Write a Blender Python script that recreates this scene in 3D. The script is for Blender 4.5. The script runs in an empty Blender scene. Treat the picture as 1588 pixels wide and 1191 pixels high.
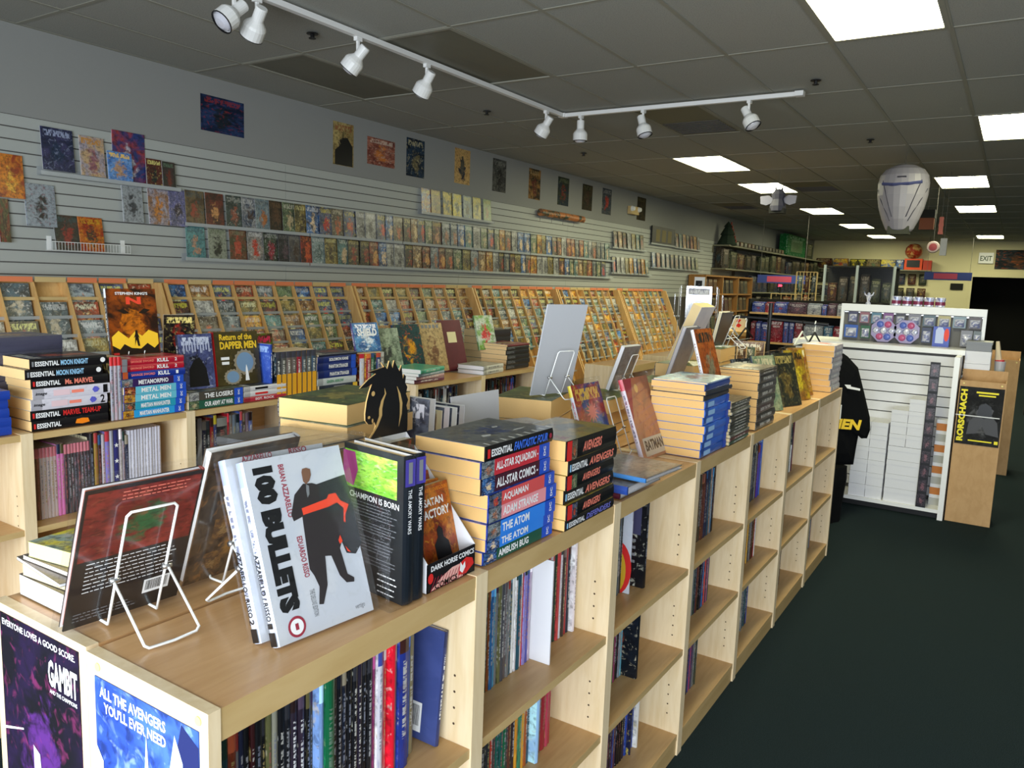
import bpy, math, random
from mathutils import Vector, Matrix

# ------------------------------------------------------------------ camera, light, exposure
scn = bpy.context.scene
COL = scn.collection
CAMZ = 1.5853
YAW, PIT, ROL, FPX = -0.5704, -0.1352, 0.0363, 1208.65
_f = Vector((math.sin(YAW)*math.cos(PIT), math.cos(YAW)*math.cos(PIT), math.sin(PIT)))
_r = Vector((math.cos(YAW), -math.sin(YAW), 0)); _u = _r.cross(_f)
_r2 = math.cos(ROL)*_r + math.sin(ROL)*_u; _u2 = -math.sin(ROL)*_r + math.cos(ROL)*_u
cam_d = bpy.data.cameras.new('camera'); cam = bpy.data.objects.new('camera', cam_d); COL.objects.link(cam)
cam.matrix_world = Matrix(((_r2.x, _u2.x, -_f.x, 0), (_r2.y, _u2.y, -_f.y, 0), (_r2.z, _u2.z, -_f.z, CAMZ), (0, 0, 0, 1)))
cam_d.sensor_fit = 'HORIZONTAL'; cam_d.sensor_width = 36; cam_d.lens = FPX/1588*36; cam_d.clip_start = 0.02; cam_d.clip_end = 200
scn.camera = cam
def pix(p):
    d = Vector(p) - Vector((0, 0, CAMZ)); w = d.dot(_f)
    if w <= 0.05: return None
    return (794 + FPX*d.dot(_r2)/w, 595.5 - FPX*d.dot(_u2)/w)
def inview(p, m=60):
    q = pix(p); return q is not None and -m < q[0] < 1588+m and -m < q[1] < 1191+m

world = bpy.data.worlds.new('daylight'); scn.world = world; world.use_nodes = True
world.node_tree.nodes['Background'].inputs[0].default_value = (0.80, 0.88, 1.0, 1)
world.node_tree.nodes['Background'].inputs[1].default_value = 1.0
def area(name, loc, rot, sx, sy, power, col):
    l = bpy.data.lights.new(name, 'AREA'); l.shape = 'RECTANGLE'; l.size = sx; l.size_y = sy; l.energy = power; l.color = col
    o = bpy.data.objects.new(name, l); COL.objects.link(o); o.location = loc; o.rotation_euler = rot; return o
# daylight entering through the shop window behind the photographer
area('shop_window_daylight', (0.25, -2.18, 1.30), (math.radians(90), 0, 0), 5.4, 2.0, 430, (0.86, 0.935, 1.0))
scn.view_settings.view_transform = 'Standard'; scn.view_settings.look = 'None'
scn.view_settings.gamma = 1.0; scn.view_settings.use_curve_mapping = False
scn.view_settings.exposure = 0.0

# ------------------------------------------------------------------ helpers
R = random.Random(7)
def lin(c):
    return tuple(((v/255)/12.92 if v/255 <= 0.04045 else ((v/255+0.055)/1.055)**2.4) for v in c)
MATS = {}
def mat(name, rgb=None, rough=0.6, spec=0.4, metal=0.0, emit=None, estr=0, alpha=1.0, build=None):
    if name in MATS: return MATS[name]
    m = bpy.data.materials.new(name); m.use_nodes = True; nt = m.node_tree
    b = nt.nodes['Principled BSDF']
    if rgb: b.inputs['Base Color'].default_value = (*lin(rgb), 1)
    b.inputs['Roughness'].default_value = rough; b.inputs['Metallic'].default_value = metal
    b.inputs['Specular IOR Level'].default_value = spec
    b.inputs['Alpha'].default_value = alpha
    if emit: b.inputs['Emission Color'].default_value = (*emit, 1); b.inputs['Emission Strength'].default_value = estr
    if build: build(nt, b)
    MATS[name] = m; return m
def N(nt, t, **kw):
    n = nt.nodes.new(t)
    for k, v in kw.items(): setattr(n, k, v)
    return n
def math_(nt, op, a, b=None, c=None, clamp=False):
    n = N(nt, 'ShaderNodeMath', operation=op, use_clamp=clamp)
    for i, v in enumerate((a, b, c)):
        if v is None: continue
        if isinstance(v, (int, float)): n.inputs[i].default_value = v
        else: nt.links.new(v, n.inputs[i])
    return n.outputs[0]
def mixc(nt, f, a, b, mode='MIX'):
    n = N(nt, 'ShaderNodeMix', data_type='RGBA', blend_type=mode)
    for i, v in ((0, f), (6, a), (7, b)):
        if isinstance(v, (int, float)): n.inputs[i].default_value = v
        elif isinstance(v, tuple): n.inputs[i].default_value = (*v, 1) if len(v) == 3 else v
        else: nt.links.new(v, n.inputs[i])
    return n.outputs[2]
def step(nt, v, lo, hi):
    n = N(nt, 'ShaderNodeMapRange', interpolation_type='SMOOTHSTEP'); nt.links.new(v, n.inputs[0])
    n.inputs[1].default_value = lo; n.inputs[2].default_value = hi; return n.outputs[0]
def noise(nt, vec, scale, detail=3, dist=0.0, rough=0.55):
    n = N(nt, 'ShaderNodeTexNoise'); n.inputs['Scale'].default_value = scale; n.inputs['Detail'].default_value = detail
    n.inputs['Distortion'].default_value = dist; n.inputs['Roughness'].default_value = rough
    if vec is not None: nt.links.new(vec, n.inputs['Vector'])
    return n.outputs[0]
def attr(nt, nm):
    a = N(nt, 'ShaderNodeAttribute', attribute_type='OBJECT', attribute_name=nm); return a
def bump(nt, b, h, strength, dist=0.01):
    n = N(nt, 'ShaderNodeBump'); n.inputs['Strength'].default_value = strength; n.inputs['Distance'].default_value = dist
    nt.links.new(h, n.inputs['Height']); nt.links.new(n.outputs[0], b.inputs['Normal'])
def objco(nt, scale=(1, 1, 1), kind='Object'):
    t = N(nt, 'ShaderNodeTexCoord'); m = N(nt, 'ShaderNodeMapping'); m.inputs['Scale'].default_value = scale
    nt.links.new(t.outputs[kind], m.inputs['Vector']); return m.outputs[0]

def b_wood(c1, c2, sc):
    def f(nt, b):
        v = objco(nt, sc); n = noise(nt, v, 6, 5, 0.6); n2 = noise(nt, v, 28, 2)
        c = mixc(nt, step(nt, n, 0.3, 0.75), lin(c1), lin(c2)); c = mixc(nt, math_(nt, 'MULTIPLY', n2, 0.16), c, lin((150, 110, 60)))
        nt.links.new(c, b.inputs['Base Color'])
    return f
M_WOOD = mat('maple_laminate', rough=0.42, build=b_wood((230, 210, 174), (218, 194, 152), (6, 6, 0.7)))
M_WOODT = mat('maple_laminate_top', rough=0.30, spec=0.5, build=b_wood((206, 164, 116), (190, 146, 98), (6, 0.7, 6)))
M_WOODS = mat('maple_laminate_shelf', rough=0.40, build=b_wood((208, 170, 118), (192, 152, 100), (6, 0.7, 6)))
M_EDGE = mat('maple_edge_band', rough=0.45, build=b_wood((196, 168, 118), (184, 154, 102), (3, 0.5, 3)))
M_RACK = mat('birch_rack_wood', rough=0.5, build=b_wood((238, 196, 130), (224, 176, 108), (5, 5, 0.8)))
def b_carpet(nt, b):
    v = objco(nt); n = noise(nt, v, 420, 2); n2 = noise(nt, v, 3, 3)
    c = mixc(nt, step(nt, n, 0.3, 0.7), lin((15, 25, 28)), lin((46, 59, 63)))
    c = mixc(nt, math_(nt, 'MULTIPLY', n2, 0.25), c, lin((40, 44, 40))); nt.links.new(c, b.inputs['Base Color']); bump(nt, b, n, 0.5, 0.004)
M_CARPET = mat('teal_carpet', rough=0.95, spec=0.05, build=b_carpet)
def b_tile(nt, b):
    v = objco(nt); n = noise(nt, v, 160, 3); c = mixc(nt, step(nt, n, 0.35, 0.5), lin((150, 151, 144)), lin((168, 169, 162)))
    nt.links.new(c, b.inputs['Base Color']); bump(nt, b, n, 0.25, 0.003)
M_TILE = mat('ceiling_tile_mineral', rough=0.95, spec=0.1, build=b_tile)
M_TBAR = mat('ceiling_tee_white', (150, 149, 136), 0.6)
def b_paint(c, amt=0.05):
    def f(nt, b):
        n = noise(nt, objco(nt), 60, 3); x = mixc(nt, math_(nt, 'MULTIPLY', n, amt), lin(c), lin(tuple(k*0.8 for k in c)))
        nt.links.new(x, b.inputs['Base Color']); bump(nt, b, n, 0.08, 0.003)
    return f
M_WALL = mat('painted_wall', rough=0.85, spec=0.2, build=b_paint((150, 151, 148)))
M_WALLB = mat('painted_back_wall', rough=0.85, spec=0.2, build=b_paint((214, 206, 166)))
M_SLAT = mat('slatwall_laminate', rough=0.5, build=b_paint((176, 180, 176), 0.04))
M_GROOVE = mat('slatwall_groove', (88, 86, 84), 0.8)
M_WHITE = mat('white_enamel', (236, 236, 234), 0.35, 0.5)
M_WIRE = mat('white_wire', (240, 242, 240), 0.3, 0.6)
M_BLACK = mat('black_plastic', (18, 18, 20), 0.4)
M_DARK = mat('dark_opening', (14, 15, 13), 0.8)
M_CLOTH = mat('black_cotton', (16, 17, 19), 0.95, 0.1)
M_STEEL = mat('chrome_pin', (190, 190, 190), 0.25, 0.5, 0.9)
M_GOLD = mat('gold_foil', (214, 176, 112), 0.35, 0.5, 0.3)
M_INKB = mat('black_ink', (16, 16, 20), 0.4)
M_INKW = mat('white_ink', (232, 232, 232), 0.5)
M_INKR = mat('red_ink', (206, 40, 38), 0.5)
M_INKO = mat('orange_red_ink', (232, 70, 44), 0.5)
M_INKM = mat('maroon_ink', (150, 40, 60), 0.5)
M_INKBL = mat('blue_ink', (60, 110, 220), 0.5)
M_INKLB = mat('pale_blue_ink', (150, 200, 235), 0.5)
M_INKY = mat('yellow_ink', (240, 222, 30), 0.5)
M_INKG = mat('grey_ink', (120, 122, 126), 0.5)
M_INKPK = mat('pink_ink', (235, 130, 110), 0.5)
M_SKIN = mat('brown_ink', (120, 84, 64), 0.5)
M_CAPY = mat('screw_cap_yellow', (226, 210, 130), 0.5)
M_HOLE = mat('pin_hole', (70, 50, 36), 0.9)
M_CARD = mat('brown_cardboard', rough=0.8, build=b_wood((196, 158, 112), (184, 146, 100), (4, 4, 2)))
M_BOXW = mat('white_carton', rough=0.7, build=b_paint((226, 226, 230), 0.06))
M_ORANGE = mat('orange_label', (236, 136, 92), 0.6)
M_TAN = mat('tan_label', (214, 186, 130), 0.6)
def b_clear(a):
    def f(nt, b):
        for k in list(nt.nodes):
            if k.type == 'BSDF_PRINCIPLED': nt.nodes.remove(k)
        o = [k for k in nt.nodes if k.type == 'OUTPUT_MATERIAL'][0]
        t = N(nt, 'ShaderNodeBsdfTransparent'); g = N(nt, 'ShaderNodeBsdfGlossy'); g.inputs['Roughness'].default_value = 0.12
        g.inputs['Color'].default_value = (0.95, 0.97, 1, 1)
        fr = N(nt, 'ShaderNodeLayerWeight'); fr.inputs[0].default_value = 0.5
        m = N(nt, 'ShaderNodeMixShader'); nt.links.new(math_(nt, 'ADD', math_(nt, 'MULTIPLY', math_(nt, 'POWER', fr.outputs[1], 4.0), 0.30), a), m.inputs[0])
        nt.links.new(t.outputs[0], m.inputs[1]); nt.links.new(g.outputs[0], m.inputs[2]); nt.links.new(m.outputs[0], o.inputs[0])
    return f
M_CLEAR = mat('clear_plastic', build=b_clear(0.05))
M_ACRYL = mat('clear_acrylic', build=b_clear(0.16))
M_FOG = mat('frosted_acrylic', (206, 212, 214), 0.3, 0.5, alpha=0.5)
M_LIGHT = mat('fluorescent_diffuser', (255, 252, 235), 0.5, emit=(1.0, 0.98, 0.64), estr=27.0)
M_UNLIT = mat('unlit_diffuser', (112, 111, 98), 0.55, 0.3)
M_VENT = mat('vent_metal', (120, 118, 98), 0.6)
M_LED = mat('red_led', (255, 40, 60), 0.4, emit=(1.0, 0.05, 0.10), estr=3.0)

def b_pages(nt, b):
    t = N(nt, 'ShaderNodeTexCoord'); v = objco(nt, (1, 1, 1)); n = noise(nt, v, 900, 1); n2 = noise(nt, v, 8, 2)
    a = attr(nt, 'pc'); c = mixc(nt, math_(nt, 'MULTIPLY', n, 0.22), a.outputs[0], lin((150, 118, 76)))
    c = mixc(nt, math_(nt, 'MULTIPLY', n2, 0.10), c, lin((230, 210, 170)))
    nt.links.new(c, b.inputs['Base Color'])
M_PAGES = mat('book_pages', rough=0.85, spec=0.1, build=b_pages)
def b_art(nt, b, glossy=True):
    uv = N(nt, 'ShaderNodeUVMap'); sep = N(nt, 'ShaderNodeSeparateXYZ'); nt.links.new(uv.outputs[0], sep.inputs[0])
    u, v = sep.outputs[0], sep.outputs[1]; sd = attr(nt, 'sd').outputs[2]
    cb = N(nt, 'ShaderNodeCombineXYZ'); nt.links.new(u, cb.inputs[0]); nt.links.new(math_(nt, 'MULTIPLY', v, 1.5), cb.inputs[1]); nt.links.new(math_(nt, 'MULTIPLY', sd, 17.3), cb.inputs[2])
    P = cb.outputs[0]
    c1, c2, c3, c4 = [attr(nt, k).outputs[0] for k in ('c1', 'c2', 'c3', 'c4')]
    n1 = noise(nt, P, 2.4, 3, 0.6); n2 = noise(nt, P, 4.0, 4, 0.8); n3 = noise(nt, P, 11, 4, 0.5)
    c = mixc(nt, step(nt, n1, 0.38, 0.62), c1, c2)
    du = math_(nt, 'SUBTRACT', u, 0.5); dv = math_(nt, 'SUBTRACT', v, 0.42)
    r2 = math_(nt, 'ADD', math_(nt, 'MULTIPLY', math_(nt, 'MULTIPLY', du, du), 5.5), math_(nt, 'MULTIPLY', math_(nt, 'MULTIPLY', dv, dv), 3.4))
    fm = step(nt, math_(nt, 'SUBTRACT', n2, math_(nt, 'MULTIPLY', r2, 0.55)), 0.31, 0.50)
    c = mixc(nt, fm, c, c3)
    c = mixc(nt, math_(nt, 'MULTIPLY', step(nt, n3, 0.44, 0.70), math_(nt, 'MULTIPLY', attr(nt, 'dt').outputs[2], 0.75)), c, mixc(nt, 0.75, c, lin((10, 10, 14))))
    n4 = noise(nt, P, 9, 2, 0.8); c = mixc(nt, math_(nt, 'MULTIPLY', step(nt, n4, 0.55, 0.74), 0.55), c, c4)
    # lettering-like title strip near the head
    cb2 = N(nt, 'ShaderNodeCombineXYZ'); nt.links.new(math_(nt, 'MULTIPLY', u, 22), cb2.inputs[0]); nt.links.new(math_(nt, 'MULTIPLY', v, 10), cb2.inputs[1]); nt.links.new(sd, cb2.inputs[2])
    nl = noise(nt, cb2.outputs[0], 1.0, 1)
    band = math_(nt, 'MULTIPLY', step(nt, v, 0.80, 0.81), math_(nt, 'SUBTRACT', 1.0, step(nt, v, 0.94, 0.95)))
    tm = math_(nt, 'MULTIPLY', band, step(nt, nl, 0.43, 0.49))
    tm = math_(nt, 'MULTIPLY', tm, math_(nt, 'MULTIPLY', step(nt, u, 0.08, 0.1), math_(nt, 'SUBTRACT', 1.0, step(nt, u, 0.9, 0.92))))
    tm = math_(nt, 'MULTIPLY', tm, attr(nt, 'tt').outputs[2])
    c = mixc(nt, tm, c, c4); nt.links.new(c, b.inputs['Base Color'])
M_ART = mat('printed_cover', rough=0.28, spec=0.5, build=b_art)
M_ARTM = mat('printed_matte', rough=0.7, spec=0.2, build=b_art)
def b_spine(nt, b):
    uv = N(nt, 'ShaderNodeUVMap'); sep = N(nt, 'ShaderNodeSeparateXYZ'); nt.links.new(uv.outputs[0], sep.inputs[0])
    u, v = sep.outputs[0], sep.outputs[1]; sd = attr(nt, 'sd').outputs[2]; tt = attr(nt, 'st').outputs[2]
    s1, s2, s3 = [attr(nt, k).outputs[0] for k in ('s1', 's2', 's3')]
    cb = N(nt, 'ShaderNodeCombineXYZ'); nt.links.new(math_(nt, 'MULTIPLY', u, 1.2), cb.inputs[0]); nt.links.new(math_(nt, 'MULTIPLY', v, 58), cb.inputs[1]); nt.links.new(math_(nt, 'MULTIPLY', sd, 9.7), cb.inputs[2])
    nl = noise(nt, cb.outputs[0], 1.0, 2)
    cen = math_(nt, 'MULTIPLY', step(nt, u, 0.26, 0.34), math_(nt, 'SUBTRACT', 0.8, math_(nt, 'MULTIPLY', step(nt, u, 0.66, 0.74), 0.8)))
    ln = math_(nt, 'MULTIPLY', step(nt, v, 0.22, 0.23), math_(nt, 'SUBTRACT', 1.0, step(nt, v, 0.80, 0.81)))
    tm = math_(nt, 'MULTIPLY', math_(nt, 'MULTIPLY', cen, ln), math_(nt, 'MULTIPLY', step(nt, nl, 0.46, 0.52), tt))
    c = mixc(nt, tm, s1, s2)
    topb = step(nt, v, 0.86, 0.865); c = mixc(nt, topb, c, s3)
    cb3 = N(nt, 'ShaderNodeCombineXYZ'); nt.links.new(u, cb3.inputs[0]); nt.links.new(math_(nt, 'MULTIPLY', v, 3), cb3.inputs[1]); nt.links.new(sd, cb3.inputs[2])
    n2 = noise(nt, cb3.outputs[0], 3.0, 3); c = mixc(nt, math_(nt, 'MULTIPLY', step(nt, n2, 0.5, 0.7), 0.35), c, s3)
    nt.links.new(c, b.inputs['Base Color'])
M_SPINE = mat('printed_spine', rough=0.32, spec=0.5, build=b_spine)

class MB:
    def __init__(s): s.v = []; s.f = []; s.m = []; s.uv = []
    def quad(s, pts, m=0, uv=((0, 0), (1, 0), (1, 1), (0, 1))):
        i = len(s.v); s.v += [tuple(p) for p in pts]; s.f.append(tuple(range(i, i+len(pts)))); s.m.append(m)
        s.uv.append(list(uv) if len(uv) == len(pts) else [(0, 0)]*len(pts))
    def box(s, a, b, m=0, mm=None):
        x0, y0, z0 = a; x1, y1, z1 = b
        mm = mm or {}
        F = {'-z': [(x0, y1, z0), (x1, y1, z0), (x1, y0, z0), (x0, y0, z0)], '+z': [(x0, y0, z1), (x1, y0, z1), (x1, y1, z1), (x0, y1, z1)],
             '-y': [(x0, y0, z0), (x1, y0, z0), (x1, y0, z1), (x0, y0, z1)], '+y': [(x1, y1, z0), (x0, y1, z0), (x0, y1, z1), (x1, y1, z1)],
             '-x': [(x0, y1, z0), (x0, y0, z0), (x0, y0, z1), (x0, y1, z1)], '+x': [(x1, y0, z0), (x1, y1, z0), (x1, y1, z1), (x1, y0, z1)]}
        for k, p in F.items(): s.quad(p, mm.get(k, m))
        return s
    def tube(s, pts, r, seg=8, m=0, cap=True):
        P = [Vector(p) for p in pts]; n = len(P); base = len(s.v); up = None
        rr = r if isinstance(r, (list, tuple)) else [r]*n
        for i, p in enumerate(P):
            t = ((P[min(i+1, n-1)]-P[i]).normalized() + (P[i]-P[max(i-1, 0)]).normalized())
            t = t.normalized() if t.length > 1e-6 else Vector((0, 0, 1))
            if up is None: up = t.orthogonal().normalized()
            else:
                up = up - t*up.dot(t); up = up.normalized() if up.length > 1e-6 else t.orthogonal().normalized()
            w = t.cross(up)
            for k in range(seg):
                a = 2*math.pi*k/seg; s.v.append(tuple(p + (up*math.cos(a)+w*math.sin(a))*rr[i]))
        for i in range(n-1):
            for k in range(seg):
                a = base+i*seg+k; b = base+i*seg+(k+1) % seg
                s.f.append((a, b, b+seg, a+seg)); s.m.append(m); s.uv.append([(0, 0)]*4)
        if cap:
            s.f.append(tuple(base+k for k in reversed(range(seg)))); s.m.append(m); s.uv.append([(0, 0)]*seg)
            s.f.append(tuple(base+(n-1)*seg+k for k in range(seg))); s.m.append(m); s.uv.append([(0, 0)]*seg)
        return s
    def prism(s, poly, z0, z1, m=0, ms=None):   # poly in xy, extruded in z
        n = len(poly)
        s.f.append(tuple(len(s.v)+i for i in range(n))); s.v += [(x, y, z1) for x, y in poly]; s.m.append(m); s.uv.append([(0, 0)]*n)
        s.f.append(tuple(len(s.v)+n-1-i for i in range(n))); s.v += [(x, y, z0) for x, y in poly]; s.m.append(m); s.uv.append([(0, 0)]*n)
        for i in range(n):
            a = poly[i]; b = poly[(i+1) % n]
            s.quad([(a[0], a[1], z0), (b[0], b[1], z0), (b[0], b[1], z1), (a[0], a[1], z1)], m if ms is None else ms)
        return s
    def mesh(s, name, mats, smooth=False):
        me = bpy.data.meshes.new(name); me.from_pydata(s.v, [], s.f)
        for q in (mats if isinstance(mats, (list, tuple)) else [mats]): me.materials.append(q)
        me.polygons.foreach_set('material_index', s.m)
        ul = me.uv_layers.new(name='UVMap'); flat = []
        for u in s.uv:
            for p in u: flat += [p[0], p[1]]
        ul.data.foreach_set('uv', flat)
        if smooth: me.polygons.foreach_set('use_smooth', [True]*len(me.polygons))
        me.update(); return me
    def build(s, name, mats, parent=None, loc=None, smooth=False):
        return ob(name, s.mesh(name, mats, smooth), parent, loc)
def ob(name, me, parent=None, loc=None, mtx=None):
    o = bpy.data.objects.new(name, me); COL.objects.link(o)
    if parent: o.parent = parent
    if mtx is not None: o.matrix_local = mtx
    elif loc: o.location = loc
    return o
def empty(name, loc=(0, 0, 0), rz=0):
    o = bpy.data.objects.new(name, None); COL.objects.link(o); o.location = loc; o.rotation_euler = (0, 0, rz); o.empty_display_size = 0.1; return o
LBL = {}
def tag(o, label, cat, group=None):
    k = label; i = 2
    o['label'] = label; o['category'] = cat
    if group: o['group'] = group
    LBL[label] = LBL.get(label, 0)+1
    return o
def struct(o): o['kind'] = 'structure'; return o
def bevel(o, w=0.002, seg=2):
    m = o.modifiers.new('bevel', 'BEVEL'); m.width = w; m.segments = seg; m.limit_method = 'ANGLE'; return o
def copy_tree(o, parent=None):
    c = o.copy(); COL.objects.link(c); c.parent = parent
    for k, v in [(k, o[k]) for k in o.keys() if k in ('label', 'category', 'group')]: c[k] = v
    for ch in list(o.children): copy_tree(ch, c)
    return c
ORD = ['first', 'second', 'third', 'fourth', 'fifth', 'sixth', 'seventh', 'eighth', 'ninth', 'tenth', 'eleventh', 'twelfth', 'thirteenth', 'fourteenth', 'fifteenth', 'sixteenth', 'seventeenth', 'eighteenth', 'nineteenth']
TENS = {20: 'twent', 30: 'thirt', 40: 'fort', 50: 'fift', 60: 'sixt'}
def ordn(i):
    n = i+1
    if n <= 19: return ORD[n-1]
    t = n//10*10; w = TENS.get(t, 'sixt')
    return w+'ieth' if n == t else w+'y-'+ORD[n-t-1]
def cname(c):
    r, g, b = c; mx, mn = max(c), min(c); l = (mx+mn)/2
    if mx-mn < 26: return 'black' if l < 50 else 'charcoal' if l < 90 else 'grey' if l < 170 else 'white'
    dk = 'dark ' if mx < 110 else 'pale ' if mn > 150 else ''
    if r >= g and r >= b:
        if g > 0.80*r: h = 'yellow' if b < 0.6*r else 'cream'
        elif g > 0.55*r: h = 'orange' if b < 0.4*r and mx > 150 else 'brown'
        elif b > 0.62*r: h = 'magenta'
        else: h = 'red' if g < 0.42*r else 'rust'
    elif g >= b: h = 'green' if b < 0.8*g else 'teal'
    else: h = 'teal' if g > 0.85*b else 'purple' if r > 0.7*b and r > g else 'blue'
    return dk+h

# text as flat lettering ------------------------------------------------------
TXT = {}
def text_mesh(s, bold=0.0, shear=0.0):
    k = (s, bold, shear)
    if k in TXT: return TXT[k]
    cu = bpy.data.curves.new('lettering', 'FONT'); cu.body = s; cu.size = 1; cu.offset = bold; cu.shear = shear; cu.resolution_u = 2; cu.fill_mode = 'FRONT'
    o = bpy.data.objects.new('lettering', cu); COL.objects.link(o); bpy.context.view_layer.update()
    me = bpy.data.meshes.new_from_object(o); bpy.data.objects.remove(o); bpy.data.curves.remove(cu)
    xs = [v.co.x for v in me.vertices]; ys = [v.co.y for v in me.vertices]
    x0, x1, y0, y1 = min(xs), max(xs), min(ys), max(ys)
    for v in me.vertices: v.co = ((v.co.x-x0)/(x1-x0)-0.5, (v.co.y-y0)/(y1-y0)-0.5, 0)
    me.materials.clear(); TXT[k] = me; return me
def frame(o, right, up):
    rt = Vector(right).normalized(); upv = Vector(up).normalized(); n = rt.cross(upv)
    return Matrix(((rt.x, upv.x, n.x, o[0]), (rt.y, upv.y, n.y, o[1]), (rt.z, upv.z, n.z, o[2]), (0, 0, 0, 1)))
def text(s, parent, center, right, up, w, h, m, bold=0.02, shear=0.0, name='lettering'):
    me = text_mesh(s, bold, shear).copy(); me.materials.append(m)
    mt = frame(center, right, up) @ Matrix.Diagonal((w, h, 1, 1))
    return ob(name, me, parent, mtx=mt)
def patch(parent, center, right, up, w, h, m, name='printed_patch', poly=None):
    mb = MB()
    if poly is None: poly = [(-.5, -.5), (.5, -.5), (.5, .5), (-.5, .5)]
    pts = [(x*w, y*h, 0) for x, y in poly]; mb.quad(pts, 0, [(x+.5, y+.5) for x, y in poly])
    o = mb.build(name, m, parent); o.matrix_local = frame(center, right, up); return o
def disc(n=20, sx=1.0, sy=1.0): return [(0.5*sx*math.cos(2*math.pi*i/n), 0.5*sy*math.sin(2*math.pi*i/n)) for i in range(n)]

# palettes --------------------------------------------------------------------
PAL = [((60, 24, 18), (150, 60, 34), (210, 150, 80), (230, 210, 170)), ((20, 26, 34), (52, 72, 84), (150, 140, 120), (220, 220, 210)),
       ((30, 60, 64), (84, 130, 130), (200, 170, 130), (240, 240, 220)), ((110, 100, 84), (56, 44, 34), (190, 90, 50), (230, 220, 190)),
       ((16, 16, 18), (60, 50, 40), (150, 40, 30), (220, 200, 120)), ((130, 140, 144), (60, 70, 80), (170, 110, 80), (240, 240, 240)),
       ((34, 44, 70), (90, 100, 130), (200, 60, 50), (240, 220, 90)), ((70, 66, 40), (140, 120, 60), (60, 40, 30), (240, 230, 160)),
       ((150, 110, 60), (80, 50, 30), (220, 190, 140), (250, 240, 210)), ((90, 30, 34), (40, 22, 26), (200, 140, 110), (230, 200, 60)),
       ((44, 60, 44), (100, 120, 84), (190, 170, 130), (235, 230, 210)), ((170, 170, 164), (110, 110, 110), (60, 60, 70), (240, 240, 240)),
       ((20, 40, 80), (60, 110, 170), (230, 200, 160), (250, 250, 250)), ((200, 150, 40), (150, 80, 20), (60, 30, 20), (250, 240, 200))]
SP = [(20, 20, 24), (26, 30, 44), (40, 24, 24), (18, 34, 40), (60, 30, 26), (34, 46, 78), (90, 40, 34), (54, 60, 66), (120, 116, 110), (30, 60, 50), (140, 50, 44), (70, 56, 40), (44, 80, 120), (150, 140, 120), (90, 84, 50), (62, 40, 70)]
def setart(o, pal, seed, title=1.0):
    for k, c in zip(('c1', 'c2', 'c3', 'c4'), pal): o[k] = list(lin(c))
    o['sd'] = float(seed); o['tt'] = float(title); o['dt'] = 0.0 if all(sum(abs(a-b) for a, b in zip(pal[0], q)) < 70 for q in pal[1:3]) else 1.0
def setspine(o, s1, s2=(225, 222, 214), s3=None, txt=1.0):
    o['s1'] = list(lin(s1)); o['s2'] = list(lin(s2)); o['s3'] = list(lin(s3 or tuple(int(k*0.8) for k in s1))); o['st'] = float(txt)

# a book: cover wrapped round a page block --------------------------------------
# local frame: x from spine to fore-edge, y from tail to head, front cover in the plane z=0 facing +z, back cover at z=-t
BK = {}
def cover_mesh(w, h, t, ct):
    k = ('c', round(w, 3), round(h, 3), round(t, 4), ct)
    if k in BK: return BK[k]
    b = MB()
    b.quad([(0, 0, 0), (w, 0, 0), (w, h, 0), (0, h, 0)], 0)
    b.quad([(w, 0, -t), (0, 0, -t), (0, h, -t), (w, h, -t)], 0)
    for z0, z1 in ((-ct, 0), (-t, ct-t)):
        b.quad([(w, 0, z1), (w, 0, z0), (w, h, z0), (w, h, z1)], 0); b.quad([(0, h, z1), (w, h, z1), (w, h, z0), (0, h, z0)], 0); b.quad([(0, 0, z0), (w, 0, z0), (w, 0, z1), (0, 0, z1)], 0)
    b.quad([(w, 0, -ct), (0, 0, -ct), (0, h, -ct), (w, h, -ct)], 2); b.quad([(0, 0, ct-t), (w, 0, ct-t), (w, h, ct-t), (0, h, ct-t)], 2)
    n = 4; r = min(0.003, t*0.2); prof = [(-r*math.sin(math.pi*i/n), -t*i/n) for i in range(n+1)]
    for i in range(n):
        (xa, za), (xb, zb) = prof[i], prof[i+1]; ua, ub = -za/t, -zb/t
        b.quad([(xb, 0, zb), (xa, 0, za), (xa, h, za), (xb, h, zb)], 1, ((ub, 0), (ua, 0), (ua, 1), (ub, 1)))
        b.quad([(xa, h, za), (ct*1.6, h, za), (ct*1.6, h, zb), (xb, h, zb)], 1); b.quad([(xb, 0, zb), (ct*1.6, 0, zb), (ct*1.6, 0, za), (xa, 0, za)], 1)
    me = b.mesh('cover', [M_ART, M_SPINE, M_INKW]); BK[k] = me; return me
def page_mesh(w, h, t, ct, ins):
    k = ('p', round(w, 3), round(h, 3), round(t, 4), ct, ins)
    if k in BK: return BK[k]
    b = MB(); b.box((ct, ins, ct-t), (w-ins, h-ins, -ct)); me = b.mesh('pages', M_PAGES); BK[k] = me; return me
SEED = [0]
def book(O, A, B, w, h, t, pal=None, spine=None, s2=(225, 222, 214), s3=None, stxt=1.0, title=1.0, hard=False, pc=(238, 206, 150), label='', cat='book', group=None, name='book', pages=True):
    """O: corner at spine, tail and front cover; A: spine to fore-edge; B: tail to head."""
    SEED[0] += 1; pal = pal or R.choice(PAL); spine = spine or R.choice(SP)
    A = Vector(A).normalized(); B = Vector(B).normalized(); B = (B-A*A.dot(B)).normalized()
    ct = 0.0028 if hard else 0.0009; ins = 0.004 if hard else 0.0006
    t = max(t, 3*ct)
    o = ob(name, cover_mesh(w, h, t, ct)); o.matrix_world = frame(O, A, B)
    setart(o, pal, SEED[0]*1.37 % 50, title); setspine(o, spine, s2, s3, stxt)
    if pages:
        p = ob('page_block', page_mesh(w, h, t, ct, ins), o); p['pc'] = list(lin(pc))
    if label: tag(o, label, cat, group)
    return o
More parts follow.
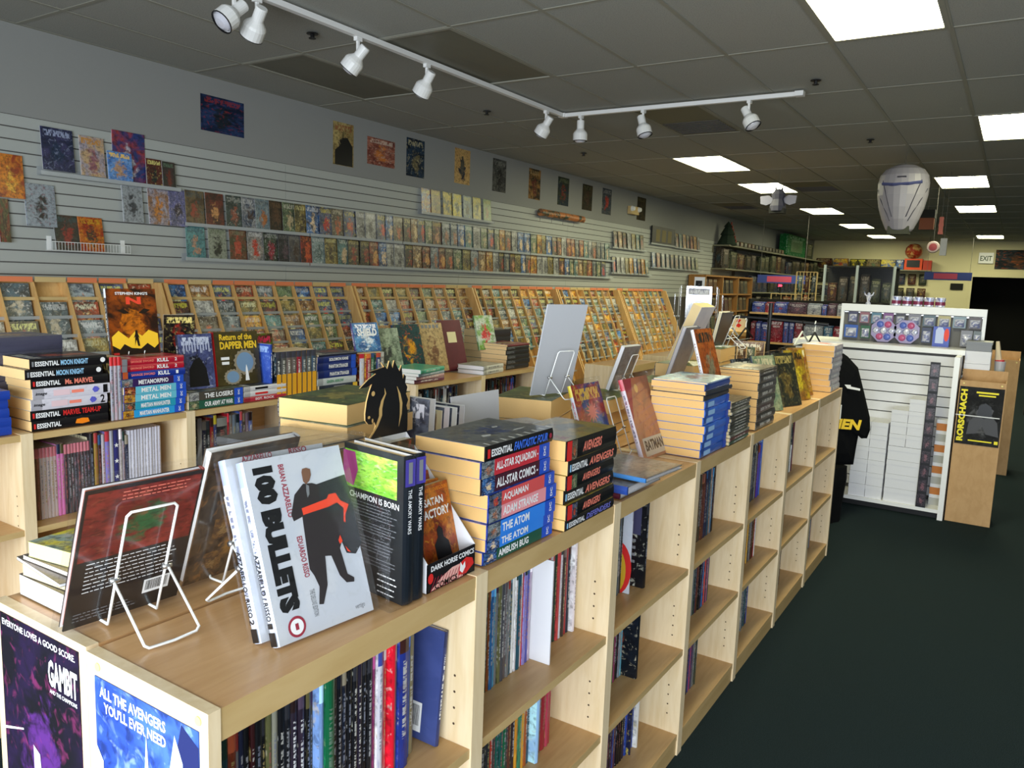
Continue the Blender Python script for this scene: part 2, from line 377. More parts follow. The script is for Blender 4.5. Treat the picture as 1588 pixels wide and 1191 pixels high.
def spine_text(o, s, h, t, c0, c1, m, size=0.6, bold=0.02, shear=0.0, off=0.0):
    """lettering on a spine between head fractions c0..c1 (0 = head, 1 = tail)"""
    ln = (c1-c0)*h
    return text(s, o, (-0.0036-off, h*(1-(c0+c1)/2), -t/2), (0, -1, 0), (0, 0, 1), ln, t*size, m, bold, shear)
def spine_patch(o, h, t, c0, c1, m, size=0.98, off=0.0):
    return patch(o, (-0.0033-off, h*(1-(c0+c1)/2), -t/2), (0, -1, 0), (0, 0, 1), (c1-c0)*h, t*size, m, 'spine_panel')
def sleeve(o, w, h, t, m=None):
    b = MB(); e = 0.004; b.box((-e-0.002, -0.002, -t-e), (w+e+0.006, h+0.016, e)); return b.build('plastic_sleeve', m or M_CLEAR, o)

# ------------------------------------------------------------------ room shell
XL, XR, YF, YB, ZC = -5.25, 3.0, -2.2, 24.45, 2.9988
GX, GY, TX, TY = -2.2864, 3.7245, 0.6096, 1.2192
struct(MB().box((XL-0.1, YF-0.1, -0.1), (XR+0.1, YB+3, 0)).build('floor', M_CARPET))
wl = struct(MB().box((XL-0.112, YF, 0), (XL-0.012, YB, ZC+0.06)).build('wall_left', M_WALL))
struct(MB().box((XR, YF, 0), (XR+0.1, YB, ZC+0.06)).build('wall_right', M_WALL))
wb = MB(); wb.box((XL-0.1, YB, 0), (-1.12, YB+0.12, ZC+0.06)).box((-1.12, YB, 2.06), (1.3, YB+0.12, ZC+0.06)).box((1.3, YB, 0), (XR+0.1, YB+0.12, ZC+0.06))
struct(wb.build('wall_back', M_WALLB))
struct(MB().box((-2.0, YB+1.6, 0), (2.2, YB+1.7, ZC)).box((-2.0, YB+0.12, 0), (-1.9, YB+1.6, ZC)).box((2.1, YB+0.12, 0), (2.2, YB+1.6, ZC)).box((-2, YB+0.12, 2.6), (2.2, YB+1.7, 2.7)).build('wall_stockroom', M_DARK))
struct(MB().box((-1.2, YB-0.03, 2.06), (1.38, YB+0.02, 2.16)).box((-1.2, YB-0.03, 0), (-1.12, YB+0.02, 2.06)).box((1.3, YB-0.03, 0), (1.38, YB+0.02, 2.06)).build('trim_1', M_WALLB))
# shop front behind the photographer: sill, header, piers and mullions round the window openings
fw = MB(); fw.box((XL-0.1, YF-0.1, 0), (XR+0.1, YF, 0.28)).box((XL-0.1, YF-0.1, 2.42), (XR+0.1, YF, ZC+0.06)).box((XL-0.1, YF-0.1, 0.28), (-2.5, YF, 2.42)).box((2.98, YF-0.1, 0.28), (XR+0.1, YF, 2.42))
struct(fw.build('wall_front', M_WALL))
for i, (a, b) in enumerate(((-2.5, -0.68), (-0.68, 1.15), (1.15, 2.98))):
    w = MB(); w.box((a, YF-0.07, 0.28), (a+0.05, YF-0.02, 2.42)).box((b-0.05, YF-0.07, 0.28), (b, YF-0.02, 2.42)).box((a, YF-0.07, 0.28), (b, YF-0.02, 0.33)).box((a, YF-0.07, 2.37), (b, YF-0.02, 2.42))
    wo = struct(w.build('window_%d' % (i+1), M_STEEL)); MB().box((a+0.05, YF-0.05, 0.33), (b-0.05, YF-0.044, 2.37)).build('pane', M_CLEAR, wo)
ce = struct(MB().box((XL-0.1, YF-0.1, ZC+0.03), (XR+0.1, YB+0.12, ZC+0.09)).build('ceiling', M_TILE))
LIT = [(2, 0), (3, 3), (2, 6), (2, 9), (2, 15), (-2, 4), (-2, 6), (-2, 9), (-2, 12), (-2, 15)]
UNLIT = [(-4, 0), (-2, 0)]
VENTS = [(-1, 2), (-4, 8), (-1, 6)]
tm = MB().box((0.004, 0.004, 0), (TX-0.004, TY-0.004, 0.016)).mesh('ceiling_tile', M_TILE)
i0, i1, j0, j1 = -5, 9, -5, 17
for i in range(i0, i1):
    for j in range(j0, j1):
        if (i, j) in LIT+UNLIT+VENTS: continue
        x, y = GX+i*TX, GY+j*TY
        if x < XL-0.5 or not any(inview((x+a*TX, y+b*TY, ZC), 30) for a in (0, .5, 1) for b in (0, .5, 1)): continue
        o = ob('ceiling_tile', tm, ce, (x, y, ZC+0.002+R.uniform(-.001, .001)))
bx = MB().box((-0.012, YF, 0), (0.012, YB, 0.004)).box((-0.003, YF, 0.004), (0.003, YB, 0.03)).mesh('tee_main', M_TBAR)
by = MB().box((XL, -0.012, 0.0005), (XR, 0.012, 0.004)).mesh('tee_cross', M_TBAR)
for i in range(i0+1, i1): ob('grid_runner', bx, ce, (GX+i*TX, 0, ZC-0.003))
for j in range(j0, j1): ob('grid_cross_tee', by, ce, (0, GY+j*TY, ZC-0.003))
ob('grid_wall_angle', MB().box((XL-0.012, YF, ZC-0.003), (XL+0.012, YB, ZC)).mesh('wall_angle', M_TBAR), ce)
def where_light(i, j):
    side = 'right' if i > 0 else 'left'; return side
LN = {(2, 0): 'bright fluorescent panel cut off by the top edge of the photo, nearest of all', (3, 3): 'bright fluorescent panel at the far right edge of the photo', (2, 6): 'bright fluorescent panel right of the hanging white inflatable',
      (2, 9): 'bright fluorescent panel second behind the hanging white inflatable, right column', (2, 15): 'farthest fluorescent panel in the right-hand column', (-2, 4): 'bright fluorescent panel in the left column, closest to the track lights',
      (-2, 6): 'bright fluorescent panel with a dark hanging figure in front', (-2, 9): 'third fluorescent panel of the left column', (-2, 12): 'fourth fluorescent panel of the left column', (-2, 15): 'farthest fluorescent panel of the left column',
      (-4, 0): 'unlit dull ceiling light panel next to the left wall', (-2, 0): 'unlit dull ceiling light panel right of the lamp track'}
fm = MB().box((0.0, 0.0, 0), (0.03, TY, 0.012)).box((TX-0.03, 0, 0), (TX, TY, 0.012)).box((0.03, 0, 0), (TX-0.03, 0.03, 0.012)).box((0.03, TY-0.03, 0), (TX-0.03, TY, 0.012)).mesh('light_frame', M_TBAR)
def pillow(m):
    b = MB(); n = 6
    for a in range(n):
        for c in range(n):
            def P(p, q): u, v = p/n, q/n; return (0.03+u*(TX-0.06), 0.03+v*(TY-0.06), 0.008-0.012*math.sin(math.pi*u)*math.sin(math.pi*v))
            b.quad([P(a, c), P(a, c+1), P(a+1, c+1), P(a+1, c)])
    return b.mesh('diffuser', m)
dl, du = pillow(M_LIGHT), pillow(M_UNLIT)
for k in LIT+UNLIT:
    e = empty('ceiling_light', (GX+k[0]*TX, GY+k[1]*TY, ZC-0.005)); tag(e, LN[k], 'ceiling light', 'recessed fluorescent ceiling panels')
    ob('light_frame', fm, e); ob('diffuser', dl if k in LIT else du, e)
VL = {(-1, 2): 'dull metal air vent between lamp track and first lit ceiling panel', (-4, 8): 'dark air vent high above the far left wall', (-1, 6): 'dark air vent right of the dark hanging figure'}
for k in VENTS:
    e = empty('air_vent', (GX+k[0]*TX, GY+k[1]*TY, ZC-0.004)); tag(e, VL[k], 'air vent'); ob('vent_frame', fm, e)
    MB().box((0.03, 0.03, 0.004), (TX-0.03, TY-0.03, 0.01)).build('vent_plate', M_VENT, e)
    sm = MB().box((0.05, 0, -0.001), (TX-0.05, 0.02, 0.004)).mesh('vent_slat', M_GROOVE)
    for q in range(9): ob('vent_slat', sm, e, (0, 0.62+q*0.06, 0))
sp = MB().tube([(0, 0, 0), (0, 0, -0.03)], 0.012, 8).tube([(0, 0, -0.004), (0, 0, -0.008)], 0.035, 12).tube([(0, 0, -0.03), (0, 0, -0.034)], 0.022, 10).mesh('sprinkler', M_BLACK)
for i, (x, y, l) in enumerate(((-1.318, 5.744, 'small dark sprinkler head nearest the big bright ceiling panel'), (-1.33, 8.15, 'small dark sprinkler head above the hanging white inflatable'), (-3.997, 5.675, 'small dark sprinkler head left of the lamp track corner'), (-4.25, 7.93, 'small dark sprinkler head above the row of wall posters'), (-3.717, 3.44, 'small dark sprinkler head beside the second track lamp'))):
    tag(ob('sprinkler_head', sp, None, (x, y, ZC-0.003)), l, 'sprinkler', 'ceiling sprinklers')

# slatwall boards on the left wall
ob('slatwall_backing', MB().box((XL-0.012, 1.8, 0.6), (XL-0.005, 17.0, 2.462)).mesh('slatwall_backing', M_GROOVE), wl)
sl = MB().box((-0.008, 0.0015, 0.004), (0.0, 2.4385, 0.0702)); slm = sl.mesh('slat', M_SLAT)
for k in range(15):
    z = 2.462-0.0742*(k+1)
    for q in range(6): ob('slat', slm, wl, (XL, 2.125+2.44*q, z))

# ------------------------------------------------------------------ bookcases
DEP, CW, CH = 0.285, 0.61, 1.018
side_m = MB().box((-DEP, 0, 0), (0, 0.019, CH)).mesh('side_panel', M_WOOD)
top_m = MB().box((-DEP, 0.019, 0.994), (-0.0015, CW-0.019, 1.0165), 0, {'+x': 1}).mesh('top_panel', [M_WOODT, M_EDGE])
rail_m = MB().box((-0.02, 0.019, 0.970), (-0.002, CW-0.019, 0.994)).mesh('front_rail', M_EDGE)
shelf_m = MB().box((-DEP+0.006, 0.0195, -0.02), (-0.004, CW-0.0195, 0), 0, {'+x': 1}).mesh('shelf', [M_WOODS, M_EDGE])
back_m = MB().box((-DEP, 0.019, 0.03), (-DEP+0.005, CW-0.019, 0.994)).mesh('back_panel', M_WOODS)
kick_m = MB().box((-0.02, 0.019, 0), (-0.006, CW-0.019, 0.055)).mesh('kick_board', M_EDGE)
hb = MB()
for xx in (-0.045, -0.235):
    for z0 in (0.70, 0.42, 0.14):
        for q in range(4):
            z = z0+0.034*q
            hb.quad([(xx+0.0028*math.cos(a*math.pi/4), CW-0.0194, z+0.0028*math.sin(a*math.pi/4)) for a in range(8)])
hole_m = hb.mesh('pin_holes', M_HOLE)
cap_m = MB().tube([(0, 0, 0), (0, -0.0015, 0)], 0.0065, 12).mesh('screw_cap', M_CAPY)
SHZ = (0.66, 0.38, 0.075); SHC = (0.692, 0.39, 0.075)
def bookcase(xf, y, flip, label, holes=True, caps=False, rail=True, shz=SHZ):
    e = empty('bookcase', (xf, y+(CW if flip else 0), 0), math.pi if flip else 0); tag(e, label, 'bookcase', 'maple bookcases')
    bevel(ob('side_panel', side_m, e)); bevel(ob('side_panel', side_m, e, (0, CW-0.019, 0)))
    bevel(ob('top_panel', top_m, e), 0.003)
    if rail: ob('front_rail', rail_m, e)
    for z in shz: bevel(ob('shelf', shelf_m, e, (0, 0, z)), 0.0015)
    ob('back_panel', back_m, e); ob('kick_board', kick_m, e)
    if holes: ob('pin_holes', hole_m, e)
    if caps:
        for xx in (-0.02, -0.255): ob('screw_cap', cap_m, e, (xx, 0, 1.0025))
    return e
XA, YA = -0.8156, 0.5802
XBK = XA-DEP-0.012           # plane between the two back-to-back rows
XBF = XBK-0.0-DEP            # front of the row that faces away
XCF, YC = -2.70, 0.648       # the second island
ACASE = ['bookcase at the near end of the aisle row, blue poster on its end', 'second bookcase from the near end of the aisle row', 'third bookcase from the near end of the aisle row', 'fourth bookcase of the aisle row, middle one', 'third bookcase from the far end of the aisle row', 'second bookcase from the far end of the aisle row', 'bookcase at the far end of the aisle row beside the black shirt']
for i in range(7):
    bookcase(XA, YA+i*CW, False, ACASE[i], True, i == 0)
    bookcase(XBF, YA+0.006+i*CW, True, ['bookcase with purple poster on its end, nearest of the row facing away', ordn(i)+' bookcase from the near end of the row facing away, backing the aisle row'][i > 0], False, False)
CX = lambda i: XCF if i < 4 else XCF+0.13
for i in range(6):
    bookcase(CX(i), YC+i*CW, False, ['bookcase cut by the left edge of the photo in the middle island', ordn(i)+' bookcase from the left in the middle island, facing the camera side'][i > 0], rail=False, shz=SHC)
for i in range(6):
    bookcase(XCF-2*DEP-0.012, YC+0.1+i*CW, True, ordn(i)+' bookcase from the left in the hidden back row of the middle island', False)
# two lower-right cases of a further island, ends to the camera
for i, (x, y) in enumerate(((-2.18, 4.76), (-2.18, 5.75))):
    bookcase(x, y, False, ['wooden case beyond the middle island, behind the grey poster board', 'wooden case beyond the middle island, behind the small silver book'][i], False)

TOP = 1.0186
def rotz(v, deg):
    a = math.radians(deg); return (v[0]*math.cos(a)-v[1]*math.sin(a), v[0]*math.sin(a)+v[1]*math.cos(a), v[2] if len(v) > 2 else 0)
# ------------------------------------------------------------------ books standing in the cubbies
def shelf_run(xf, ybase, z, items, where, group, rec=0.10, pc=(225, 205, 165), name='shelved_graphic_novel'):
    """items: (spine rgb, thickness, height, width[, extra dict]) from the near side onward; spines face +x"""
    y = ybase
    for i, it in enumerate(items):
        c, t, h, w = it[:4]; ex = dict(it[4]) if len(it) > 4 else {}
        prot = ex.pop('out', 0.0); lean = ex.pop('lean', 0.0); lab = ex.pop('label', None)
        a = math.radians(lean); B = (0, math.sin(a), math.cos(a)); A = (-1, 0, 0)
        if lean: t2 = t/math.cos(a)
        else: t2 = t
        O = (xf-rec+prot*1.6-R.uniform(0, 0.004), y+t2, z+(0.0008 if lean >= 0 else 0.0008))
        desc = lab or '%s %s, %s along %s' % (cname(c), 'hardcover' if ex.get('hard') else 'paperback', ordn(i), where)
        ex.setdefault('s2', R.choice([(190, 188, 182), (160, 160, 164), (170, 150, 96), (150, 92, 86), (120, 124, 140)]))
        ex.setdefault('s3', R.choice([tuple(min(255, int(k*1.5+20)) for k in c), c, R.choice(SP)]))
        p = R.choice(PAL)
        ex.setdefault('pal', (c, tuple(min(255, int(k*1.3)) for k in c), p[2], p[3]))
        book(O, A, B, w, h, t, spine=c, label=desc, cat='graphic novel', group=group, pc=pc, name=name, **ex)
        y += t2+0.0006
    return y
def rnd_items(n, cols, tmin=0.007, tmax=0.02, h=(0.245, 0.262), w=(0.165, 0.172), outp=0.15):
    L = []
    for i in range(n):
        ex = {}
        if R.random() < outp: ex['out'] = R.uniform(0.004, 0.016)
        L.append((R.choice(cols), R.uniform(tmin, tmax), R.uniform(*h), R.uniform(*w), ex))
    return L
def fill(target, cols, **kw):
    L = []; s = 0
    while True:
        it = rnd_items(1, cols, **kw)[0]
        if s+it[1] > target: return L
        L.append(it); s += it[1]+0.0006
K, NV, TL, RD, WH, GY_, GN, BL, PU, OL, BR = (18, 18, 22), (30, 34, 60), (36, 70, 84), (150, 34, 40), (214, 212, 208), (110, 112, 112), (20, 96, 60), (40, 70, 150), (90, 60, 110), (96, 96, 60), (80, 44, 34)
G_A = 'books in the aisle row of bookcases'
u0 = [(TL, .009, .25, .17), ((120, 50, 26), .014, .256, .17), (GY_, .006, .25, .17), (NV, .008, .255, .17), (K, .01, .256, .17), ((60, 22, 24), .008, .256, .17), (K, .012, .256, .17), (K, .009, .25, .17), (OL, .009, .256, .17), ((150, 148, 132), .012, .262, .172), (K, .013, .256, .17), (K, .012, .256, .17), ((44, 36, 50), .014, .262, .17, {'s2': (235, 235, 235)}), ((40, 30, 44), .014, .262, .17, {'s2': (235, 235, 235)}), (K, .010, .256, .17), ((60, 56, 30), .006, .256, .17), ((110, 140, 190), .010, .262, .175, {'out': .008, 'stxt': 0}), (GN, .020, .262, .19, {'out': .012, 'stxt': 0.3}), ((90, 50, 36), .008, .26, .172, {'out': .004}),
      (K, .013, .258, .17), (K, .012, .258, .17), ((22, 28, 44), .012, .258, .17), (K, .011, .256, .17), (K, .012, .256, .17), ((34, 28, 44), .012, .256, .17), (K, .010, .256, .17), (K, .013, .256, .17), ((110, 40, 80), .007, .258, .17), ((200, 196, 206), .014, .262, .172, {'out': .004, 's3': (60, 70, 150)}), ((120, 140, 190), .008, .26, .17), ((190, 60, 60), .008, .262, .172, {'s3': WH}), ((205, 24, 44), .009, .262, .176, {'out': .008, 'stxt': 0}), ((140, 110, 80), .007, .255, .172, {'out': .006})]
U0G = 1.035-sum(k[1]+.0006 for k in u0)
y_ = shelf_run(XA, U0G, SHZ[0], u0, 'the top shelf of the nearest aisle bookcase', G_A, 0.085)
u0b = [((34, 50, 130), .026, .268, .205, {'out': .018, 'hard': True, 'label': 'tall royal blue hardcover with barcode, second shelf group near the upright'}), ((40, 80, 160), .020, .262, .19, {'out': .010, 'hard': True}), ((130, 120, 90), .016, .256, .19, {'out': .006}), (K, .008, .256, .17)]
bb = shelf_run(XA, y_+0.001, SHZ[0], u0b, 'the blue group in the nearest aisle bookcase', G_A, 0.10)
nb = book((XA-0.062, YA+0.566, SHZ[0]+0.001), (-1, 0, 0), (0, math.sin(0.10), math.cos(0.10)), .19, .232, .012, pal=((62, 74, 128), (56, 68, 120), (60, 70, 124), (70, 80, 130)), title=0, spine=(50, 56, 96), hard=True, label='plain slate blue hardcover leaning by the upright in the nearest bookcase', cat='book', group=G_A)
def barcode(o, c, right, up, w, h):
    b = MB(); x = -0.42
    rr = random.Random(3)
    while x < 0.42:
        d = rr.choice((.012, .02, .03)); b.quad([(x*w, -.3*h, 0.0003), ((x+d)*w, -.3*h, 0.0003), ((x+d)*w, .4*h, 0.0003), (x*w, .4*h, 0.0003)]); x += d+rr.choice((.015, .025))
    p = patch(o, c, right, up, w, h, M_INKW, 'barcode_label'); q = b.build('barcode_lines', M_INKB, o); q.matrix_local = frame(c, right, up)
barcode(nb, (0.065, 0.045, -0.0125), (-1, 0, 0), (0, 1, 0), 0.05, 0.06)
fb = None
for o in COL.objects:
    if o.get('label', '').startswith('tall royal blue'): fb = o
barcode(fb, (0.045, 0.035, -0.0265), (-1, 0, 0), (0, 1, 0), 0.05, 0.045)
# lower shelf of the nearest case and the other cases
def filler(i, lev, gap, rec):
    n = max(1, int(gap/0.055)) if gap > .03 else 0; L = []
    for k in range(n): L.append((R.choice(DK), gap/n-0.0007, R.uniform(.24, .26), .168, {'label': 'thick volume close behind the near upright, %s shelf of %s aisle bookcase, %s' % (('top', 'middle', 'bottom')[lev], ordn(i), ordn(k))}))
    if L: shelf_run(XA, YA+i*CW+0.0215, SHZ[lev], L, '', G_A, rec, name='omnibus_volume')
def cub(i, lev, items, fillgap=None, where=None):
    rec = 0.10 if i < 3 else 0.075
    if i in (3, 4) and lev < 2: items = items[:2]+[(R.choice(DK), R.uniform(.01, .018), R.uniform(.24, .26), .168) for _ in range(6)]+items[2:]
    if fillgap is None:
        fillgap = max(0.0, (YA+i*CW)*rec/0.8156-0.004); filler(i, lev, fillgap, rec)
    return shelf_run(XA, YA+i*CW+0.0215+fillgap, SHZ[lev], items, where or 'the %s shelf of the %s aisle bookcase' % (('top', 'middle', 'bottom')[lev], ordn(i)), G_A, rec)
DK = [K, NV, TL, BR, (40, 60, 50), GY_, (60, 64, 70), (70, 40, 30)]
MX = DK+[RD, BL, WH, PU, (150, 110, 50), GN, (170, 160, 140)]
c1 = [((44, 54, 30), .012, .25, .165), ((110, 60, 30), .008, .235, .165), ((36, 84, 130), .013, .256, .17), ((60, 120, 150), .008, .25, .17), (GY_, .012, .256, .17), (OL, .010, .25, .168), ((70, 70, 76), .014, .258, .17), ((90, 80, 80), .010, .256, .17), (GY_, .010, .25, .17), ((56, 80, 90), .012, .262, .172), (WH, .010, .262, .172), ((206, 200, 204), .008, .262, .17), ((30, 74, 90), .016, .258, .172), (WH, .007, .262, .172), ((180, 50, 60), .005, .26, .17), ((130, 120, 180), .012, .262, .172), ((70, 70, 150), .012, .262, .172), ((170, 150, 170), .010, .262, .173)]
y1 = cub(1, 0, c1)
wb_ = MB().box((-0.215, 0, 0), (0.012, 0.004, 0.262)); o = wb_.build('backing_board', M_BOXW, None, (XA-0.060, y1+0.004, SHZ[0]+0.0005)); tag(o, 'plain white board standing out among books, second aisle bookcase top shelf', 'board')
cub(1, 0, [(K, .020, .25, .17, {'hard': True}), ((24, 30, 34), .016, .25, .165, {'hard': True}), ((190, 186, 170), .010, .25, .165), ((30, 80, 60), .012, .256, .17), ((200, 190, 200), .012, .262, .17, {'s3': (190, 40, 60)}), ((214, 200, 204), .010, .25, .17), ((110, 40, 44), .012, .255, .17), ((40, 60, 50), .014, .25, .17), ((190, 70, 70), .010, .26, .17), ((206, 200, 208), .014, .262, .17), ((60, 50, 46), .014, .25, .17), ((150, 44, 50), .014, .255, .17), ((34, 44, 60), .014, .25, .17), ((216, 206, 210), .012, .262, .175, {'out': .008})], y1-(YA+CW+0.0215)+0.016, 'the shelf past the white board, second aisle bookcase')
cub(1, 1, [(K, .02, .25, .17), ((44, 46, 50), .016, .25, .17), ((180, 50, 30), .012, .256, .17), ((60, 60, 60), .012, .25, .17), ((30, 90, 80), .014, .25, .17), ((30, 80, 76), .014, .25, .17), (GN, .014, .25, .17), ((40, 60, 60), .012, .25, .17), ((90, 50, 40), .012, .25, .17), ((50, 40, 44), .014, .25, .17), ((200, 130, 40), .014, .25, .17), ((60, 120, 90), .014, .25, .17), ((210, 150, 50), .016, .25, .17), ((150, 80, 40), .012, .25, .17), (TL, .012, .25, .17), ((150, 190, 230), .016, .262, .18, {'stxt': 0, 'out': .012}), (NV, .010, .25, .17), ((150, 120, 70), .014, .25, .17), ((110, 90, 70), .012, .25, .17), ((150, 40, 50), .022, .25, .17), ((170, 60, 80), .014, .25, .17), ((160, 50, 60), .012, .25, .17)])
y2 = cub(2, 0, [(TL, .012, .25, .17), (GY_, .010, .26, .17), ((40, 44, 40), .010, .26, .17)])
# a pale cover with a red and yellow oval faces the camera, then darker spines
o = book((XA-0.075, y2+0.008, SHZ[0]+0.0008), (-1, 0, 0), (0, 0, 1), .19, .262, .006, pal=((200, 204, 214), (190, 196, 210), (190, 200, 205), (210, 210, 220)), title=0, spine=(190, 190, 200), stxt=0, label='pale cover with red and yellow oval, top shelf of third aisle bookcase', cat='book', group=G_A)
patch(o, (0.045, 0.075, -0.0066), (-1, 0, 0), (0, 1, 0), 0.10, 0.17, M_INKR, 'printed_oval', disc(24)); patch(o, (0.05, 0.065, -0.0069), (-1, 0, 0), (0, 1, 0), 0.075, 0.145, mat('gold_print', (200, 160, 40), 0.5), 'printed_oval', disc(24))
cub(2, 0, [((40, 110, 110), .012, .25, .17), ((60, 140, 110), .008, .25, .17), ((170, 150, 140), .010, .256, .17), ((200, 120, 120), .012, .262, .17), ((150, 40, 60), .012, .262, .17), (K, .022, .268, .19, {'out': .026, 'hard': True, 'label': 'black hardcover with framed picture at the end of third bookcase top shelf'}), ((170, 160, 110), .006, .262, .17, {'out': .0})], y2-(YA+2*CW+0.0215)+0.012, 'the shelf past the oval cover, third aisle bookcase')
for o in COL.objects:
    if o.get('label', '').startswith('black hardcover with framed'):
        patch(o, (0.055, 0.21, -0.0224), (-1, 0, 0), (0, 1, 0), 0.08, 0.09, mat('framed_print', (60, 60, 90), 0.5), 'printed_picture')
        for q in range(4): patch(o, (0.06, 0.145-0.022*q, -0.0224), (-1, 0, 0), (0, 1, 0), 0.06, 0.009, M_INKG, 'printed_text')
cub(2, 1, [((40, 120, 40), .012, .25, .17), ((130, 60, 90), .012, .25, .17), ((60, 30, 30), .012, .25, .17), (K, .012, .25, .17), ((120, 130, 140), .012, .255, .17), ((90, 150, 170), .010, .25, .17), ((16, 22, 30), .016, .262, .2, {'out': .03, 'hard': True, 'stxt': 0}), ((60, 130, 190), .008, .262, .18, {'out': .006}), ((200, 204, 214), .010, .265, .18), ((180, 190, 200), .008, .25, .17)])
cub(2, 2, fill(0.2, [K, NV, (60, 40, 70), BL, (100, 50, 40)])+[(WH, .012, .25, .18, {'out': .01, 'stxt': 0}), ((30, 60, 60), .012, .25, .18)])
cub(3, 0, [(NV, .012, .26, .17), ((80, 60, 40), .010, .25, .17), ((40, 40, 60), .014, .26, .17), (TL, .012, .258, .17), ((150, 90, 60), .010, .255, .17), (GY_, .012, .262, .17), ((60, 120, 170), .010, .25, .17), (K, .014, .255, .17), ((60, 50, 40), .014, .26, .17)])
cub(3, 1, [(WH, .010, .25, .17), (GY_, .012, .25, .17), ((40, 100, 160), .012, .25, .17), (K, .010, .25, .17), ((180, 60, 60), .010, .25, .17), ((160, 170, 190), .012, .25, .17), ((60, 40, 60), .012, .25, .17), ((170, 90, 120), .010, .25, .17), (TL, .012, .25, .17)])
cub(3, 2, [(NV, .02, .24, .17), ((50, 60, 120), .016, .24, .17), ((180, 60, 100), .014, .25, .17), ((70, 60, 90), .02, .25, .17), (GY_, .02, .25, .17), ((54, 66, 54), .02, .25, .17)])
cub(4, 0, [(K, .01, .25, .17), ((60, 70, 90), .012, .25, .17), ((60, 50, 190), .03, .235, .18, {'stxt': .0}), ((46, 40, 160), .02, .24, .18, {'stxt': .2}), ((70, 110, 180), .012, .262, .18), (WH, .006, .26, .17)])
cub(4, 1, [((90, 30, 40), .02, .25, .17), ((200, 150, 60), .012, .25, .17), (RD, .014, .25, .17), (WH, .012, .26, .18), ((190, 190, 196), .012, .262, .18)])
cub(4, 2, fill(0.12, [GY_, WH, BL, K, TL]))
cub(5, 0, [(NV, .014, .25, .17), ((110, 120, 110), .02, .262, .18), (WH, .014, .14, .18), ((30, 34, 50), .02, .25, .17), ((110, 40, 70), .014, .262, .17)])
cub(5, 1, [(K, .012, .2, .17)])
cub(5, 2, [((60, 30, 40), .016, .2, .17)])
cub(6, 2, [(K, .014, .24, .17), ((40, 110, 120), .014, .24, .17), ((160, 160, 170), .014, .25, .17), ((130, 60, 60), .01, .25, .17)])

# ------------------------------------------------------------------ flat stacks
def stack(xs, y0, z, specs, where, group, yaw=0, L=0.262, Wd=0.172, pc=(232, 186, 118)):
    """books lying flat, spine to +x, listed bottom first: (spine rgb, thickness, dict)"""
    objs = []
    for i, sp_ in enumerate(specs):
        c, t = sp_[0], sp_[1]; ex = dict(sp_[2]) if len(sp_) > 2 else {}
        dx, dy = ex.pop('d', (R.uniform(-.004, .004), R.uniform(-.006, .006))); yw = yaw+ex.pop('yaw', R.uniform(-1.2, 1.2))
        h = ex.pop('h', L); w = ex.pop('w', Wd); lab = ex.pop('label', None)
        Bv = rotz((0, -1, 0), yw); Av = rotz((-1, 0, 0), yw); ex.setdefault('pc', pc)
        ex.setdefault('pal', (c, tuple(min(255, int(k*1.4+15)) for k in c), R.choice(PAL)[2], (220, 220, 210)))
        cn = len(specs)
        lab = lab or '%s %s in %s, %s from the bottom' % (cname(c), 'hardcover' if ex.get('hard') else 'paperback lying flat', where, ordn(i))
        # O is the tail end (far y) of the spine, at the top face
        O = (xs+dx, y0+dy+h, z+t)
        o = book(O, Av, Bv, w, h, t, spine=c, stxt=ex.pop('stxt', 0.0), label=lab, group=group, cat='paperback', name='thick_paperback', **ex)
        objs.append((o, h, t)); z += t+0.0004
    return objs, z
BLUEP = mat('blue_spine_panel', (36, 80, 190), 0.4)
def showcase(o, h, t, title, a, b, art, colm):
    mb = spine_patch(o, h, t, 0.0, 0.17, M_ART, 0.98); mb.name = 'spine_art'; setart(mb, art, R.uniform(0, 40), 0)
    if colm: spine_patch(o, h, t, 0.17, 0.83, colm)
    bp_ = spine_patch(o, h, t, 0.83, 1.0, BLUEP)
    dc = text('DC', bp_, (0, 0, 0), (1, 0, 0), (0, 1, 0), 1, 1, M_INKW, 0.03)
    dc.matrix_local = frame((-0.0033, h*0.085, -t/2), (0, -1, 0), (0, 0, 1)).inverted() @ frame((-0.0042, h*0.085, -t/2), (0, 0, 1), (0, 1, 0)) @ Matrix.Diagonal((t*0.62, h*0.035, 1, 1))
    spine_text(o, title, h, t, a, b, M_INKW, 0.58, 0.03, 0, 0.0006)
G_S = 'flat stacks of thick paperbacks on the bookcase tops'
hues = {'red': mat('spine_red', (196, 50, 62), 0.4), 'pink': mat('spine_pink', (232, 150, 156), 0.4), 'coral': mat('spine_coral', (214, 84, 84), 0.4), 'blue': mat('spine_blue', (50, 130, 226), 0.4), 'green': mat('spine_green', (36, 84, 66), 0.4), 'maroon': mat('spine_maroon', (70, 30, 44), 0.4), 'teal': mat('spine_teal', (40, 150, 176), 0.4), 'aqua': mat('spine_aqua', (100, 180, 200), 0.4), 'sky': mat('spine_sky', (40, 150, 210), 0.4), 'navy': mat('spine_navy', (26, 50, 140), 0.4), 'purple': mat('spine_purple', (50, 30, 80), 0.4), 'crimson': mat('spine_crimson', (180, 26, 50), 0.4)}
t7 = [((30, 60, 150), .026), ((30, 60, 150), .026), ((30, 60, 150), .0315), ((30, 60, 150), .0315), ((30, 60, 150), .0296, {'d': (0, -.006)}), ((24, 20, 40), .0333, {'d': (-.004, -.022)}), ((30, 60, 150), .0333, {'d': (-.004, -.026)}), (K, .030, {'d': (.0, -.018), 'yaw': 0.5, 'pal': ((104, 110, 122), (130, 132, 134), (60, 80, 140), (190, 180, 140)), 'title': 0})]
lab7 = ['green spine', 'lower of two blue spines', 'upper of two blue spines', 'pink spine', 'coral red spine', 'dark maroon spine', 'crimson spine', 'black spine with blue lettering']
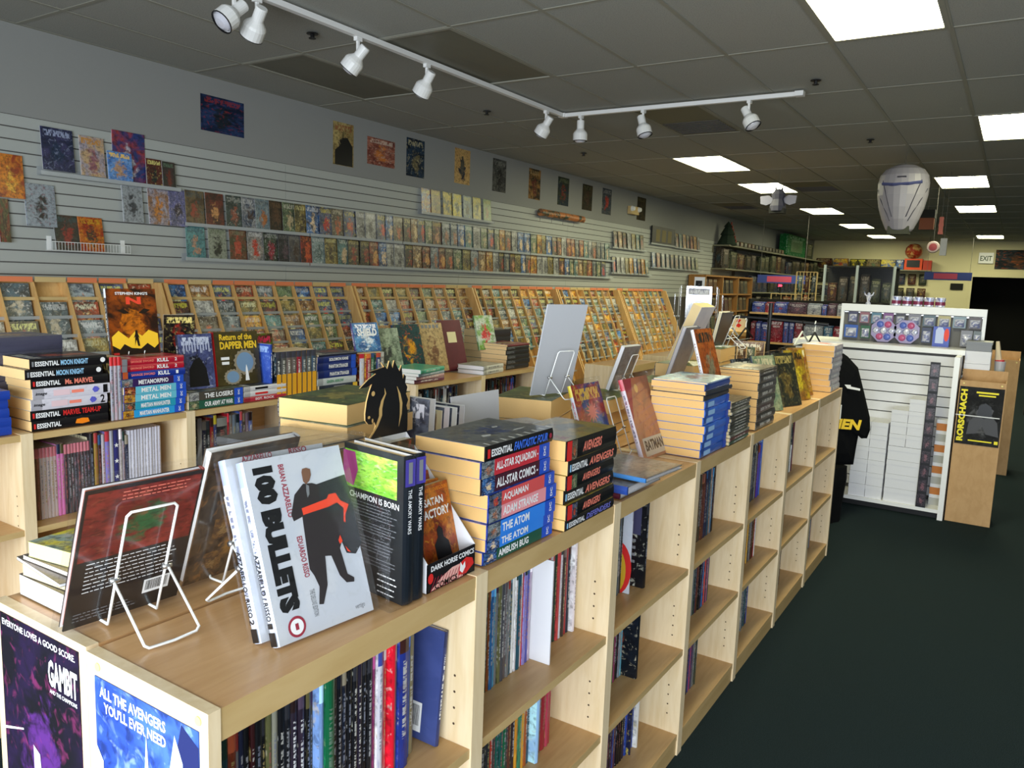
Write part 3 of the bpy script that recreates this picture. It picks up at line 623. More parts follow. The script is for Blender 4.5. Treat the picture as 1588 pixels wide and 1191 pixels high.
t7 = [(a[0], a[1], dict(a[2] if len(a) > 2 else {}, label='thick paperback, %s, in the eight-book stack beside the counter tray' % l)) for a, l in zip(t7, lab7)]
S7, z7 = stack(-0.832, 1.224, TOP, t7, 'the stack', G_S)
for (o, h, t), (tt, a, b, cm) in zip(S7[:7], (('AMBUSH BUG', .19, .62, 'green'), ('THE ATOM', .19, .58, 'blue'), ('THE ATOM', .19, .58, 'blue'), ('ADAM STRANGE', .19, .70, 'pink'), ('AQUAMAN', .19, .56, 'coral'), ('ALL-STAR COMICS -', .19, .80, 'maroon'), ('ALL-STAR SQUADRON -', .19, .81, 'red'))):
    showcase(o, h, t, tt, a, b, R.choice([PAL[5], PAL[6], PAL[2], PAL[12], PAL[9]]), hues[cm])
o, h, t = S7[7]; spine_patch(o, h, t, 0.02, 0.055, M_INKR, .6); spine_text(o, 'ESSENTIAL', h, t, .07, .36, M_INKW, .5, .03); spine_text(o, 'FANTASTIC FOUR', h, t, .38, .90, M_INKBL, .6, .035, .3); patch(o, (-.0036, h*.05, -t/2), (0, -1, 0), (0, 0, 1), .012, .012, M_INKM, 'volume_mark', disc(12))
for q in range(9): patch(o, (0.012, h-(.10+.145*q/1.25)*h*1.0, 0.0003), (0, -1, 0), (1, 0, 0), h*.07, .018, M_INKW, 'cover_lettering', [(-.5, -.5), (-.1, -.5), (.1, .5), (-.3, .5)])
for (xx, yy, ww, hh) in ((0.06, .17, .04, .012), (0.10, .08, .03, .008), (.05, .06, .02, .02)): patch(o, (xx, yy, .0003), (0, -1, 0), (1, 0, 0), hh*3, ww*.4, M_INKW, 'cover_print', [(-.5, -.3), (.1, -.5), (.5, .1), (-.2, .5)])
MB().box((0.0, 0.0, 0.0006), (0.168, 0.255, 0.0012)).build('plastic_wrap', M_CLEAR, o)
t8l = ['bottom book with violet lettering', 'lowest book with a red end block', 'middle book with pale lettering', 'middle book with a red end block', 'upper book with pale lettering', 'top book with a red end block']
t8 = [(K, (.025, .035, .033, .034, .034, .046)[i], {'label': 'black paperback, %s, in the six-book stack' % t8l[i], 'pal': ((150, 140, 90), (190, 160, 60), (120, 120, 110), (150, 50, 40))}) for i in range(6)]
S8, z8 = stack(-0.818, 1.508, TOP, t8, 'the stack', G_S, 0.4, 0.255)
for i, (o, h, t) in enumerate(S8):
    if i % 2 == 0:
        spine_text(o, 'ESSENTIAL', h, t, .05, .36, M_INKW, .5, .03); spine_text(o, 'AVENGERS' if i else 'DEFENDERS', h, t, .39, .92, M_INKPK if i else mat('violet_ink', (110, 110, 190), .5), .55, .03, .25); spine_patch(o, h, t, .01, .035, M_INKLB, .5)
    else:
        spine_patch(o, h, t, 0, .09, M_INKR); a_ = spine_patch(o, h, t, .09, .19, M_ART); a_.name = 'spine_art'; setart(a_, PAL[(6, 10, 3)[i//2]], i, 0); spine_text(o, 'AVENGERS', h, t, .30, .68, M_INKPK, .5, .03, .25)
MB().box((-0.002, -0.004, 0.0008), (0.175, 0.26, 0.0016)).build('plastic_wrap', M_CLEAR, S8[5][0])
# flat hardcovers in sleeves, spines to the camera
zz = TOP
for i, (t, dx, yw, c, l) in enumerate(((.016, 0, 1, (70, 20, 40), 'maroon hardcover lying flat at the bottom of the sleeved pair by the upright'), (.022, 0, -1, (36, 70, 150), 'blue spined hardcover lying in the middle of the sleeved pile by the upright'), (.012, 0, -4, (60, 130, 200), 'glossy sleeved hardcover on top of the low pile beside the six-book stack'))):
    Av = rotz((0, 1, 0), yw); Bv = rotz((-1, 0, 0), yw)
    o = book(((-.828, -.805, -.775)[i], (1.835, 1.83, 1.875)[i], zz+t), Av, Bv, (.20, .215, .222)[i], (.19, .19, .20)[i], t, spine=c, stxt=0, hard=True, title=0, pal=((150, 150, 150), (120, 118, 112), (170, 160, 150), (130, 60, 60)), pc=(190, 190, 196), label=l, cat='book', group=G_S)
    if i == 2: sleeve(o, .222, .20, t)
    if i == 1: patch(o, (-.0036, .172, -t/2), (0, -1, 0), (0, 0, 1), .012, .012, M_INKW, 'round_mark', disc(12))
    zz += t+(.0004 if i != 1 else .0062)

# wire easel ------------------------------------------------------------------
def easel(loc, yaw, label, s=1.0, w=0.04):
    """back leg runs to local +x, the displayed book leans on the local -x side"""
    e = empty('wire_easel', loc, math.radians(yaw)); tag(e, label, 'easel', 'white wire book easels')
    r = .0023*s; W = w*s
    top, piv, ft, re = (.072*s, .20*s), (.030*s, .085*s), (.0*s, .004), (.120*s, .004)
    def L(p, sy): return (p[0], sy*W, p[1])
    MB().tube([L(ft, -1), L(piv, -1), (top[0]-.002, -W, top[1]-.006), (top[0], -W+.006, top[1]), (top[0], W-.006, top[1]), (top[0]-.002, W, top[1]-.006), L(piv, 1), L(ft, 1)], r, 8).build('front_frame', M_WIRE, e, smooth=True)
    MB().tube([(piv[0], -W-.004, piv[1]), (re[0]-.002, -W-.004, .008), (re[0], -W+.002, .003), (re[0]+.004, 0, .003), (re[0], W-.002, .003), (re[0]-.002, W+.004, .008), (piv[0], W+.004, piv[1])], r, 8).build('back_leg', M_WIRE, e, smooth=True)
    for sy in (-1, 1):
        MB().tube([(ft[0], sy*W, ft[1]), (ft[0]-.035*s, sy*W, .004), (ft[0]-.042*s, sy*W, .018)], r, 8).build('ledge_hook', M_WIRE, e, smooth=True)
        MB().tube([(piv[0], sy*(W-.005), piv[1]), (piv[0], sy*(W+.009), piv[1])], .005*s, 10).build('pivot_knob', M_STEEL, e, smooth=True)
    return e
def lean_book(base, ydir, tilt, w, h, t, spine_near, off, **kw):
    """upright book whose bottom edge runs along ydir from base (near end); tilt>0 leans the head to the local back"""
    d = Vector(ydir).normalized(); n = Vector((d.y, -d.x, 0))      # outward facing normal (to the viewer's side, +x when d=+y)
    up = (Vector((0, 0, 1))*math.cos(tilt)-n*math.sin(tilt)).normalized()
    if spine_near: O = Vector(base); A = d
    else: O = Vector(base)+d*w; A = -d
    return book(O, A, up, w, h, t, **kw)
# sleeved hardcover seen from the back, leaning on an easel (front cover faces away from the aisle)
G_D = 'display books standing on the bookcase tops'
def back_display(base, d, w, h, t, tilt, **kw):
    # the back cover faces +n; leans over towards +n
    d = Vector(d).normalized(); n = Vector((d.y, -d.x, 0)); up = Vector((0, 0, 1))*math.cos(tilt)+n*math.sin(tilt)
    return book(Vector(base)+d*w-(n*math.cos(tilt)-Vector((0, 0, 1))*math.sin(tilt))*t, -d, up, w, h, t, **kw)
b2 = back_display((-1.177, .586, TOP+.0045), (0.06, 1, 0), .186, .255, .014, .37, pal=((30, 28, 30), (34, 32, 34), (28, 28, 32), (40, 40, 44)), title=0, spine=(170, 50, 40), hard=True, pc=(140, 56, 46), label='sleeved hardcover seen from the back, red and green art above black blurb', cat='book', group=G_D)
def back_print(o, w, h, t, x0, x1, y0, y1, m, pal=None, seed=1, name='back_cover_art', poly=None):
    """printed area on the back cover, fractions from the viewer's left and from the tail"""
    p = patch(o, (w*(1-(x0+x1)/2), h*(y0+y1)/2, -t-.0004), (-1, 0, 0), (0, 1, 0), (x1-x0)*w, (y1-y0)*h, m, name, poly)
    if pal: setart(p, pal, seed, 0)
    return p
def back_lines(o, w, h, t, x0, x1, y0, y1, n, m=M_INKW, seed=2, lh=.006):
    b = MB(); rr = random.Random(seed)
    for i in range(n):
        y = y1-(y1-y0)*i/max(1, n-1); x = x0
        xe = x1-rr.uniform(0, .18)*(x1-x0)
        while x < xe:
            d = min(rr.uniform(.02, .07), xe-x); b.quad([((.5-x)*-w, (y-.5)*h, 0), ((.5-x-d)*-w, (y-.5)*h, 0), ((.5-x-d)*-w, (y-.5)*h+lh*h, 0), ((.5-x)*-w, (y-.5)*h+lh*h, 0)]); x += d+.012
    q = b.build('printed_blurb', m, o); q.matrix_local = frame((w*.5, h*.5, -t-.0006), (-1, 0, 0), (0, 1, 0))
W2, H2, T2 = .186, .255, .014
back_print(b2, W2, H2, T2, .02, .98, .50, .98, M_ART, ((104, 30, 30), (134, 46, 40), (36, 92, 54), (150, 84, 60)), 11)
orange_print = mat('orange_print', (176, 80, 40), .4); mat('blue_print', (44, 50, 96), .4)
back_lines(b2, W2, H2, T2, .10, .92, .26, .47, 8); back_lines(b2, W2, H2, T2, .06, .62, .05, .10, 3, M_INKG); back_lines(b2, W2, H2, T2, .3, .95, .90, .95, 3, M_INKPK, 5)
barcode(b2, (W2*.24, H2*.17, -T2-.0005), (-1, 0, 0), (0, 1, 0), .045, .028)
sleeve(b2, W2, H2, T2)
easel((-1.148, .682, TOP), -4, 'white wire easel holding the red and green back cover, nearest of all', 1.0)
b3 = back_display((-1.19, .80, TOP+.0045), (0.0, 1, 0), .19, .27, .02, .34, pal=((96, 78, 60), (60, 54, 52), (150, 110, 60), (170, 120, 70)), title=0, spine=(200, 200, 204), hard=True, pc=(230, 230, 232), label='sleeved hardcover with brown patchwork back, behind the wire easel beside the white covers', cat='book', group=G_D)
for i, (x0, y0) in enumerate(((.35, .70), (.55, .52), (.2, .32), (.6, .25), (.15, .06))): back_print(b3, .19, .27, .02, x0, x0+.22, y0, y0+.16, M_ART, ((130, 96, 60), (90, 70, 56), (150, 120, 80), (70, 60, 60)), i*3.3, 'back_cover_panel')
sleeve(b3, .19, .27, .02)
easel((-1.152, .895, TOP), 0, 'white wire easel holding the brown patchwork back cover', 1.0)

# the white display books in front
WB, HB, TB = .185, .285, .02
def white_book(base, i, lab):
    o = lean_book(base, (0.1, 1, 0), .34, WB, HB, TB if i < 2 else .016, True, 0, pal=((196, 199, 205), (190, 194, 203), (198, 200, 206), (182, 186, 192)), title=0, spine=(196, 202, 216), s2=(60, 60, 90), s3=(150, 160, 190), stxt=1.0, hard=False, pc=(240, 240, 240), label=lab, cat='book', group=G_D)
    return o
wb1 = white_book((-.880, .752, TOP+.003), 0, 'white hardcover with big black vertical title and suited figure, front of the pair')
wb2 = white_book((-.912, .744, TOP+.003), 1, 'white hardcover directly behind the one with the suited figure')
def fc(o, u, v, w, h, m, txt=None, poly=None, name='cover_print', ang=0, z=.0006, bold=.02):
    c = (u*WB, v*HB, z); a = math.radians(ang); rt = (math.cos(a), math.sin(a), 0); up = (-math.sin(a), math.cos(a), 0)
    if txt: return text(txt, o, c, rt, up, w, h, m, bold, name='lettering')
    return patch(o, c, rt, up, w, h, m, name, poly)
fc(wb1, .165, .555, HB*.80, WB*.20, M_INKB, '100 BULLETS', ang=-90, bold=.085)
fc(wb1, .345, .80, HB*.30, WB*.055, M_INKM, 'BRIAN AZZARELLO', ang=-90); fc(wb1, .385, .42, HB*.23, WB*.055, M_INKM, 'EDUARDO RISSO', ang=-90); fc(wb1, .40, .16, HB*.15, WB*.05, M_INKG, 'THE DELUXE EDITION', ang=-90, bold=.01)
fc(wb1, .19, .07, .032, .032, M_INKM, poly=disc(24), name='printed_ring'); fc(wb1, .19, .07, .024, .024, M_INKW, poly=disc(24), name='printed_ring', z=.0008); fc(wb1, .19, .07, .006, .010, M_INKM, 'I', z=.001)
fc(wb1, .86, .05, .02, .010, M_INKG, 'vertigo', bold=.0)
TLc, Ux, Vx = (30, 130), (520, -70), (215, 1050)
def uvp(px, py):
    dx, dy = px-TLc[0], py-TLc[1]; t = (dy*520+70*dx)/(1050*520+215*70); u = (dx-215*t)/520; return (u*WB, (1-t)*HB)
def traced(o, pts, m, name, z):
    b = MB(); b.quad([(*uvp(*p), z) for p in reversed(pts)], 0, [(0, 0)]*len(pts)); return b.build(name, m, o)
SUIT = mat('suit_print', (44, 38, 40), .45)
traced(wb1, [(405, 300), (540, 262), (585, 250), (620, 370), (660, 560), (690, 690), (655, 750), (600, 735), (545, 600), (470, 480), (410, 400)], mat('shadow_print', (40, 42, 46), .45), 'cover_figure', .0006)
traced(wb1, [(345, 285), (300, 345), (285, 460), (300, 500), (345, 480), (362, 600), (390, 790), (415, 830), (445, 900), (445, 1000), (470, 1005), (490, 900), (475, 730), (510, 735), (560, 860), (600, 910), (645, 915), (645, 890), (605, 860), (560, 700), (590, 600), (560, 470), (480, 470), (440, 380), (430, 300), (395, 285)], SUIT, 'cover_figure', .0008)
traced(wb1, [(335, 215), (338, 195), (360, 190), (382, 200), (388, 235), (380, 270), (362, 290), (345, 270)], M_SKIN, 'cover_figure', .0010)
traced(wb1, [(362, 290), (378, 300), (382, 350), (372, 370), (364, 330)], M_INKG, 'cover_figure', .0010)
traced(wb1, [(340, 430), (480, 390), (490, 365), (530, 360), (560, 410), (610, 440), (590, 500), (592, 550), (580, 540), (580, 460), (540, 420), (490, 440), (350, 470)], M_INKO, 'cover_figure', .0011)
traced(wb1, [(560, 620), (575, 660), (560, 675), (550, 650)], M_INKO, 'cover_figure', .0010); traced(wb1, [(590, 690), (625, 735), (605, 725)], M_INKO, 'cover_figure', .0010)
for o, v in ((wb1, '1'), (wb2, '2')):
    spine_text(o, 'AZZARELLO / RISSO', HB, TB, .50, .86, M_INKB, .55); spine_text(o, v, HB, TB, .87, .90, M_INKB, .6); spine_patch(o, HB, TB, .92, .995, M_INKB, .8)
fc(wb2, .30, .985, .055, .010, M_INKM, 'AZZARELLO'); fc(wb2, .72, .985, .035, .010, M_INKM, 'RISSO')
for o in (wb1, wb2): sleeve(o, WB, HB, TB)
easel((-.985, .83, TOP), 180, 'white wire easel behind the pair of white hardcovers', 1.0)

# two black hardcovers standing together, back cover to the camera
W5, H5, T5 = .162, .262, .026
ch = []
for i in range(2):
    o = book((-.836, 1.004+.0275*i+.002, TOP), (-1, .14, 0), (0, 0, 1), W5, H5, T5-.001, pal=((34, 36, 38), (30, 32, 34), (36, 36, 40), (40, 42, 46)), title=0, spine=(20, 26, 34), stxt=0, hard=True, label=['black sleeved hardcover showing its back blurb and green picture', 'black sleeved hardcover behind the one with the green picture'][i], cat='book', group=G_D)
    tt = T5-.001
    spine_patch(o, H5, tt, .02, .2, mat('violet_panel', (70, 60, 150), .4), .9); spine_patch(o, H5, tt, .04, .18, M_INKG, .35, .0006); spine_text(o, 'THE AMORY WARS', H5, tt, .22, .52, M_INKW, .32, .01)
    ch.append(o)
o = ch[0]; tt = T5-.001
back_print(o, W5, H5, tt, .02, .90, .70, .96, M_ART, ((120, 200, 60), (190, 230, 90), (160, 220, 80), (200, 240, 180)), 8); pp = patch(o, (W5*.88, H5*.83, -tt-.0008), (-1, 0, 0), (0, 1, 0), W5*.26, H5*.24, mat('magenta_print', (170, 60, 130), .4), 'back_cover_flower', [(-.5, -.4), (.2, -.5), (.5, 0), (.3, .5), (-.5, .5)])
text('A CHAMPION IS BORN', o, (W5*.52, H5*.655, -tt-.0008), (-1, 0, 0), (0, 1, 0), W5*.92, .011, M_INKW, .005)
for k, (a, b_, n) in enumerate(((.52, .61, 5), (.42, .48, 4), (.29, .38, 5), (.20, .25, 3))): back_lines(o, W5, H5, tt, .12, .92, a, b_, n, M_INKG, k)
back_lines(o, W5, H5, tt, .6, .92, .03, .15, 4, M_INKW, 9, .008); sleeve(o, W5, H5, tt*2+.003)

# cardboard counter tray with horse-head header ---------------------------------
tr = empty('counter_display', (-.836, 1.046, TOP)); tag(tr, 'white cardboard counter tray with black horse-head topper holding small paperbacks', 'display')
DW, DX = .146, -.178
MB().box((-.0015, 0, 0), (0, DW, .054)).build('front_panel', mat('black_card', (16, 16, 20), .5), tr)
text('DARK HORSE COMICS', tr, (.0006, DW*.52, .043), (0, 1, 0), (0, 0, 1), DW*.9, .0105, M_INKW, .03)
patch(tr, (.0006, DW*.40, .012), (0, 1, 0), (0, 0, 1), DW*.66, .034, mat('peach_stripe', (224, 170, 160), .5), 'printed_dome', [(-.5, -.3), (-.2, .2), (.15, .5), (.5, .5), (.5, -.3)])
b = MB()
for q in range(12): b.quad([(-.05+.009*q, -.012, 0), (-.048+.009*q, -.012, 0), (-.034+.009*q, .012, 0), (-.036+.009*q, .012, 0)])
qo = b.build('printed_stripes', M_INKM, tr); qo.matrix_local = frame((.0009, DW*.40, .012), (0, 1, 0), (0, 0, 1))
text('COMICS', tr, (.0010, DW*.38, .007), (0, 1, 0), (0, 0, 1), DW*.46, .012, M_INKB, .03)
patch(tr, (.0008, DW*.80, .020), (0, 1, 0), (0, 0, 1), .05, .032, M_INKR, 'printed_shape', [(-.5, -.4), (0, -.5), (.5, -.1), (.4, .3), (0, .5), (-.4, .3)]); patch(tr, (.0011, DW*.72, .020), (0, 1, 0), (0, 0, 1), .018, .024, M_INKW, 'printed_shape', [(-.5, -.2), (0, -.5), (.5, -.1), (.4, .4), (0, .1), (-.4, .5)]); patch(tr, (.0012, DW*.06, .026), (0, 1, 0), (0, 0, 1), .016, .02, M_INKR, 'printed_shape', disc(10))
for yy in (0.0, DW-.0015):
    m_ = MB(); p = [(0, .054), (DX, .250), (DX, 0), (0, 0)]; n_ = 4
    m_.quad([(x, yy+.0015, z) for x, z in p]); m_.quad([(x, yy, z) for x, z in reversed(p)])
    for i in range(4):
        (xa, za), (xb, zb) = p[i], p[(i+1) % 4]; m_.quad([(xa, yy, za), (xb, yy, zb), (xb, yy+.0015, zb), (xa, yy+.0015, za)])
    m_.build('side_panel', M_BOXW, tr)
MB().box((DX-.0015, 0, 0), (DX, DW, .250)).build('back_panel', M_BOXW, tr); MB().box((DX, .0015, 0), (0, DW-.0015, .0015)).build('tray_floor', M_BOXW, tr)
HP = [(905, 350), (880, 420), (860, 500), (848, 600), (850, 660), (875, 695), (905, 703), (930, 685), (945, 725), (930, 770), (880, 835), (870, 900), (1240, 900), (1246, 780), (1245, 640), (1232, 590), (1248, 540), (1225, 480), (1238, 420), (1216, 380), (1222, 320), (1203, 300), (1192, 340), (1176, 215), (1158, 268), (1106, 165), (1092, 232), (1060, 165), (1042, 236), (985, 172), (1012, 214), (965, 225), (865, 246), (940, 266), (870, 310), (800, 375), (860, 372)]
hs = lambda p: ((p[0]-1020)*.00031, (900-p[1])*.000222)
hb_ = MB().prism([hs(p) for p in reversed(HP)], 0, .003, 0, 1); ho = hb_.build('horse_head_topper', [M_INKB, M_GOLD], tr); HM = frame((DX-.006, DW*.56, .235), (0, 1, 0), (0, 0, 1)); ho.matrix_local = HM
def hline(pts, wd, nm):
    L_ = [hs(p) for p in pts]; b = MB(); n = len(L_)
    for i in range(n-1):
        w0 = wd*math.sin(math.pi*(i+.15)/(n-.7)); w1 = wd*math.sin(math.pi*min(1, (i+1.15)/(n-.7))); w1 = max(w1, .0002)
        b.quad([(L_[i][0]-w0, L_[i][1], .0034), (L_[i][0]+w0, L_[i][1], .0034), (L_[i+1][0]+w1, L_[i+1][1], .0034), (L_[i+1][0]-w1, L_[i+1][1], .0034)])
    q = b.build(nm, M_GOLD, tr); q.matrix_local = HM
hline([(1018, 400), (1028, 450), (1000, 510), (985, 580), (985, 640), (950, 730), (900, 810), (870, 850)], .0045, 'topper_gold_line'); hline([(1135, 400), (1160, 470), (1178, 560), (1176, 660), (1158, 770)], .004, 'topper_gold_line')
for (p, w_, h_, nm) in (((915, 435), .010, .010, 'topper_eye'), ((880, 637), .007, .006, 'topper_nostril'), ((912, 672), .005, .009, 'topper_mouth')):
    q = patch(tr, (0, 0, 0), (1, 0, 0), (0, 1, 0), w_, h_, M_GOLD, nm, disc(12)); x_, y_ = hs(p); q.matrix_local = HM @ Matrix.Translation((x_, y_, .0036))
for i in range(3):
    o = book((-.864-.022*i, 1.087, TOP+.004), (0, 1, 0), (-.26, 0, 1), .102, .172+.012*(i > 1), .019, pal=((150, 60, 20), (190, 110, 30), (120, 40, 20), (210, 150, 40)), title=0, spine=(110, 40, 24), stxt=0, pc=(214, 190, 140), label=['small orange paperback with dark hooded figure, front of the counter tray', 'small orange paperback second in the counter tray', 'small orange paperback at the back of the counter tray'][i], cat='book', group='small paperbacks in the counter tray')
    if i == 0:
        text('SATAN', o, (.051, .140, .0006), (1, 0, 0), (0, 1, 0), .058, .015, M_INKW, .03); text('FACTORY', o, (.052, .118, .0006), (1, 0, 0), (0, 1, 0), .084, .017, M_INKW, .03); text('THOMAS E. SNIEGOSKI', o, (.051, .162, .0006), (1, 0, 0), (0, 1, 0), .096, .007, mat('orange_ink', (230, 140, 40), .5), .01)
        patch(o, (.058, .05, .0006), (1, 0, 0), (0, 1, 0), .05, .085, M_INKB, 'cover_figure', [(-.45, -.5), (-.5, .1), (-.25, .25), (-.25, .42), (-.08, .5), (.1, .4), (.1, .22), (.35, .1), (.5, -.5), (.2, -.3), (-.1, -.5)])
o = book((-.966, 1.056, TOP+.008), (0, 1, 0), (-.1, 0, 1), .13, .236, .026, pal=((30, 28, 28), (50, 30, 28), (140, 40, 30), (180, 60, 40)), title=0, spine=K, pc=(200, 196, 184), label='thick black book at the back of the counter tray under the horse head', cat='book', group='small paperbacks in the counter tray')

# ------------------------------------------------------------------ rest of the aisle-row tops
G_S2 = G_S
o = lean_book((-1.035, 2.075, TOP), (0.05, 1, 0), .34, .172, .262, .012, True, 0, pal=((40, 80, 140), (170, 60, 50), (70, 120, 70), (220, 180, 80)), spine=(190, 196, 210), s2=(190, 40, 60), s3=(220, 200, 40), label='colourful sleeved comic collection with sunburst, behind the six-book stack', cat='book', group=G_D)
patch(o, (.09, .17, .0006), (1, 0, 0), (0, 1, 0), .08, .075, mat('salmon_print', (214, 120, 110), .4), 'cover_sunburst', [(.5*math.cos(a*math.pi/12)*(1 if a % 2 else .45), .5*math.sin(a*math.pi/12)*(1 if a % 2 else .45)) for a in range(24)]); patch(o, (.095, .10, .0006), (1, 0, 0), (0, 1, 0), .05, .06, mat('amber_print', (200, 140, 70), .4), 'cover_figure', disc(14)); sleeve(o, .172, .262, .012)
easel((-1.075, 2.16, TOP), 180, 'white wire easel behind the colourful sunburst book', .9)
o = lean_book((-.952, 2.285, TOP+.001), (0.04, 1, 0), .36, .178, .272, .016, True, 0, pal=((176, 110, 80), (150, 100, 80), (190, 120, 84), (150, 60, 50)), title=0, spine=(200, 190, 200), s2=(40, 40, 80), s3=(190, 30, 60), label='sleeved reddish brown collection with red corner and pale title block', cat='book', group=G_D)
patch(o, (.03, .20, .0006), (1, 0, 0), (0, 1, 0), .056, .14, M_INKM, 'cover_corner', [(-.5, -.5), (0, 0), (.5, .5), (-.5, .5)]); patch(o, (.098, .04, .0006), (1, 0, 0), (0, 1, 0), .15, .06, mat('pale_title', (196, 186, 170), .4), 'title_block'); text('BATMAN', o, (.098, .044, .0010), (1, 0, 0), (0, 1, 0), .13, .035, mat('umber_ink', (70, 56, 50), .5), .04)
patch(o, (.075, .235, .0008), (1, 0, 0), (0, 1, 0), .026, .03, M_GOLD, 'foil_seal', disc(14)); sleeve(o, .178, .272, .016)
easel((-1.06, 2.375, TOP), 180, 'white wire easel behind the reddish brown collection', .9)
t11 = [((34, 84, 170), .026)]*1+[((40, 100, 200), .027)]*6+[((22, 30, 44), .018), ((30, 40, 56), .014), ((30, 66, 140), .022), ((150, 170, 200), .005, {'hard': False})]
S11, z11 = stack(-.826, 2.452, TOP, [(c[0], c[1], dict(c[2] if len(c) > 2 else {}, label='%s spined book, %s from bottom of the tall blue stack on aisle row' % (cname(c[0]), ordn(i)), w=.185)) for i, c in enumerate(t11)], '', G_S, 0)
for o, h, t in S11[:7]:
    spine_patch(o, h, t, .1, .35, mat('pale_blue_panel', (150, 190, 230), .4), .6); spine_patch(o, h, t, .85, .99, BLUEP)
t12 = [(R.choice([(50, 54, 50), (36, 40, 38), (64, 62, 56), (110, 110, 100)]), R.uniform(.009, .013)) for i in range(13)]
t12[1] = ((90, 40, 40), .013); t12[0] = ((60, 90, 70), .012)
S12, z12 = stack(-.822, 2.728, TOP, [(c, t, {'label': 'thin %s book, %s from bottom of the low stack under the orange cover' % (cname(c), ordn(i)), 'stxt': 1.0, 'pc': (215, 195, 150), 'w': .165}) for i, (c, t) in enumerate(t12)], '', G_S, 0, .235)
o = lean_book((-.905, 2.735, z12+.002), (0.03, 1, 0), .30, .175, .262, .012, True, 0, pal=((196, 104, 40), (170, 80, 30), (150, 140, 110), (60, 50, 40)), spine=(220, 220, 224), s2=(120, 60, 60), s3=(220, 220, 224), label='orange covered collection with white spine leaning on the low stack', cat='book', group=G_D)
t13 = [((34, 36, 42), .031), ((20, 22, 28), .031), ((60, 30, 40), .031), ((24, 26, 30), .031), ((24, 24, 30), .031), ((40, 44, 50), .031), ((20, 22, 26), .03), ((50, 40, 34), .014), ((80, 66, 44), .008)]
S13, z13 = stack(-.828, 3.095, TOP, [(c, t, {'label': '%s book, %s from bottom of the dark stack past the orange cover' % (cname(c), ordn(i)), 'stxt': 1.0}) for i, (c, t) in enumerate(t13)], '', G_S)
# books displayed upright further along the aisle row
for i, (y, x, w_, h_, t_, pal, spc, l) in enumerate(((3.46, -.99, .17, .25, .014, PAL[1], (70, 80, 90), 'grey book leaning just past the dark stack'), (3.56, -.93, .17, .262, .012, ((120, 150, 120), (170, 180, 140), (60, 90, 80), (220, 210, 170)), (40, 70, 84), 'pale green sleeved cover leaning past the dark stack'), (3.80, -.90, .17, .262, .016, ((50, 54, 36), (34, 36, 30), (110, 90, 40), (180, 160, 90)), (34, 38, 30), 'dark olive cover leaning between pale green and yellow covers'), (4.04, -.91, .17, .262, .016, ((206, 176, 30), (150, 100, 30), (226, 200, 40), (50, 40, 20)), (40, 36, 24), 'yellow cover leaning in front of the farthest stack'), (4.22, -.93, .16, .262, .012, PAL[13], (200, 170, 40), 'second yellow cover leaning against the farthest stack'))):
    o = lean_book((x, y, TOP+.001), (0.35, 1, 0), .30, w_, h_, t_, True, 0, pal=pal, spine=spc, label=l, cat='book', group=G_D); sleeve(o, w_, h_, t_)
t15 = [((140, 140, 150), .032)]*8
S15, z15 = stack(-.836, 4.575, TOP, [((150+10*(i % 2), 150, 160), .032, {'label': 'grey spined paperback, %s from bottom of the farthest aisle-row stack' % ordn(i), 'stxt': 1.0}) for i in range(8)], '', G_S)

# ------------------------------------------------------------------ row behind (row B) tops
G_B = 'stacked and standing books on the row facing away'
def stackB(x0, y0, z, specs, lab, yaw=0, w=.185, h=.262):
    """spines to -x, fore-edges to the aisle"""
    for i, (c, t) in enumerate(specs):
        yw = yaw+R.uniform(-2, 2); A = rotz((1, 0, 0), yw); B = rotz((0, 1, 0), yw)
        o = book((x0+R.uniform(-.008, .008), y0+R.uniform(-.008, .008), z+t), A, B, w, h, t, spine=c, pal=((60, 70, 44), (90, 110, 60), (150, 140, 70), (210, 190, 90)) if i == len(specs)-1 else None, title=0, label='%s, %s from bottom' % (lab, ordn(i)), group=G_B, cat='paperback', name='thick_paperback', pc=(234, 194, 130)); z += t+.0004
    return z
stackB(-1.392, 1.185, TOP, [((60, 60, 70), .046)]*6, 'thick cream-edged paperback in the stack beside the horse head', 9, .19)
# near-left little pile on row B
zz = TOP
for i, (t, w_, h_, c, pcx, l) in enumerate(((.036, .13, .2, (110, 104, 96), (236, 234, 236), 'thick white-edged paperback at the bottom of the left front pile'), (.022, .12, .18, (200, 180, 120), (238, 220, 160), 'cream paperback second from bottom of the left front pile'), (.006, .14, .21, (140, 170, 210), (240, 240, 244), 'thin pale blue book in the left front pile'), (.008, .13, .2, (190, 140, 160), (236, 226, 220), 'thin pink-edged book in the left front pile'), (.026, .125, .19, (150, 170, 160), (238, 216, 150), 'yellow and teal covered paperback topping the left front pile'))):
    yw = (0, 4, -6, 2, 8)[i]
    o = book((-1.235-.004*i, .622+w_, zz+t), rotz((0, -1, 0), yw), rotz((1, 0, 0), yw), w_, h_-.03, t, spine=c, pc=pcx, pal=((150, 170, 160), (214, 200, 60), (190, 190, 180), (80, 70, 90)) if i == 4 else ((90, 84, 76), (120, 110, 100), (70, 70, 70), (150, 140, 130)), title=0, label=l, group=G_B) if False else book((-1.385+.004*i, .622+w_, zz+t), rotz((0, -1, 0), yw), rotz((1, 0, 0), yw), w_, h_-.035, t, spine=c, pc=pcx, pal=((150, 170, 160), (224, 206, 50), (190, 190, 180), (80, 70, 90)) if i == 4 else ((90, 84, 76), (120, 110, 100), (70, 70, 70), (150, 140, 130)), title=0, label=l, group=G_B)
    zz += t+.0006
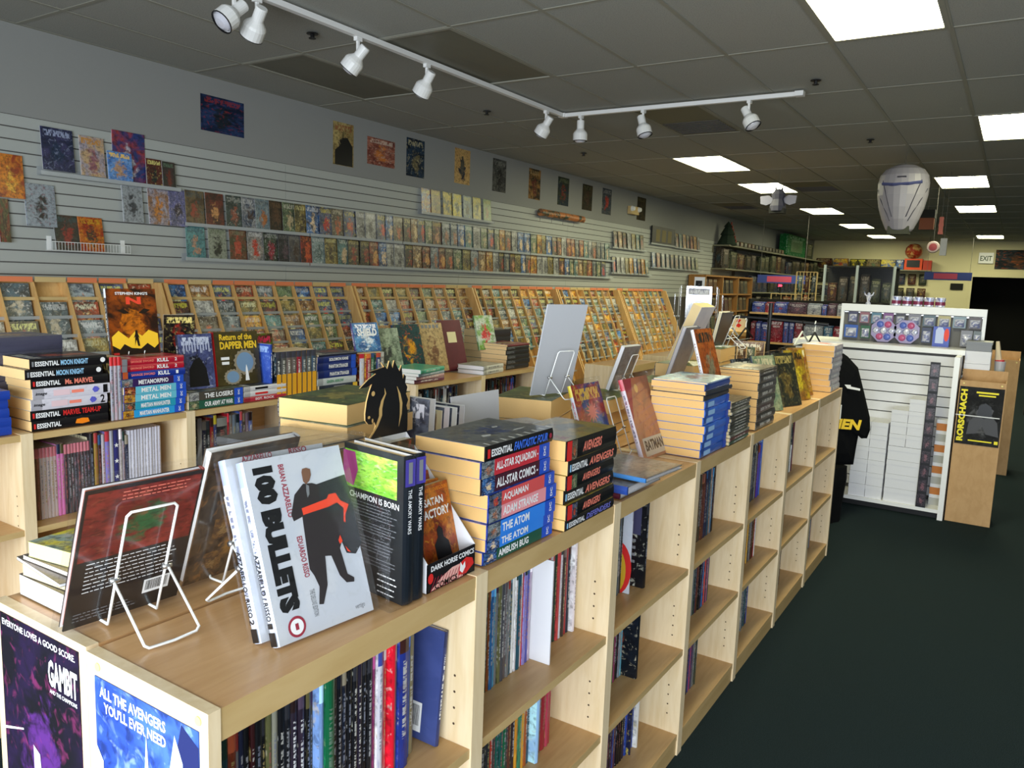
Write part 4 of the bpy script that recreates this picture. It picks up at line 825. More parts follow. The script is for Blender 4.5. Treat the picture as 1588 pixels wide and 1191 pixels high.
# dark hardcover in a sleeve lying tilted behind the black pair
o = book((-1.105, 1.0, TOP+.232), (.02, 1, 0), (-1, .02, -.05), .168, .262, .016, pal=((70, 68, 66), (84, 80, 78), (60, 60, 60), (110, 106, 104)), title=0, spine=(90, 90, 92), stxt=0, hard=True, label='grey sleeved hardcover propped flat behind the black pair', cat='book', group=G_B); sleeve(o, .168, .262, .016)
st_ = TOP
for i in range(5): o = book((-1.37, 1.0+.003*i, st_+.040), (1, .02, 0), (0, 1, 0), .18, .165, .0395, spine=(60, 60, 60), label='cream-edged paperback under the propped grey hardcover, %s from bottom' % ordn(i), group=G_B, pc=(236, 210, 160)); st_ += .040
# upright books with white edges, then a white board
for i, (y, h_, c, pcx, l) in enumerate(((1.475, .262, (40, 120, 100), (220, 222, 226), 'standing book with dark cover and teal top band, beside horse head'), (1.505, .23, (150, 140, 110), (206, 196, 160), 'standing beige magazine beside the horse head'), (1.535, .235, (90, 60, 140), (236, 232, 244), 'standing purple book with white page edges'), (1.568, .23, (40, 50, 100), (240, 246, 250), 'standing navy book with bright white page edges'), (1.60, .232, (34, 34, 50), (210, 212, 220), 'standing dark book before the white board'))):
    o = book((-1.375, y, TOP), (1, 0, 0), (0, .06, 1), .18, h_, .024, pal=((50, 54, 70), (90, 96, 110), (60, 60, 80), (210, 210, 220)) if i != 1 else ((190, 180, 150), (150, 130, 100), (120, 70, 50), (160, 60, 40)), spine=c, pc=pcx, label=l, group=G_B)
o = MB().box((-.11, 0, 0), (.11, .003, .232)).build('backing_board', M_BOXW, None, (-1.25, 1.785, TOP+.008)); o.rotation_euler = (math.radians(-4), 0, math.radians(88)); tag(o, 'white board standing tilted behind the eight-book stack', 'board')
for i, (x_, y_, yw, c, l) in enumerate(((-1.235, 1.735, -10, (150, 150, 160), 'pale grey magazine lying loose in front of cream stack'), (-1.23, 1.75, -16, (120, 40, 80), 'magenta-edged magazine lying loose in front of cream stack'))):
    book((x_, y_, TOP+.152+.0115*i), rotz((1, 0, 0), yw), rotz((0, 1, 0), yw), .12, .18, .010, spine=c, pal=((170, 172, 180), (150, 150, 160), (180, 180, 186), (120, 60, 90)), title=0, label=l, group=G_B, pc=(220, 220, 226))
zq = stackB(-1.215, 1.72, TOP, [((90, 80, 60), .046)]*3, 'yellowed digest lying under the loose magazines', -4, .10, .17)
z2 = stackB(-1.345, 2.0, TOP, [((70, 64, 60), .066)]*3, 'thick cream-edged book under the grey poster board', 14, .185, .262)
# grey board on easel, seen from behind
d = Vector((math.sin(.286), math.cos(.286), 0)); n = Vector((d.y, -d.x, 0)); up = (Vector((0, 0, 1))*math.cos(.217)+n*math.sin(.217)).normalized()
bd = MB().box((0, 0, 0), (.174, .004, .293)).build('backing_board', mat('grey_board', rough=.7, build=b_paint((186, 188, 192), .04))); yv = up.cross(d)
bd.matrix_world = Matrix(((d.x, yv.x, up.x, -1.249), (d.y, yv.y, up.y, 2.055), (d.z, yv.z, up.z, z2+.006), (0, 0, 0, 1)))
tag(bd, 'tall grey board standing on a wire easel above the cream stack', 'board')
e_ = easel((-1.249+d.x*.09+n.x*.008, 2.055+d.y*.09+n.y*.008, z2), math.degrees(math.atan2(n.y, n.x)), 'white wire easel propping the tall grey board', .74, .048)
z3 = stackB(-1.37, 2.46, TOP, [((70, 64, 60), .05)]*3, 'cream-edged book under the small silver display', 4, .185, .262)
d = Vector((.05, 1, 0)).normalized(); n = Vector((d.y, -d.x, 0)); DG = math.degrees(math.atan2(n.y, n.x))
o = back_display((-1.27, 2.66, z3+.005), d, .135, .18, .016, .33, pal=((130, 134, 136), (110, 112, 112), (140, 144, 146), (160, 160, 160)), title=0, spine=(190, 194, 200), pc=(236, 238, 244), label='small silver-grey sleeved book on a wire easel', cat='book', group=G_D); sleeve(o, .135, .18, .016)
easel((-1.25, 2.73, z3), DG, 'white wire easel propping the small silver-grey book', .72)
z4 = stackB(-1.37, 3.06, TOP, [((70, 64, 60), .05)]*3, 'cream-edged book under the leaning grey hardcover', 0, .185, .262)
o = back_display((-1.22, 3.12, z4+.002), d, .15, .245, .018, .30, pal=((150, 150, 158), (140, 140, 150), (150, 150, 156), (120, 120, 130)), title=0, spine=(130, 134, 150), hard=True, pc=(200, 200, 206), label='plain grey hardcover leaning back behind the blue stack', cat='book', group=G_D)
o = back_display((-1.27, 3.33, z4+.06), d, .16, .28, .045, .40, pal=((210, 212, 222), (200, 204, 216), (206, 208, 220), (210, 210, 220)), title=0, spine=(210, 212, 224), hard=False, pc=(240, 214, 160), label='thick white-backed book with cream edges leaning behind the orange cover', cat='book', group=G_D)
z5 = stackB(-1.37, 3.34, TOP, [((70, 64, 60), .069)]*3, 'cream-edged book under the black framed display', 0, .185, .262)
o = back_display((-1.24, 3.76, TOP+.27), d, .15, .17, .022, .2, pal=((26, 30, 40), (30, 34, 44), (26, 30, 40), (40, 44, 50)), title=0, spine=(26, 34, 44), hard=True, pc=(236, 226, 196), label='small black hardcover with cream edges on a wire easel', cat='book', group=G_D)
easel((-1.21, 3.83, TOP+.262), DG, 'white wire easel propping the small black hardcover', .8)
stackB(-1.37, 3.70, TOP, [((60, 60, 64), .065)]*4, 'cream-edged book under the small black hardcover', 2, .185, .262)
for i in range(4): book((-1.39+.01*i, 4.05+.14*i, TOP), (1, .1, 0), (-.1, .05, 1), .17, .255-.01*(i % 3), .03, label='standing book %s along the far part of the row facing away' % ordn(i), group=G_B)

# posters on the row ends ------------------------------------------------------
def poster(name, x0, x1, z0, z1, y, pal, seed, label):
    o = MB().box((x0, y-.0012, z0), (x1, y, z1), 0).build(name, M_ARTM); setart(o, pal, seed, 0); return tag(o, label, 'poster')
pa = poster('poster', -1.078, -.834, .60, .988, YA-.0005, ((40, 70, 160), (70, 108, 196), (26, 40, 110), (150, 178, 226)), 4, 'blue poster with white lettering on the end of the aisle row')
F_ = lambda x, z: (x, YA-.0022, z)
def ptxt(p, s, x, z, w, h, m, bold=.02, y=YA-.0022): return text(s, p, (x, y, z), (1, 0, 0), (0, 0, 1), w, h, m, bold)
ptxt(pa, 'ALL THE AVENGERS', -.985, .968, .16, .017, M_INKW, .03); ptxt(pa, "YOU'LL EVER NEED", -.980, .946, .15, .017, M_INKW, .03)
def ppoly(p, pts, m, y=YA-.0020, nm='printed_shape'):
    b = MB(); b.quad([(x, y, z) for x, z in pts], 0, [(0, 0)]*len(pts)); return b.build(nm, m, p)
PBL, PDB, PWB = mat('poster_blue', (44, 74, 190), .7), mat('poster_navy', (18, 30, 90), .7), mat('poster_ice', (196, 216, 244), .7)
ppoly(pa, [(-.892, .60), (-.834, .60), (-.834, .965), (-.870, .985), (-.885, .93)], PDB); ppoly(pa, [(-.905, .60), (-.875, .60), (-.868, .93), (-.885, .965), (-.900, .90)], PWB, YA-.0024)
ppoly(pa, [(-.958, .86), (-.950, .945), (-.944, .86)], PWB, YA-.0026); ppoly(pa, [(-1.076, .80), (-1.06, .78), (-1.06, .86), (-1.076, .88)], PWB, YA-.0026)
pb = poster('poster', -1.375, -1.133, .60, 1.004, YA+.0055, ((12, 10, 20), (28, 15, 48), (80, 36, 112), (130, 44, 96)), 9, 'dark purple poster on the end of the row facing away')
YB2 = YA+.0038
ptxt(pb, 'EVERYONE LOVES A GOOD SCORE.', -1.254, .990, .225, .011, M_INKW, .02, YB2); ptxt(pb, 'GAMBIT', -1.180, .945, .085, .045, M_INKW, .035, YB2); ptxt(pb, 'AND THE CHAMPIONS', -1.180, .914, .08, .007, M_INKW, .01, YB2)
P1, P2, P3 = mat('poster_purple', (104, 50, 150), .7), mat('poster_violet', (150, 70, 180), .7), mat('poster_magenta', (190, 40, 90), .7)
ppoly(pb, [(-1.375, .795), (-1.31, .815), (-1.31, .818), (-1.375, .80)], M_INKW, YB2-.0004); ppoly(pb, [(-1.28, .73), (-1.255, .74), (-1.26, .79), (-1.28, .80)], mat('poster_pale', (190, 180, 230), .7), YB2-.0005)

# ------------------------------------------------------------------ middle island (row C)
G_C = 'books on top of the middle island'
def ess(o, h, t, rest, m, a=.42, b=.80, mark=M_INKR):
    spine_patch(o, h, t, .02, .045, mark, .5); spine_text(o, 'ESSENTIAL', h, t, .06, .36, M_INKW, .5, .03)
    if rest: spine_text(o, rest, h, t, a, b, m, .55, .03)
tc = [(K, .034), (K, .034), ((206, 202, 212), .036), ((206, 202, 212), .036), (K, .033), (K, .034, {'d': (0.0, -.018)}), (K, .033)]
lc = ['black, bottom book with orange mark', 'black with red lettering', 'lower white one, numbered two', 'upper white one, numbered one', 'black with pink lettering', 'black with blue lettering, jutting out', 'black with blue lettering, on top']
SC, zc_ = stack(XCF-.022, 1.287, TOP, [(c[0], c[1], dict(c[2] if len(c) > 2 else {}, label='paperback in the left front stack of middle island: '+l, pc=(236, 200, 140))) for c, l in zip(tc, lc)], '', G_C, 0, .262, .18)
o, h, t = SC[0]; ess(o, h, t, '', None); patch(o, (-.004, h*.36, -t/2), (0, -1, 0), (0, 0, 1), .05, .02, mat('orange_mark', (240, 130, 20), .5), 'spine_mark', [(-.5, -.3), (0, -.5), (.5, -.3), (.4, .4), (0, .5), (-.4, .4)])
o, h, t = SC[1]; ess(o, h, t, 'MARVEL TEAM-UP', M_INKR, .40, .90)
for k, v in ((2, '2'), (3, '1')):
    o, h, t = SC[k]; spine_text(o, 'image', h, t, .03, .17, M_INKB, .35, .02, .2); spine_patch(o, h, t, .25, .46, mat('pale_pink', (220, 190, 196), .5), .55); spine_patch(o, h, t, .48, .64, M_INKPK, .3); patch(o, (-.004, h*.20, -t/2), (0, -1, 0), (0, 0, 1), .026, .022, mat('violet_mark', (90, 90, 190), .5), 'spine_mark', [(-.5, 0), (-.2, .5), (.2, .4), (.5, 0), (.2, -.4), (-.2, -.5)]); spine_text(o, v, h, t, .90, .96, M_INKB, .8)
o, h, t = SC[4]; ess(o, h, t, 'Ms. MARVEL', M_INKPK, .42, .80)
for k in (5, 6): o, h, t = SC[k]; ess(o, h, t, 'MOON KNIGHT', M_INKLB, .38, .74, M_INKG); patch(o, (-.004, h*.06, -t/2), (0, -1, 0), (0, 0, 1), .018, .018, M_INKW, 'volume_mark', disc(14))
for i in range(3): book((XCF-.022, 1.5575+.0145*i+.0142, TOP), (-1, 0, 0), (0, 0, 1), .17, .232, .0142, spine=(150+14*(i % 2), 152, 160), s3=(196, 40, 44), s2=(90, 90, 110), label=['grey spine with red head band, nearest of the standing trio', 'grey spine with red head band, middle of the standing trio', 'grey spine with red head band, far one of the standing trio'][i], group=G_C)
tk = [('MARTIAN MANHUNTER', 'sky'), ('MARTIAN MANHUNTER', 'teal'), ('METAL MEN', 'aqua'), ('METAL MEN', 'aqua'), ('METAMORPHO', 'purple')]
sk = [((30, 60, 170), .029)]*5+[((24, 50, 140), .026), ((176, 26, 48), .024), ((176, 26, 48), .024)]
lk = ['sky blue, at the bottom', 'teal, second from the bottom', 'aqua, third from the bottom', 'aqua, fourth from the bottom', 'dark purple', 'navy with white lettering', 'crimson, second from the top', 'crimson, on top']
SK, zk = stack(XCF-.02, 1.603, TOP, [(c, t, {'label': 'thick paperback in the middle island stack under the fiery cover: '+l, 'pc': (236, 214, 168)}) for (c, t), l in zip(sk, lk)], '', G_C, 0, .254)
for (o, h, t), (tt, cm) in zip(SK[:5], tk): showcase(o, h, t, tt, .26, .74, R.choice(PAL), hues[cm])
for k in (5, 6, 7): o, h, t = SK[k]; spine_patch(o, h, t, 0, .08, MATS['orange_print'] if k == 5 else M_INKG); spine_text(o, 'SAVAGE SWORD', h, t, .13, .50, M_INKPK, .35, .02); spine_text(o, 'KULL', h, t, .55, .74, M_INKW, .6, .04); spine_text(o, '1' if k == 5 else '2', h, t, .84, .88, M_INKW, .5)
o = lean_book((-2.80, 1.612, zk+.004), (0, 1, 0), .12, .198, .25, .014, True, 0, pal=((40, 20, 10), (150, 70, 14), (200, 110, 20), (20, 12, 10)), spine=(24, 20, 20), s3=(200, 200, 200), title=0, hard=True, label='fiery orange cover on a small easel above the blue and red stack', cat='book', group=G_C)
text("STEPHEN KING'S", o, (.10, .232, .0006), (1, 0, 0), (0, 1, 0), .13, .011, M_INKW, .03); text('N', o, (.105, .205, .0006), (1, 0, 0), (0, 1, 0), .06, .028, M_INKO, .05)
FY, FD = mat('flame_yellow', (250, 200, 50), .4), mat('flame_dark', (30, 16, 8), .4)
patch(o, (.10, .055, .0006), (1, 0, 0), (0, 1, 0), .185, .075, FY, 'cover_flames', [(-.5, -.5), (.5, -.5), (.5, .3), (.3, .5), (.15, .2), (0, .45), (-.15, .1), (-.35, .5), (-.5, .2)]); patch(o, (.10, .022, .0008), (1, 0, 0), (0, 1, 0), .185, .04, FD, 'cover_ground', [(-.5, -.5), (.5, -.5), (.5, .4), (.4, 0), (.25, .5), (.1, 0), (-.1, .1), (-.25, .5), (-.35, 0), (-.5, .4)]); patch(o, (.105, .062, .0010), (1, 0, 0), (0, 1, 0), .026, .06, FD, 'cover_figure', [(-.4, -.5), (-.1, -.1), (.1, -.5), (.4, -.5), (.25, .1), (.5, -.05), (.2, .3), (.15, .5), (-.15, .5), (-.2, .3), (-.5, 0), (-.25, .1)])
patch(o, (.062, .165, .0007), (1, 0, 0), (0, 1, 0), .05, .02, FD, 'cover_shadow', [(-.5, .2), (0, .5), (.5, -.4), (0, -.5)]); patch(o, (.145, .165, .0007), (1, 0, 0), (0, 1, 0), .05, .02, FD, 'cover_shadow', [(-.5, -.4), (0, .5), (.5, .2), (0, -.5)]); patch(o, (.02, .006, .0010), (1, 0, 0), (0, 1, 0), .022, .008, M_INKR, 'publisher_tab')
easel((-2.83, 1.71, zk), 180, 'white wire easel under the fiery orange cover', .8)
o = back_display((-2.86, 1.86, zk-.02), (.3, 1, 0), .12, .17, .01, .1, pal=PAL[4], spine=K, label='small dark cover standing right of the fiery cover', group=G_C)
ZL = TOP
for i, (tt, cm, c) in enumerate((('OUR ARMY AT WAR', 'green', (30, 70, 60)), ('THE LOSERS', None, (60, 56, 50)))):
    o = book((XCF-.02, 1.874+.255, ZL+.034), (-1, 0, 0), (0, -1, 0), .172, .255, .034, spine=c, stxt=0, pal=PAL[10], label=['green spined paperback lying under the grey one, middle island', 'grey-brown spined paperback lying on the green one, middle island'][i], group=G_C, pc=(230, 214, 180)); showcase(o, .255, .034, tt, .27, .80, PAL[10+i], hues['green'] if i == 0 else mat('spine_umber', (70, 66, 58), .4)); ZL += .0345
ZM = TOP
for i, (tt, c, m_) in enumerate((("SGT. ROCK", (170, 40, 60), M_INKW), ('HAVEN', (206, 204, 206), M_INKR), ('HAVEN', (206, 204, 206), M_INKB))):
    o = book((XCF-.02, 2.137+.225, ZM+.022), (-1, 0, 0), (0, -1, 0), .172, .225, .022, spine=c, stxt=0, label=['red spined paperback at the bottom of the low white and red pile', 'white spined book in the low pile, middle', 'white spined book on top of the low pile'][i], group=G_C, pc=(230, 220, 200)); spine_text(o, tt, .225, .022, .25, .7, m_, .45) if tt != 'HAVEN' else spine_patch(o, .225, .022, .25, .55, m_, .4); ZM += .0225
o = lean_book((-2.775, 1.885, ZL+.002), (0.05, 1, 0), .14, .150, .225, .018, True, 0, pal=((60, 66, 110), (84, 92, 140), (24, 26, 40), (190, 196, 214)), spine=(40, 40, 60), label='dark blue cover with pale spiky lettering leaning on the low pile', cat='book', group=G_C); [patch(o, (.022+.0125*q, .172+.006*(q % 3), .0006), (1, 0, 0), (0, 1, 0), .006, .05-.008*(q % 2), mat('lilac_ink', (170, 176, 200), .5), 'cover_stroke') for q in range(10)]; patch(o, (.078, .07, .0006), (1, 0, 0), (0, 1, 0), .09, .12, M_INKB, 'cover_figure', [(-.5, -.5), (.5, -.5), (.4, .1), (.1, .5), (-.2, .4), (-.45, .1)])
o = lean_book((-2.78, 2.055, ZL+.002), (0.05, 1, 0), .14, .215, .228, .022, True, 0, pal=((58, 50, 24), (70, 60, 30), (50, 44, 24), (90, 80, 40)), title=0, spine=(196, 20, 34), stxt=0, hard=True, label='brown picture book with red spine and yellow hand-drawn lettering', cat='book', group=G_C)
YI = mat('mustard_ink', (226, 186, 40), .5); CI = mat('cog_print', (140, 130, 110), .5); SI = mat('steel_blue_print', (110, 140, 170), .5)
text('Return of the', o, (.105, .205, .0006), (1, 0, 0), (0, 1, 0), .16, .026, YI, .03); text('DAPPER MEN', o, (.115, .170, .0006), (1, 0, 0), (0, 1, 0), .18, .032, YI, .04)
cog = [(.5*math.cos(a*math.pi/16)*(1 if a % 2 else .88), .5*math.sin(a*math.pi/16)*(1 if a % 2 else .88)) for a in range(32)]
patch(o, (.140, .095, .0006), (1, 0, 0), (0, 1, 0), .115, .115, CI, 'cover_cog', cog); patch(o, (.140, .095, .0009), (1, 0, 0), (0, 1, 0), .085, .085, SI, 'cover_disc', disc(20)); patch(o, (.075, .035, .0008), (1, 0, 0), (0, 1, 0), .09, .07, CI, 'cover_cog', cog); patch(o, (.075, .035, .0010), (1, 0, 0), (0, 1, 0), .06, .05, SI, 'cover_disc', disc(20)); patch(o, (.145, .05, .0012), (1, 0, 0), (0, 1, 0), .02, .07, M_INKW, 'cover_figure', [(-.5, -.5), (.5, -.5), (.2, .3), (0, .5), (-.2, .3)]); patch(o, (.045, .115, .0008), (1, 0, 0), (0, 1, 0), .04, .012, M_INKW, 'cover_credit'); patch(o, (.045, .095, .0008), (1, 0, 0), (0, 1, 0), .035, .012, M_INKW, 'cover_credit')
o = lean_book((-2.83, 2.25, ZM+.002), (0.1, 1, 0), .14, .14, .21, .02, True, 0, pal=((70, 40, 20), (110, 150, 40), (60, 40, 24), (200, 40, 80)), spine=(190, 30, 80), label='brown and lime cover between the picture book and the blue boxed set', cat='book', group=G_C)
# boxed row of standing spines
o = book((XCF-.03, 2.285+.012, TOP+.05), (-1, 0, 0), (0, 0, 1), .12, .19, .012, pal=((40, 70, 160), (60, 90, 180), (50, 80, 170), (150, 180, 230)), spine=(40, 70, 160), label='royal blue back cover at the near end of the standing set', group=G_C)
for i in range(8): book((XCF-.022, 2.31+.0295*i+.028, TOP), (-1, 0, 0), (0, 0, 1), .14, .205, .028, spine=[(50, 54, 60), (84, 84, 80), (110, 96, 90), (100, 90, 84), (150, 30, 50), (70, 80, 90), (84, 90, 90), (60, 80, 100)][i], s2=(220, 220, 210), s3=(60, 60, 70), label='standing set volume with yellow lower half, %s from the left' % ordn(i), group=G_C)
for ob_ in [q for q in COL.objects if q.get('label', '').startswith('standing set volume')]: patch(ob_, (-.0036, .205*.26, -.014), (0, -1, 0), (0, 0, 1), .205*.5, .024, mat('mustard_spine', (222, 160, 40), .4), 'spine_panel')
tb = [((30, 40, 60), .03), ((190, 196, 196), .033), ((28, 46, 110), .036), ((28, 46, 110), .036), ((28, 46, 110), .03), ((30, 36, 60), .012)]
SB, zb_ = stack(XCF-.02, 2.555, TOP, [(c, t, {'label': '%s spined paperback, %s from bottom of the navy stack behind the horse head' % (cname(c), ordn(i)), 'stxt': 0, 'pc': (226, 206, 170)}) for i, (c, t) in enumerate(tb)], '', G_C, 0, .255)
for k, s_ in ((4, 'SOLOMON KANE'), (3, 'PHANTOM STRANGER'), (2, 'PHANTOM STRANGER')):
    o, h, t = SB[k]; spine_text(o, s_, h, t, .28, .78, M_INKW, .5, .03); spine_patch(o, h, t, .86, .98, BLUEP)
o, h, t = SB[1]; spine_text(o, 'GREEN ARROW', h, t, .22, .66, mat('green_ink', (60, 140, 90), .5), .4); o, h, t = SB[0]; spine_patch(o, h, t, .86, .98, mat('amber_panel', (220, 180, 60), .4)); spine_patch(o, h, t, .36, .66, M_INKG, .6)
# next: upright spines and varied covers
for i in range(5): book((XCF-.02+.01*(i % 2), 2.83+.036*i+.034, TOP), (-1, 0, 0), (0, 0, 1), .17, .165-.0*i, .034, spine=[(200, 206, 220), (150, 40, 60), (40, 120, 90), (40, 70, 120), (150, 146, 140)][i], s3=[(190, 40, 60), (220, 120, 60), (60, 90, 140), (190, 80, 60), (200, 200, 200)][i], label='upright volume right of the navy stack, %s from the left' % ordn(i), group=G_C)
cv = [(2.86, .18, .168, .15, ((40, 90, 150), (90, 150, 200), (220, 230, 240), (240, 240, 250)), (70, 60, 120), 'blue cover with bold white title lettering', True), (3.04, .02, .20, .26, ((120, 136, 116), (170, 184, 160), (60, 66, 64), (200, 206, 190)), (150, 156, 130), 'misty grey-green cover', False), (3.22, .04, .20, .255, ((20, 56, 60), (24, 64, 66), (214, 150, 30), (220, 90, 40)), (40, 60, 110), 'dark teal cover with orange figures', False), (3.43, .012, .205, .285, ((176, 150, 104), (190, 164, 116), (120, 84, 60), (90, 60, 44)), (206, 196, 170), 'tan cover with a brown crouching figure', False), (3.62, .0, .205, .31, ((92, 40, 48), (96, 42, 50), (90, 40, 48), (100, 50, 56)), (190, 190, 196), 'plain maroon hardcover with a small pale label', False), (3.97, .11, .17, .22, ((190, 200, 190), (110, 160, 60), (200, 40, 44), (220, 220, 216)), (90, 120, 60), 'white, green and red cover', False)]
for (y, dz, w_, h_, pal, spc, l, ttl) in cv:
    o = lean_book((XCF-.07-(.022 if y > 3.0 else 0), y, TOP+(.168 if y < 2.9 else dz+.004)), (.1, 1, 0), .28, w_, h_, .016, True, 0, pal=pal, title=1.0 if ttl else 0, spine=spc, hard=True, label=l+' standing on the middle island', cat='book', group=G_C)
    if 'maroon' in l: patch(o, (.11, .205, .0006), (1, 0, 0), (0, 1, 0), .075, .065, mat('cream_label', (214, 204, 160), .5), 'cover_label')
    if 'tan cover' in l: [patch(o, (.045+.03*q, .265, .0006), (1, 0, 0), (0, 1, 0), .02, .02, M_INKG, 'cover_stroke') for q in range(5)]
    if 'bold white' in l: text('SHIELD', o, (.09, .10, .0006), (1, 0, 0), (0, 1, 0), .13, .04, M_INKW, .05)
zg = TOP
for i, (c, t, l) in enumerate((((110, 60, 80), .02, 'purple-grey paperback at the bottom of the jade-topped pile'), ((190, 150, 150), .018, 'pinkish paperback in the jade-topped pile'), ((150, 170, 180), .016, 'pale paperback in the jade-topped pile'), ((70, 170, 140), .022, 'jade green hardcover on top of the pile by the horse head'))):
    o = book((CX(5)-.03, 3.10+.26, zg+t), rotz((-1, 0, 0), 3*i), rotz((0, -1, 0), 3*i), .19, .25, t, spine=c, pal=((70, 170, 140), (80, 176, 146), (70, 166, 136), (90, 180, 150)) if i == 3 else PAL[9], title=0, label=l, group=G_C, pc=(226, 226, 220)); zg += t+.0005
zg = TOP
for i, l in enumerate(('white cased book at the bottom of the white pile', 'white cased book on top of the white pile')):
    o = book((CX(5)-.02, 3.69+.24, zg+.026), (-1, -.1, 0), (.1, -1, 0), .18, .24, .026, spine=(206, 204, 196), s2=(90, 90, 90), pal=((176, 178, 170), (150, 150, 146), (180, 180, 176), (120, 120, 120)), title=0, hard=True, label=l+' on the middle island', group=G_C, pc=(236, 236, 240)); zg += .0265
ts = [(K, .030), (K, .030), (K, .030), (K, .030), (K, .022), ((110, 30, 44), .012)]
SS, zs_ = stack(CX(5)-.05, 4.02, TOP, [(c, t, {'label': '%s spined thick paperback, %s from bottom of the stack at middle island end' % (cname(c), ordn(i)), 'pc': (240, 206, 150)}) for i, (c, t) in enumerate(ts)], '', G_C, -1, .255, .2)
for o, h, t in SS[:5]: spine_text(o, 'ESSENTIAL', h, t, .03, .35, M_INKG, .5, .02)
stackC = stack(CX(5)-.265, 4.12, TOP, [((40, 36, 40), .045, {'label': 'cream-edged paperback in the taller stack behind the island end, %s from bottom' % ordn(i), 'pc': (240, 214, 160)}) for i in range(5)], '', G_C, 0, .25, .2)
# far-left stacks
stack(XCF-.02, .965, TOP, [((30, 60, 150), .029, {'label': 'blue spined paperback, %s from bottom of the stack cut by the left edge' % ordn(i)}) for i in range(5)], '', G_C, 0, .255)
stack(XCF-.22, 1.23, TOP, [((70, 70, 90), .05, {'label': 'thick paperback in the pile behind the left front stack, %s from bottom' % ordn(i), 'pc': (232, 206, 150), 'w': .2, 'h': .27}) for i in range(6)], '', G_C, 6, .26)
# books inside the middle island
G_CI = 'books inside the middle island bookcases'
def cubC(i, lev, items): return shelf_run(CX(i), YC+i*CW+.0215, SHC[lev], [(a[0], a[1], min(.278, a[2]*1.075))+tuple(a[3:]) for a in items], 'the %s shelf of the %s middle island bookcase' % (('top', 'middle', 'bottom')[lev], ordn(i)), G_CI, 0.075)
PKL = [((120, 90, 70), .012, .235, .17, {'s3': (210, 120, 130)}) for _ in range(4)]+[((196, 180, 176), .011, .235, .17, {'s3': (214, 120, 130)}) for _ in range(5)]+[((214, 120, 180), .012, .24, .17), ((214, 120, 180), .012, .24, .17)]+[((60, 56, 60), .011, .235, .17, {'s3': (206, 120, 130)}) for _ in range(8)]+[((40, 36, 40), .014, .262, .17), ((150, 120, 40), .014, .262, .17, {'s3': (180, 60, 60)}), ((60, 30, 30), .012, .25, .17), ((180, 170, 176), .012, .25, .17), ((130, 120, 190), .018, .266, .17, {'s3': (200, 60, 70)}), ((170, 170, 180), .014, .262, .17), ((50, 50, 110), .022, .262, .17, {'stxt': 0}), ((160, 150, 150), .012, .26, .17), ((150, 140, 150), .008, .25, .17), (NV, .014, .235, .17)]+[((196, 194, 204), .0115, .25, .17, {'s3': (200, 198, 208), 's2': (170, 168, 184)}) for _ in range(11)]
cubC(1, 0, PKL)
star = [(.5*math.cos(math.pi/2+a*math.pi/5)*(1 if a % 2 == 0 else .4), .5*math.sin(math.pi/2+a*math.pi/5)*(1 if a % 2 == 0 else .4)) for a in range(10)]
for q in COL.objects:
    if q.get('group') == G_CI and q.get('label', '').startswith('dark blue') or (q.get('group') == G_CI and 'twenty-sixth' in q.get('label', '')):
        for k in range(4): patch(q, (-.0036, .04+.06*k, -.011), (0, 0, 1), (0, 1, 0), .02, .02, M_INKW, 'spine_star', star)
        break
cubC(0, 0, fill(.1, MX)+[((120, 110, 100), .012, .25, .17)])
cubC(2, 0, [((80, 40, 30), .02, .24, .17), ((150, 130, 30), .016, .24, .17), (K, .022, .25, .17), ((150, 150, 160), .02, .255, .17), (NV, .02, .24, .17), ((30, 40, 40), .018, .24, .17), ((150, 40, 40), .016, .25, .17), ((50, 60, 120), .016, .262, .17, {'s3': (220, 200, 60)}), ((40, 40, 44), .05, .245, .17, {'s3': (150, 150, 140)}), ((150, 30, 40), .01, .265, .18), ((120, 100, 90), .016, .25, .17), ((110, 120, 130), .018, .25, .17), ((100, 110, 120), .018, .25, .17), ((60, 80, 140), .014, .262, .17, {'s3': (200, 80, 80)}), ((70, 60, 50), .016, .25, .17), ((110, 90, 100), .016, .25, .17), ((90, 100, 150), .02, .25, .17)])
cubC(4, 0, fill(.45, [NV, WH, TL, K, GY_])); cubC(5, 0, fill(.45, [TL, BL, K, RD, BR]))

# ------------------------------------------------------------------ sloped comic racks along the left wall
COMIC = {}
def comic_mesh(w, h, t=.0022):
    k = (round(w, 3), round(h, 3), t)
    if k not in COMIC:
        b = MB()   # local: x width, y height, front z=0 with a soft fold at the spine edge
        b.quad([(.004, 0, 0), (w, 0, 0), (w, h, 0), (.004, h, 0)], 0, ((.03, 0), (1, 0), (1, 1), (.03, 1)))
        b.quad([(0, 0, -t*.6), (.004, 0, 0), (.004, h, 0), (0, h, -t*.6)], 0, ((0, 0), (.03, 0), (.03, 1), (0, 1)))
        b.quad([(w, 0, -t), (0, 0, -t), (0, h, -t), (w, h, -t)], 1); b.quad([(w, 0, 0), (w, 0, -t), (w, h, -t), (w, h, 0)], 1)
        b.quad([(0, h, -t), (0, h, -t*.6), (.004, h, 0), (w, h, 0), (w, h, -t)], 1); b.quad([(0, 0, -t), (w, 0, -t), (w, 0, 0), (.004, 0, 0), (0, 0, -t*.6)], 1); b.quad([(0, 0, -t), (0, 0, -t*.6), (0, h, -t*.6), (0, h, -t)], 1)
        COMIC[k] = b.mesh('comic', [M_ART, M_INKW])
    return COMIC[k]
def comic(O, A, B, pal, label, cat, group, w=.168, h=.258, name='comic_book', title=1.0, t=.0022):
    SEED[0] += 1; o = ob(name, comic_mesh(w, h, t)); o.matrix_world = frame(O, A, (Vector(B)-Vector(A)*Vector(A).dot(Vector(B))).normalized())
    setart(o, pal, SEED[0]*1.37 % 50, title); return tag(o, label, cat, group)
